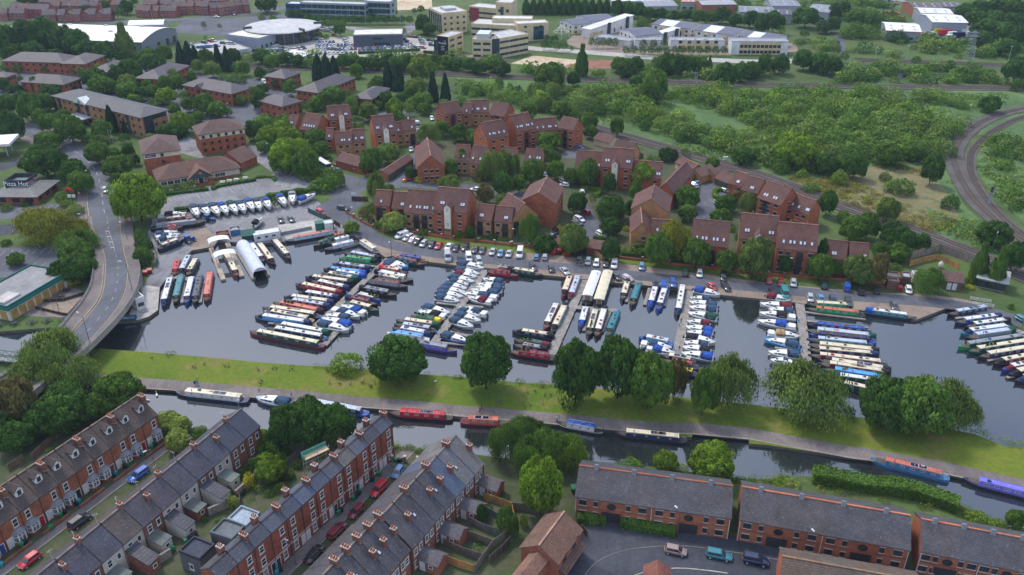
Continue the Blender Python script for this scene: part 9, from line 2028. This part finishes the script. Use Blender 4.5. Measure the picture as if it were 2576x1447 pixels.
for x,y in ((1660,488),(1728,478),(1796,468),(1858,458),(1945,440),(2240,395),(2310,382),(2382,370),(2470,354)): picnic(10,x,y,(.6,.58,.52),'behind the pub hedge')
sheet('play_area',[(105,770),(150,752),(212,748),(195,785),(160,800),(120,795)],'gravel')
t=thing('playground_slide',T(20,715,245),R(38));m=MB();m.loft([[(x,-.35,z+.25),(x,-.32,z),(x,.32,z),(x,.35,z+.25),(x,.28,z+.06),(x,-.28,z+.06)] for x,z in ((0,.25),(.8,.35),(2.4,1.3),(3.4,1.75))]);ob('chute',m.mesh('chute','plastic'),t,color=(.5,.01,.02));ob('ladder_tower',MB().box(3.4,4.3,-.45,.45,0,1.8).mesh('ladder_tower','timber'),t,color=(.3,.2,.1));ob('hood',MB().hull([(3.3,-.5,2.0),(4.4,-.5,2.0),(4.4,.5,2.0),(3.3,.5,2.0)],[(3.5,-.1,2.7),(4.2,-.1,2.7),(4.2,.1,2.7),(3.5,.1,2.7)]).mesh('hood','plastic'),t,color=(.6,.42,.01));tag(t,'red playground slide with yellow top by the bridge','slide')
t=thing('swing_frame',T(20,510,240),R(20));m=MB()
for s_ in (-2,2):
 for y in (-.9,.9): m.tube([(s_,y,0),(s_,0,2.2)],.06,5)
m.tube([(-2,0,2.2),(2,0,2.2)],.06,5);ob('frame',m.mesh('frame','timber'),t,color=(.18,.14,.1))
for s_ in (-.8,.8): ob('swing_seat',MB().box(s_-.25,s_+.25,-.12,.12,.5,.55).tube([(s_-.2,0,.5),(s_-.2,0,2.2)],.015,3).tube([(s_+.2,0,.5),(s_+.2,0,2.2)],.015,3).mesh('swing_seat','iron'),t)
tag(t,'timber swing frame in the play area','swing')
# green footbridge at the left edge
a,b=T(20,-160,690,1.2),T(20,220,735,1.2);L=(b-a).length;t=thing('footbridge',(a.x,a.y,1.2),math.atan2(b.y-a.y,b.x-a.x));ob('deck',MB().box(0,L,-1.1,1.1,-.25,0).mesh('deck','concrete'),t,color=(.28,.27,.26))
for s_ in (-1,1):
 m=MB();y=s_*1.15;n=int(L/2)
 for z in (0,1.4): m.box(0,L,y-.08,y+.08,z,z+.15)
 for k in range(n): m.tube([(L*k/n,y,.1),(L*(k+.5)/n,y,1.45),(L*(k+1)/n,y,.1)],.06,4)
 ob('truss',m.mesh('truss','paint'),t,color=(.015,.10,.08))
for x in (.5,L-.5): ob('abutment',MB().box(x-.6,x+.6,-1.2,1.2,-2.6,-.26).mesh('abutment','concrete'),t,color=(.25,.23,.2))
tag(t,'green truss footbridge at the left picture edge','footbridge')
# scaffold behind the three-storey row
t=thing('scaffold',(lambda q: (q.x,q.y,0))(T(31,600,215,7)),R(40));m=MB()
for x in (-2.5,0,2.5):
 for y in (-.7,.7): m.tube([(x,y,0),(x,y,8)],.05,4)
for z in (2.5,5,7,7.8):
 for y in (-.7,.7): m.tube([(-2.7,y,z),(2.7,y,z)],.045,4)
ob('tubes',m.mesh('tubes','metal'),t,color=(.4,.41,.42));ob('boards',MB().box(-2.6,2.6,-.7,.7,6.8,6.88).mesh('boards','timber'),t,color=(.55,.42,.25));ob('netting',MB().box(-2.6,2.6,.72,.76,6.9,8).box(-2.7,-2.64,-.7,.7,6.9,8).mesh('netting','canvas'),t,color=(.05,.32,.2));tag(t,'scaffold with green netting behind the three-storey terrace','scaffold')
# car park bay lines
def bays(rc,x0,y0,x1,y1,n,dx,dy,name='bay_marking'):
 m=MB()
 for k in range(n):
  a=T(rc,x0+(x1-x0)*k/(n-1),y0+(y1-y0)*k/(n-1));b=T(rc,x0+(x1-x0)*k/(n-1)+dx,y0+(y1-y0)*k/(n-1)+dy);d=(b-a).normalized();q=Vector((-d.y,d.x,0))*.06
  m.quad(*[(v.x,v.y,.05) for v in (a-q,b-q,b+q,a+q)])
 struct(ob(name,m.mesh(name,'white_paint')))
bays(10,1690,545,2070,490,9,35,32);bays(10,2200,450,2560,385,9,38,34);bays(10,0,1130,560,1105,8,55,-55);bays(10,20,1220,520,1220,6,50,-20);bays(10,20,680,560,640,8,45,-28);bays(10,2020,560,2360,500,4,-60,-50);bays(11,0,650,480,590,8,30,40)
# ================================================================ PEOPLE AND BIRDS
def person(rc,x,y,face,top,leg,label,z=.03,step=.18,hold=None):
 me=PM[(top,leg)]
 p=T(rc,x,y,z+.8);q=T(rc,x+face[0],y+face[1],z+.8);t=thing('person',(p.x,p.y,z),math.atan2(q.y-p.y,q.x-p.x));ob('body',me,t);ob('hair',cached('hairm',lambda: MB().ell((.015,0,1.74),(.105,.095,.08),10,7).mesh('hair','hair',True)),t);tag(t,label,'person')
person(20,1985,952,(-30,4),'coat_teal','trouser_dark','person in teal jacket walking left on the towpath with a trolley')
person(21,355,1082,(30,6),'coat_grey','trouser_pink','person in pink trousers walking on the towpath near the white cruiser')
person(21,2252,1238,(-30,-2),'coat_red','trouser_dark','person in red top on the towpath above the orange boat');person(21,2268,1210,(-30,-2),'coat_blue','trouser_dark','person in blue top walking just behind the red-topped one')
person(22,452,1322,(20,4),'coat_pale','trouser_dark','person in pale top standing on the towpath by the blue-roofed boat');person(22,476,1326,(-20,2),'coat_grey','coat_pale','person in grey top and light trousers standing next to the pale-topped one')
person(22,1684,616,(0,-20),'coat_red','coat_pale','person standing on the fourth pontoon',z=-.15);person(11,2330,1282,(-10,20),'coat_blue','trouser_dark','person in blue standing at the head of the second pontoon');person(22,1703,335,(0,-20),'coat_red','trouser_dark','person in red higher up on the fourth pontoon',z=-.15)
t=thing('shopping_trolley',T(20,1962,972,.3));ob('bag',MB().hull([(-.2,-.15,.15),(.2,-.15,.15),(.2,.15,.15),(-.2,.15,.15)],[(-.24,-.18,.8),(.24,-.18,.8),(.24,.18,.8),(-.24,.18,.8)]).mesh('bag','canvas'),t,color=(.02,.04,.16));ob('handle',MB().tube([(.2,-.15,.2),(.35,-.15,1.0),(.35,.15,1.0),(.2,.15,.2)],.02,4).mesh('handle','iron'),t)
for s_ in (-.2,.2): ob('wheel',cached('wheel',None),t,(.1,s_,.1),scale=(.32,.3,.32))
tag(t,'dark blue wheeled bag beside the person in teal','trolley')
GE={20:[(1530,712),(1697,702),(1940,798),(1965,808),(2055,776),(2265,796),(2300,796)],21:[(25,832),(168,820),(205,815),(335,832),(365,820),(805,856),(770,872),(740,962),(845,972),(950,977),(1060,960),(1080,957),(1160,990),(1152,1002),(1195,962),(1410,1005),(1450,992),(60,942),(48,972),(2345,1126),(2430,1152),(2460,1168),(2420,1182),(30,1035)],22:[(155,1055),(235,1046),(330,1086),(390,1082),(130,1197),(185,1187),(315,1172),(310,1000)]}
for rc,l in GE.items():
 for x,y in l:
  p=T(rc,x,y,.2);t=thing('goose',(p.x,p.y,.005),rnd.uniform(0,6.28));ob('body',GM,t,scale=(1.15,1.15,1.15));auto(t,'brown goose','goose','geese grazing on the grass strip')
for x,y,a,lb in ((1578,1088,2.0,'white swan nearer the towpath on the canal'),(1482,1140,3.2,'white swan nearer the rooftops on the canal')):
 p=T(20,x,y,WATER_Z+.1);t=thing('swan',(p.x,p.y,WATER_Z-.28),a);ob('body',SWM,t,scale=(1.7,1.7,1.5));tag(t,lb,'swan')
for x,y in ((1805,942,),):
 p=T(21,x,y,.2);t=thing('swan',(p.x,p.y,-.3),.5);ob('body',SWM,t,scale=(1.2,1.2,1.2));tag(t,'white bird resting on the grass between the two round trees','bird')
# ================================================================ LABELS: each look-alike told apart by place and order
LM=[('the pizza restaurant',(60,470)),('the yellow willow',(110,560)),('the road bridge',(270,760)),('the big maple',(345,500)),('the pub',(480,430)),('the purple-signed lodge',(390,370)),('the right lodge',(548,340)),('the long tan hotel',(270,270)),('the far left offices',(120,170)),('the white arched shed',(330,100)),('the round-roofed showroom',(710,75)),('the dark box showroom',(950,95)),('the teal glass offices',(850,30)),('the cream offices',(1190,95)),('the unit park',(1650,85)),('the top warehouses',(1780,35)),('the far houses',(150,35)),('the upper estate group',(830,320)),('the estate back row',(1180,270)),('the central estate group',(1350,330)),('the left front row',(1080,520)),('the car court',(1480,560)),('the courtyard tower',(1550,420)),('the far courtyard',(1780,480)),('the right front row',(1900,610)),('the reed side railway',(2300,560)),('the reed bed',(2230,480)),('the curving railway',(2440,400)),('the scrub meadow',(1750,290)),('the railway signal',(1750,200)),('the right railway lines',(2400,200)),('the white-roofed depots',(2350,60)),('the top right woods',(2500,90)),('the quay sheds',(2250,700)),('the two poplars',(2500,670)),('the boatyard',(520,560)),('the yard gate',(850,530)),('the covered white dock',(630,650)),('the first pontoon',(870,760)),('the second pontoon',(1150,770)),('the third pontoon',(1440,790)),('the fourth pontoon',(1720,810)),('the fifth pontoon',(2020,830)),('the fan of boats',(2480,860)),('the left grass strip',(450,930)),('the middle grass strip',(1050,960)),('the right grass strip',(1900,1050)),('the lower right hedge',(2250,1230)),('the lower left woods',(120,1050)),('the dormer row',(200,1230)),('the second terrace row',(450,1250)),('the three-storey row',(820,1270)),('the fourth terrace row',(1100,1270)),('the detached house',(1390,1350)),('the left canal block',(1640,1260)),('the middle canal block',(2060,1300)),('the right canal block',(2450,1390)),('the bar by the canal',(60,720)),('the office railway',(900,165)),('the lone conifers',(1100,225))]
def nearest(u,v):
 return min(LM,key=lambda l: (l[1][0]-u)**2+(2.2*(l[1][1]-v))**2)
def where(u,v,l):
 du,dv=u-l[1][0],v-l[1][1]
 if abs(du)<28 and abs(dv)<14: return 'at '+l[0]
 if abs(du)>2.0*abs(dv): return ('right of ' if du>0 else 'left of ')+l[0]
 return ('below ' if dv>0 else 'above ')+l[0]
grp={}
for o,desc,uv,near in PENDING:
 pl=near or where(uv[0],uv[1],nearest(*uv));grp.setdefault((desc,pl),[]).append((uv,o))
for (desc,pl),l in grp.items():
 if len(l)==1: l[0][1]['label']='%s %s' % (desc,pl);continue
 us=[q[0][0] for q in l];vs=[q[0][1] for q in l]
 vert=(max(vs)-min(vs))*1.6>(max(us)-min(us));l.sort(key=lambda q: q[0][1] if vert else q[0][0]);n=len(l)
 for i,(uv,o) in enumerate(l):
  e0,e1=('top','bottom') if vert else ('left','right')
  if n==2: w=('upper','lower')[i] if vert else ('left-hand','right-hand')[i];w += ' of two'
  elif i<n/2 and i<20: w=('%s from the %s' % (ORD[i],e0)) if i else ('topmost' if vert else 'leftmost')
  else: j=n-1-i;w=('%s from the %s' % (ORD[min(j,19)],e1)) if j else ('lowest' if vert else 'rightmost')
  o['label']='%s %s, %s' % (desc,pl,w)

# ================================================================ AIR
hz_m=bpy.data.materials.new('haze_air');hz_m.use_nodes=True;hn=hz_m.node_tree;hn.nodes.clear();vo=hn.nodes.new('ShaderNodeVolumePrincipled');vo.inputs['Color'].default_value=(.62,.78,1.0,1);vo.inputs['Density'].default_value=.00007;vo.inputs['Anisotropy'].default_value=.1
ho=hn.nodes.new('ShaderNodeOutputMaterial');hn.links.new(vo.outputs['Volume'],ho.inputs['Volume']);MT['haze_air']=hz_m
stuff(ob('haze',MB().box(-3010,3010,-20,4510,-3,126).mesh('haze','haze_air')),'thin pale blue haze filling the air over the whole place','haze')
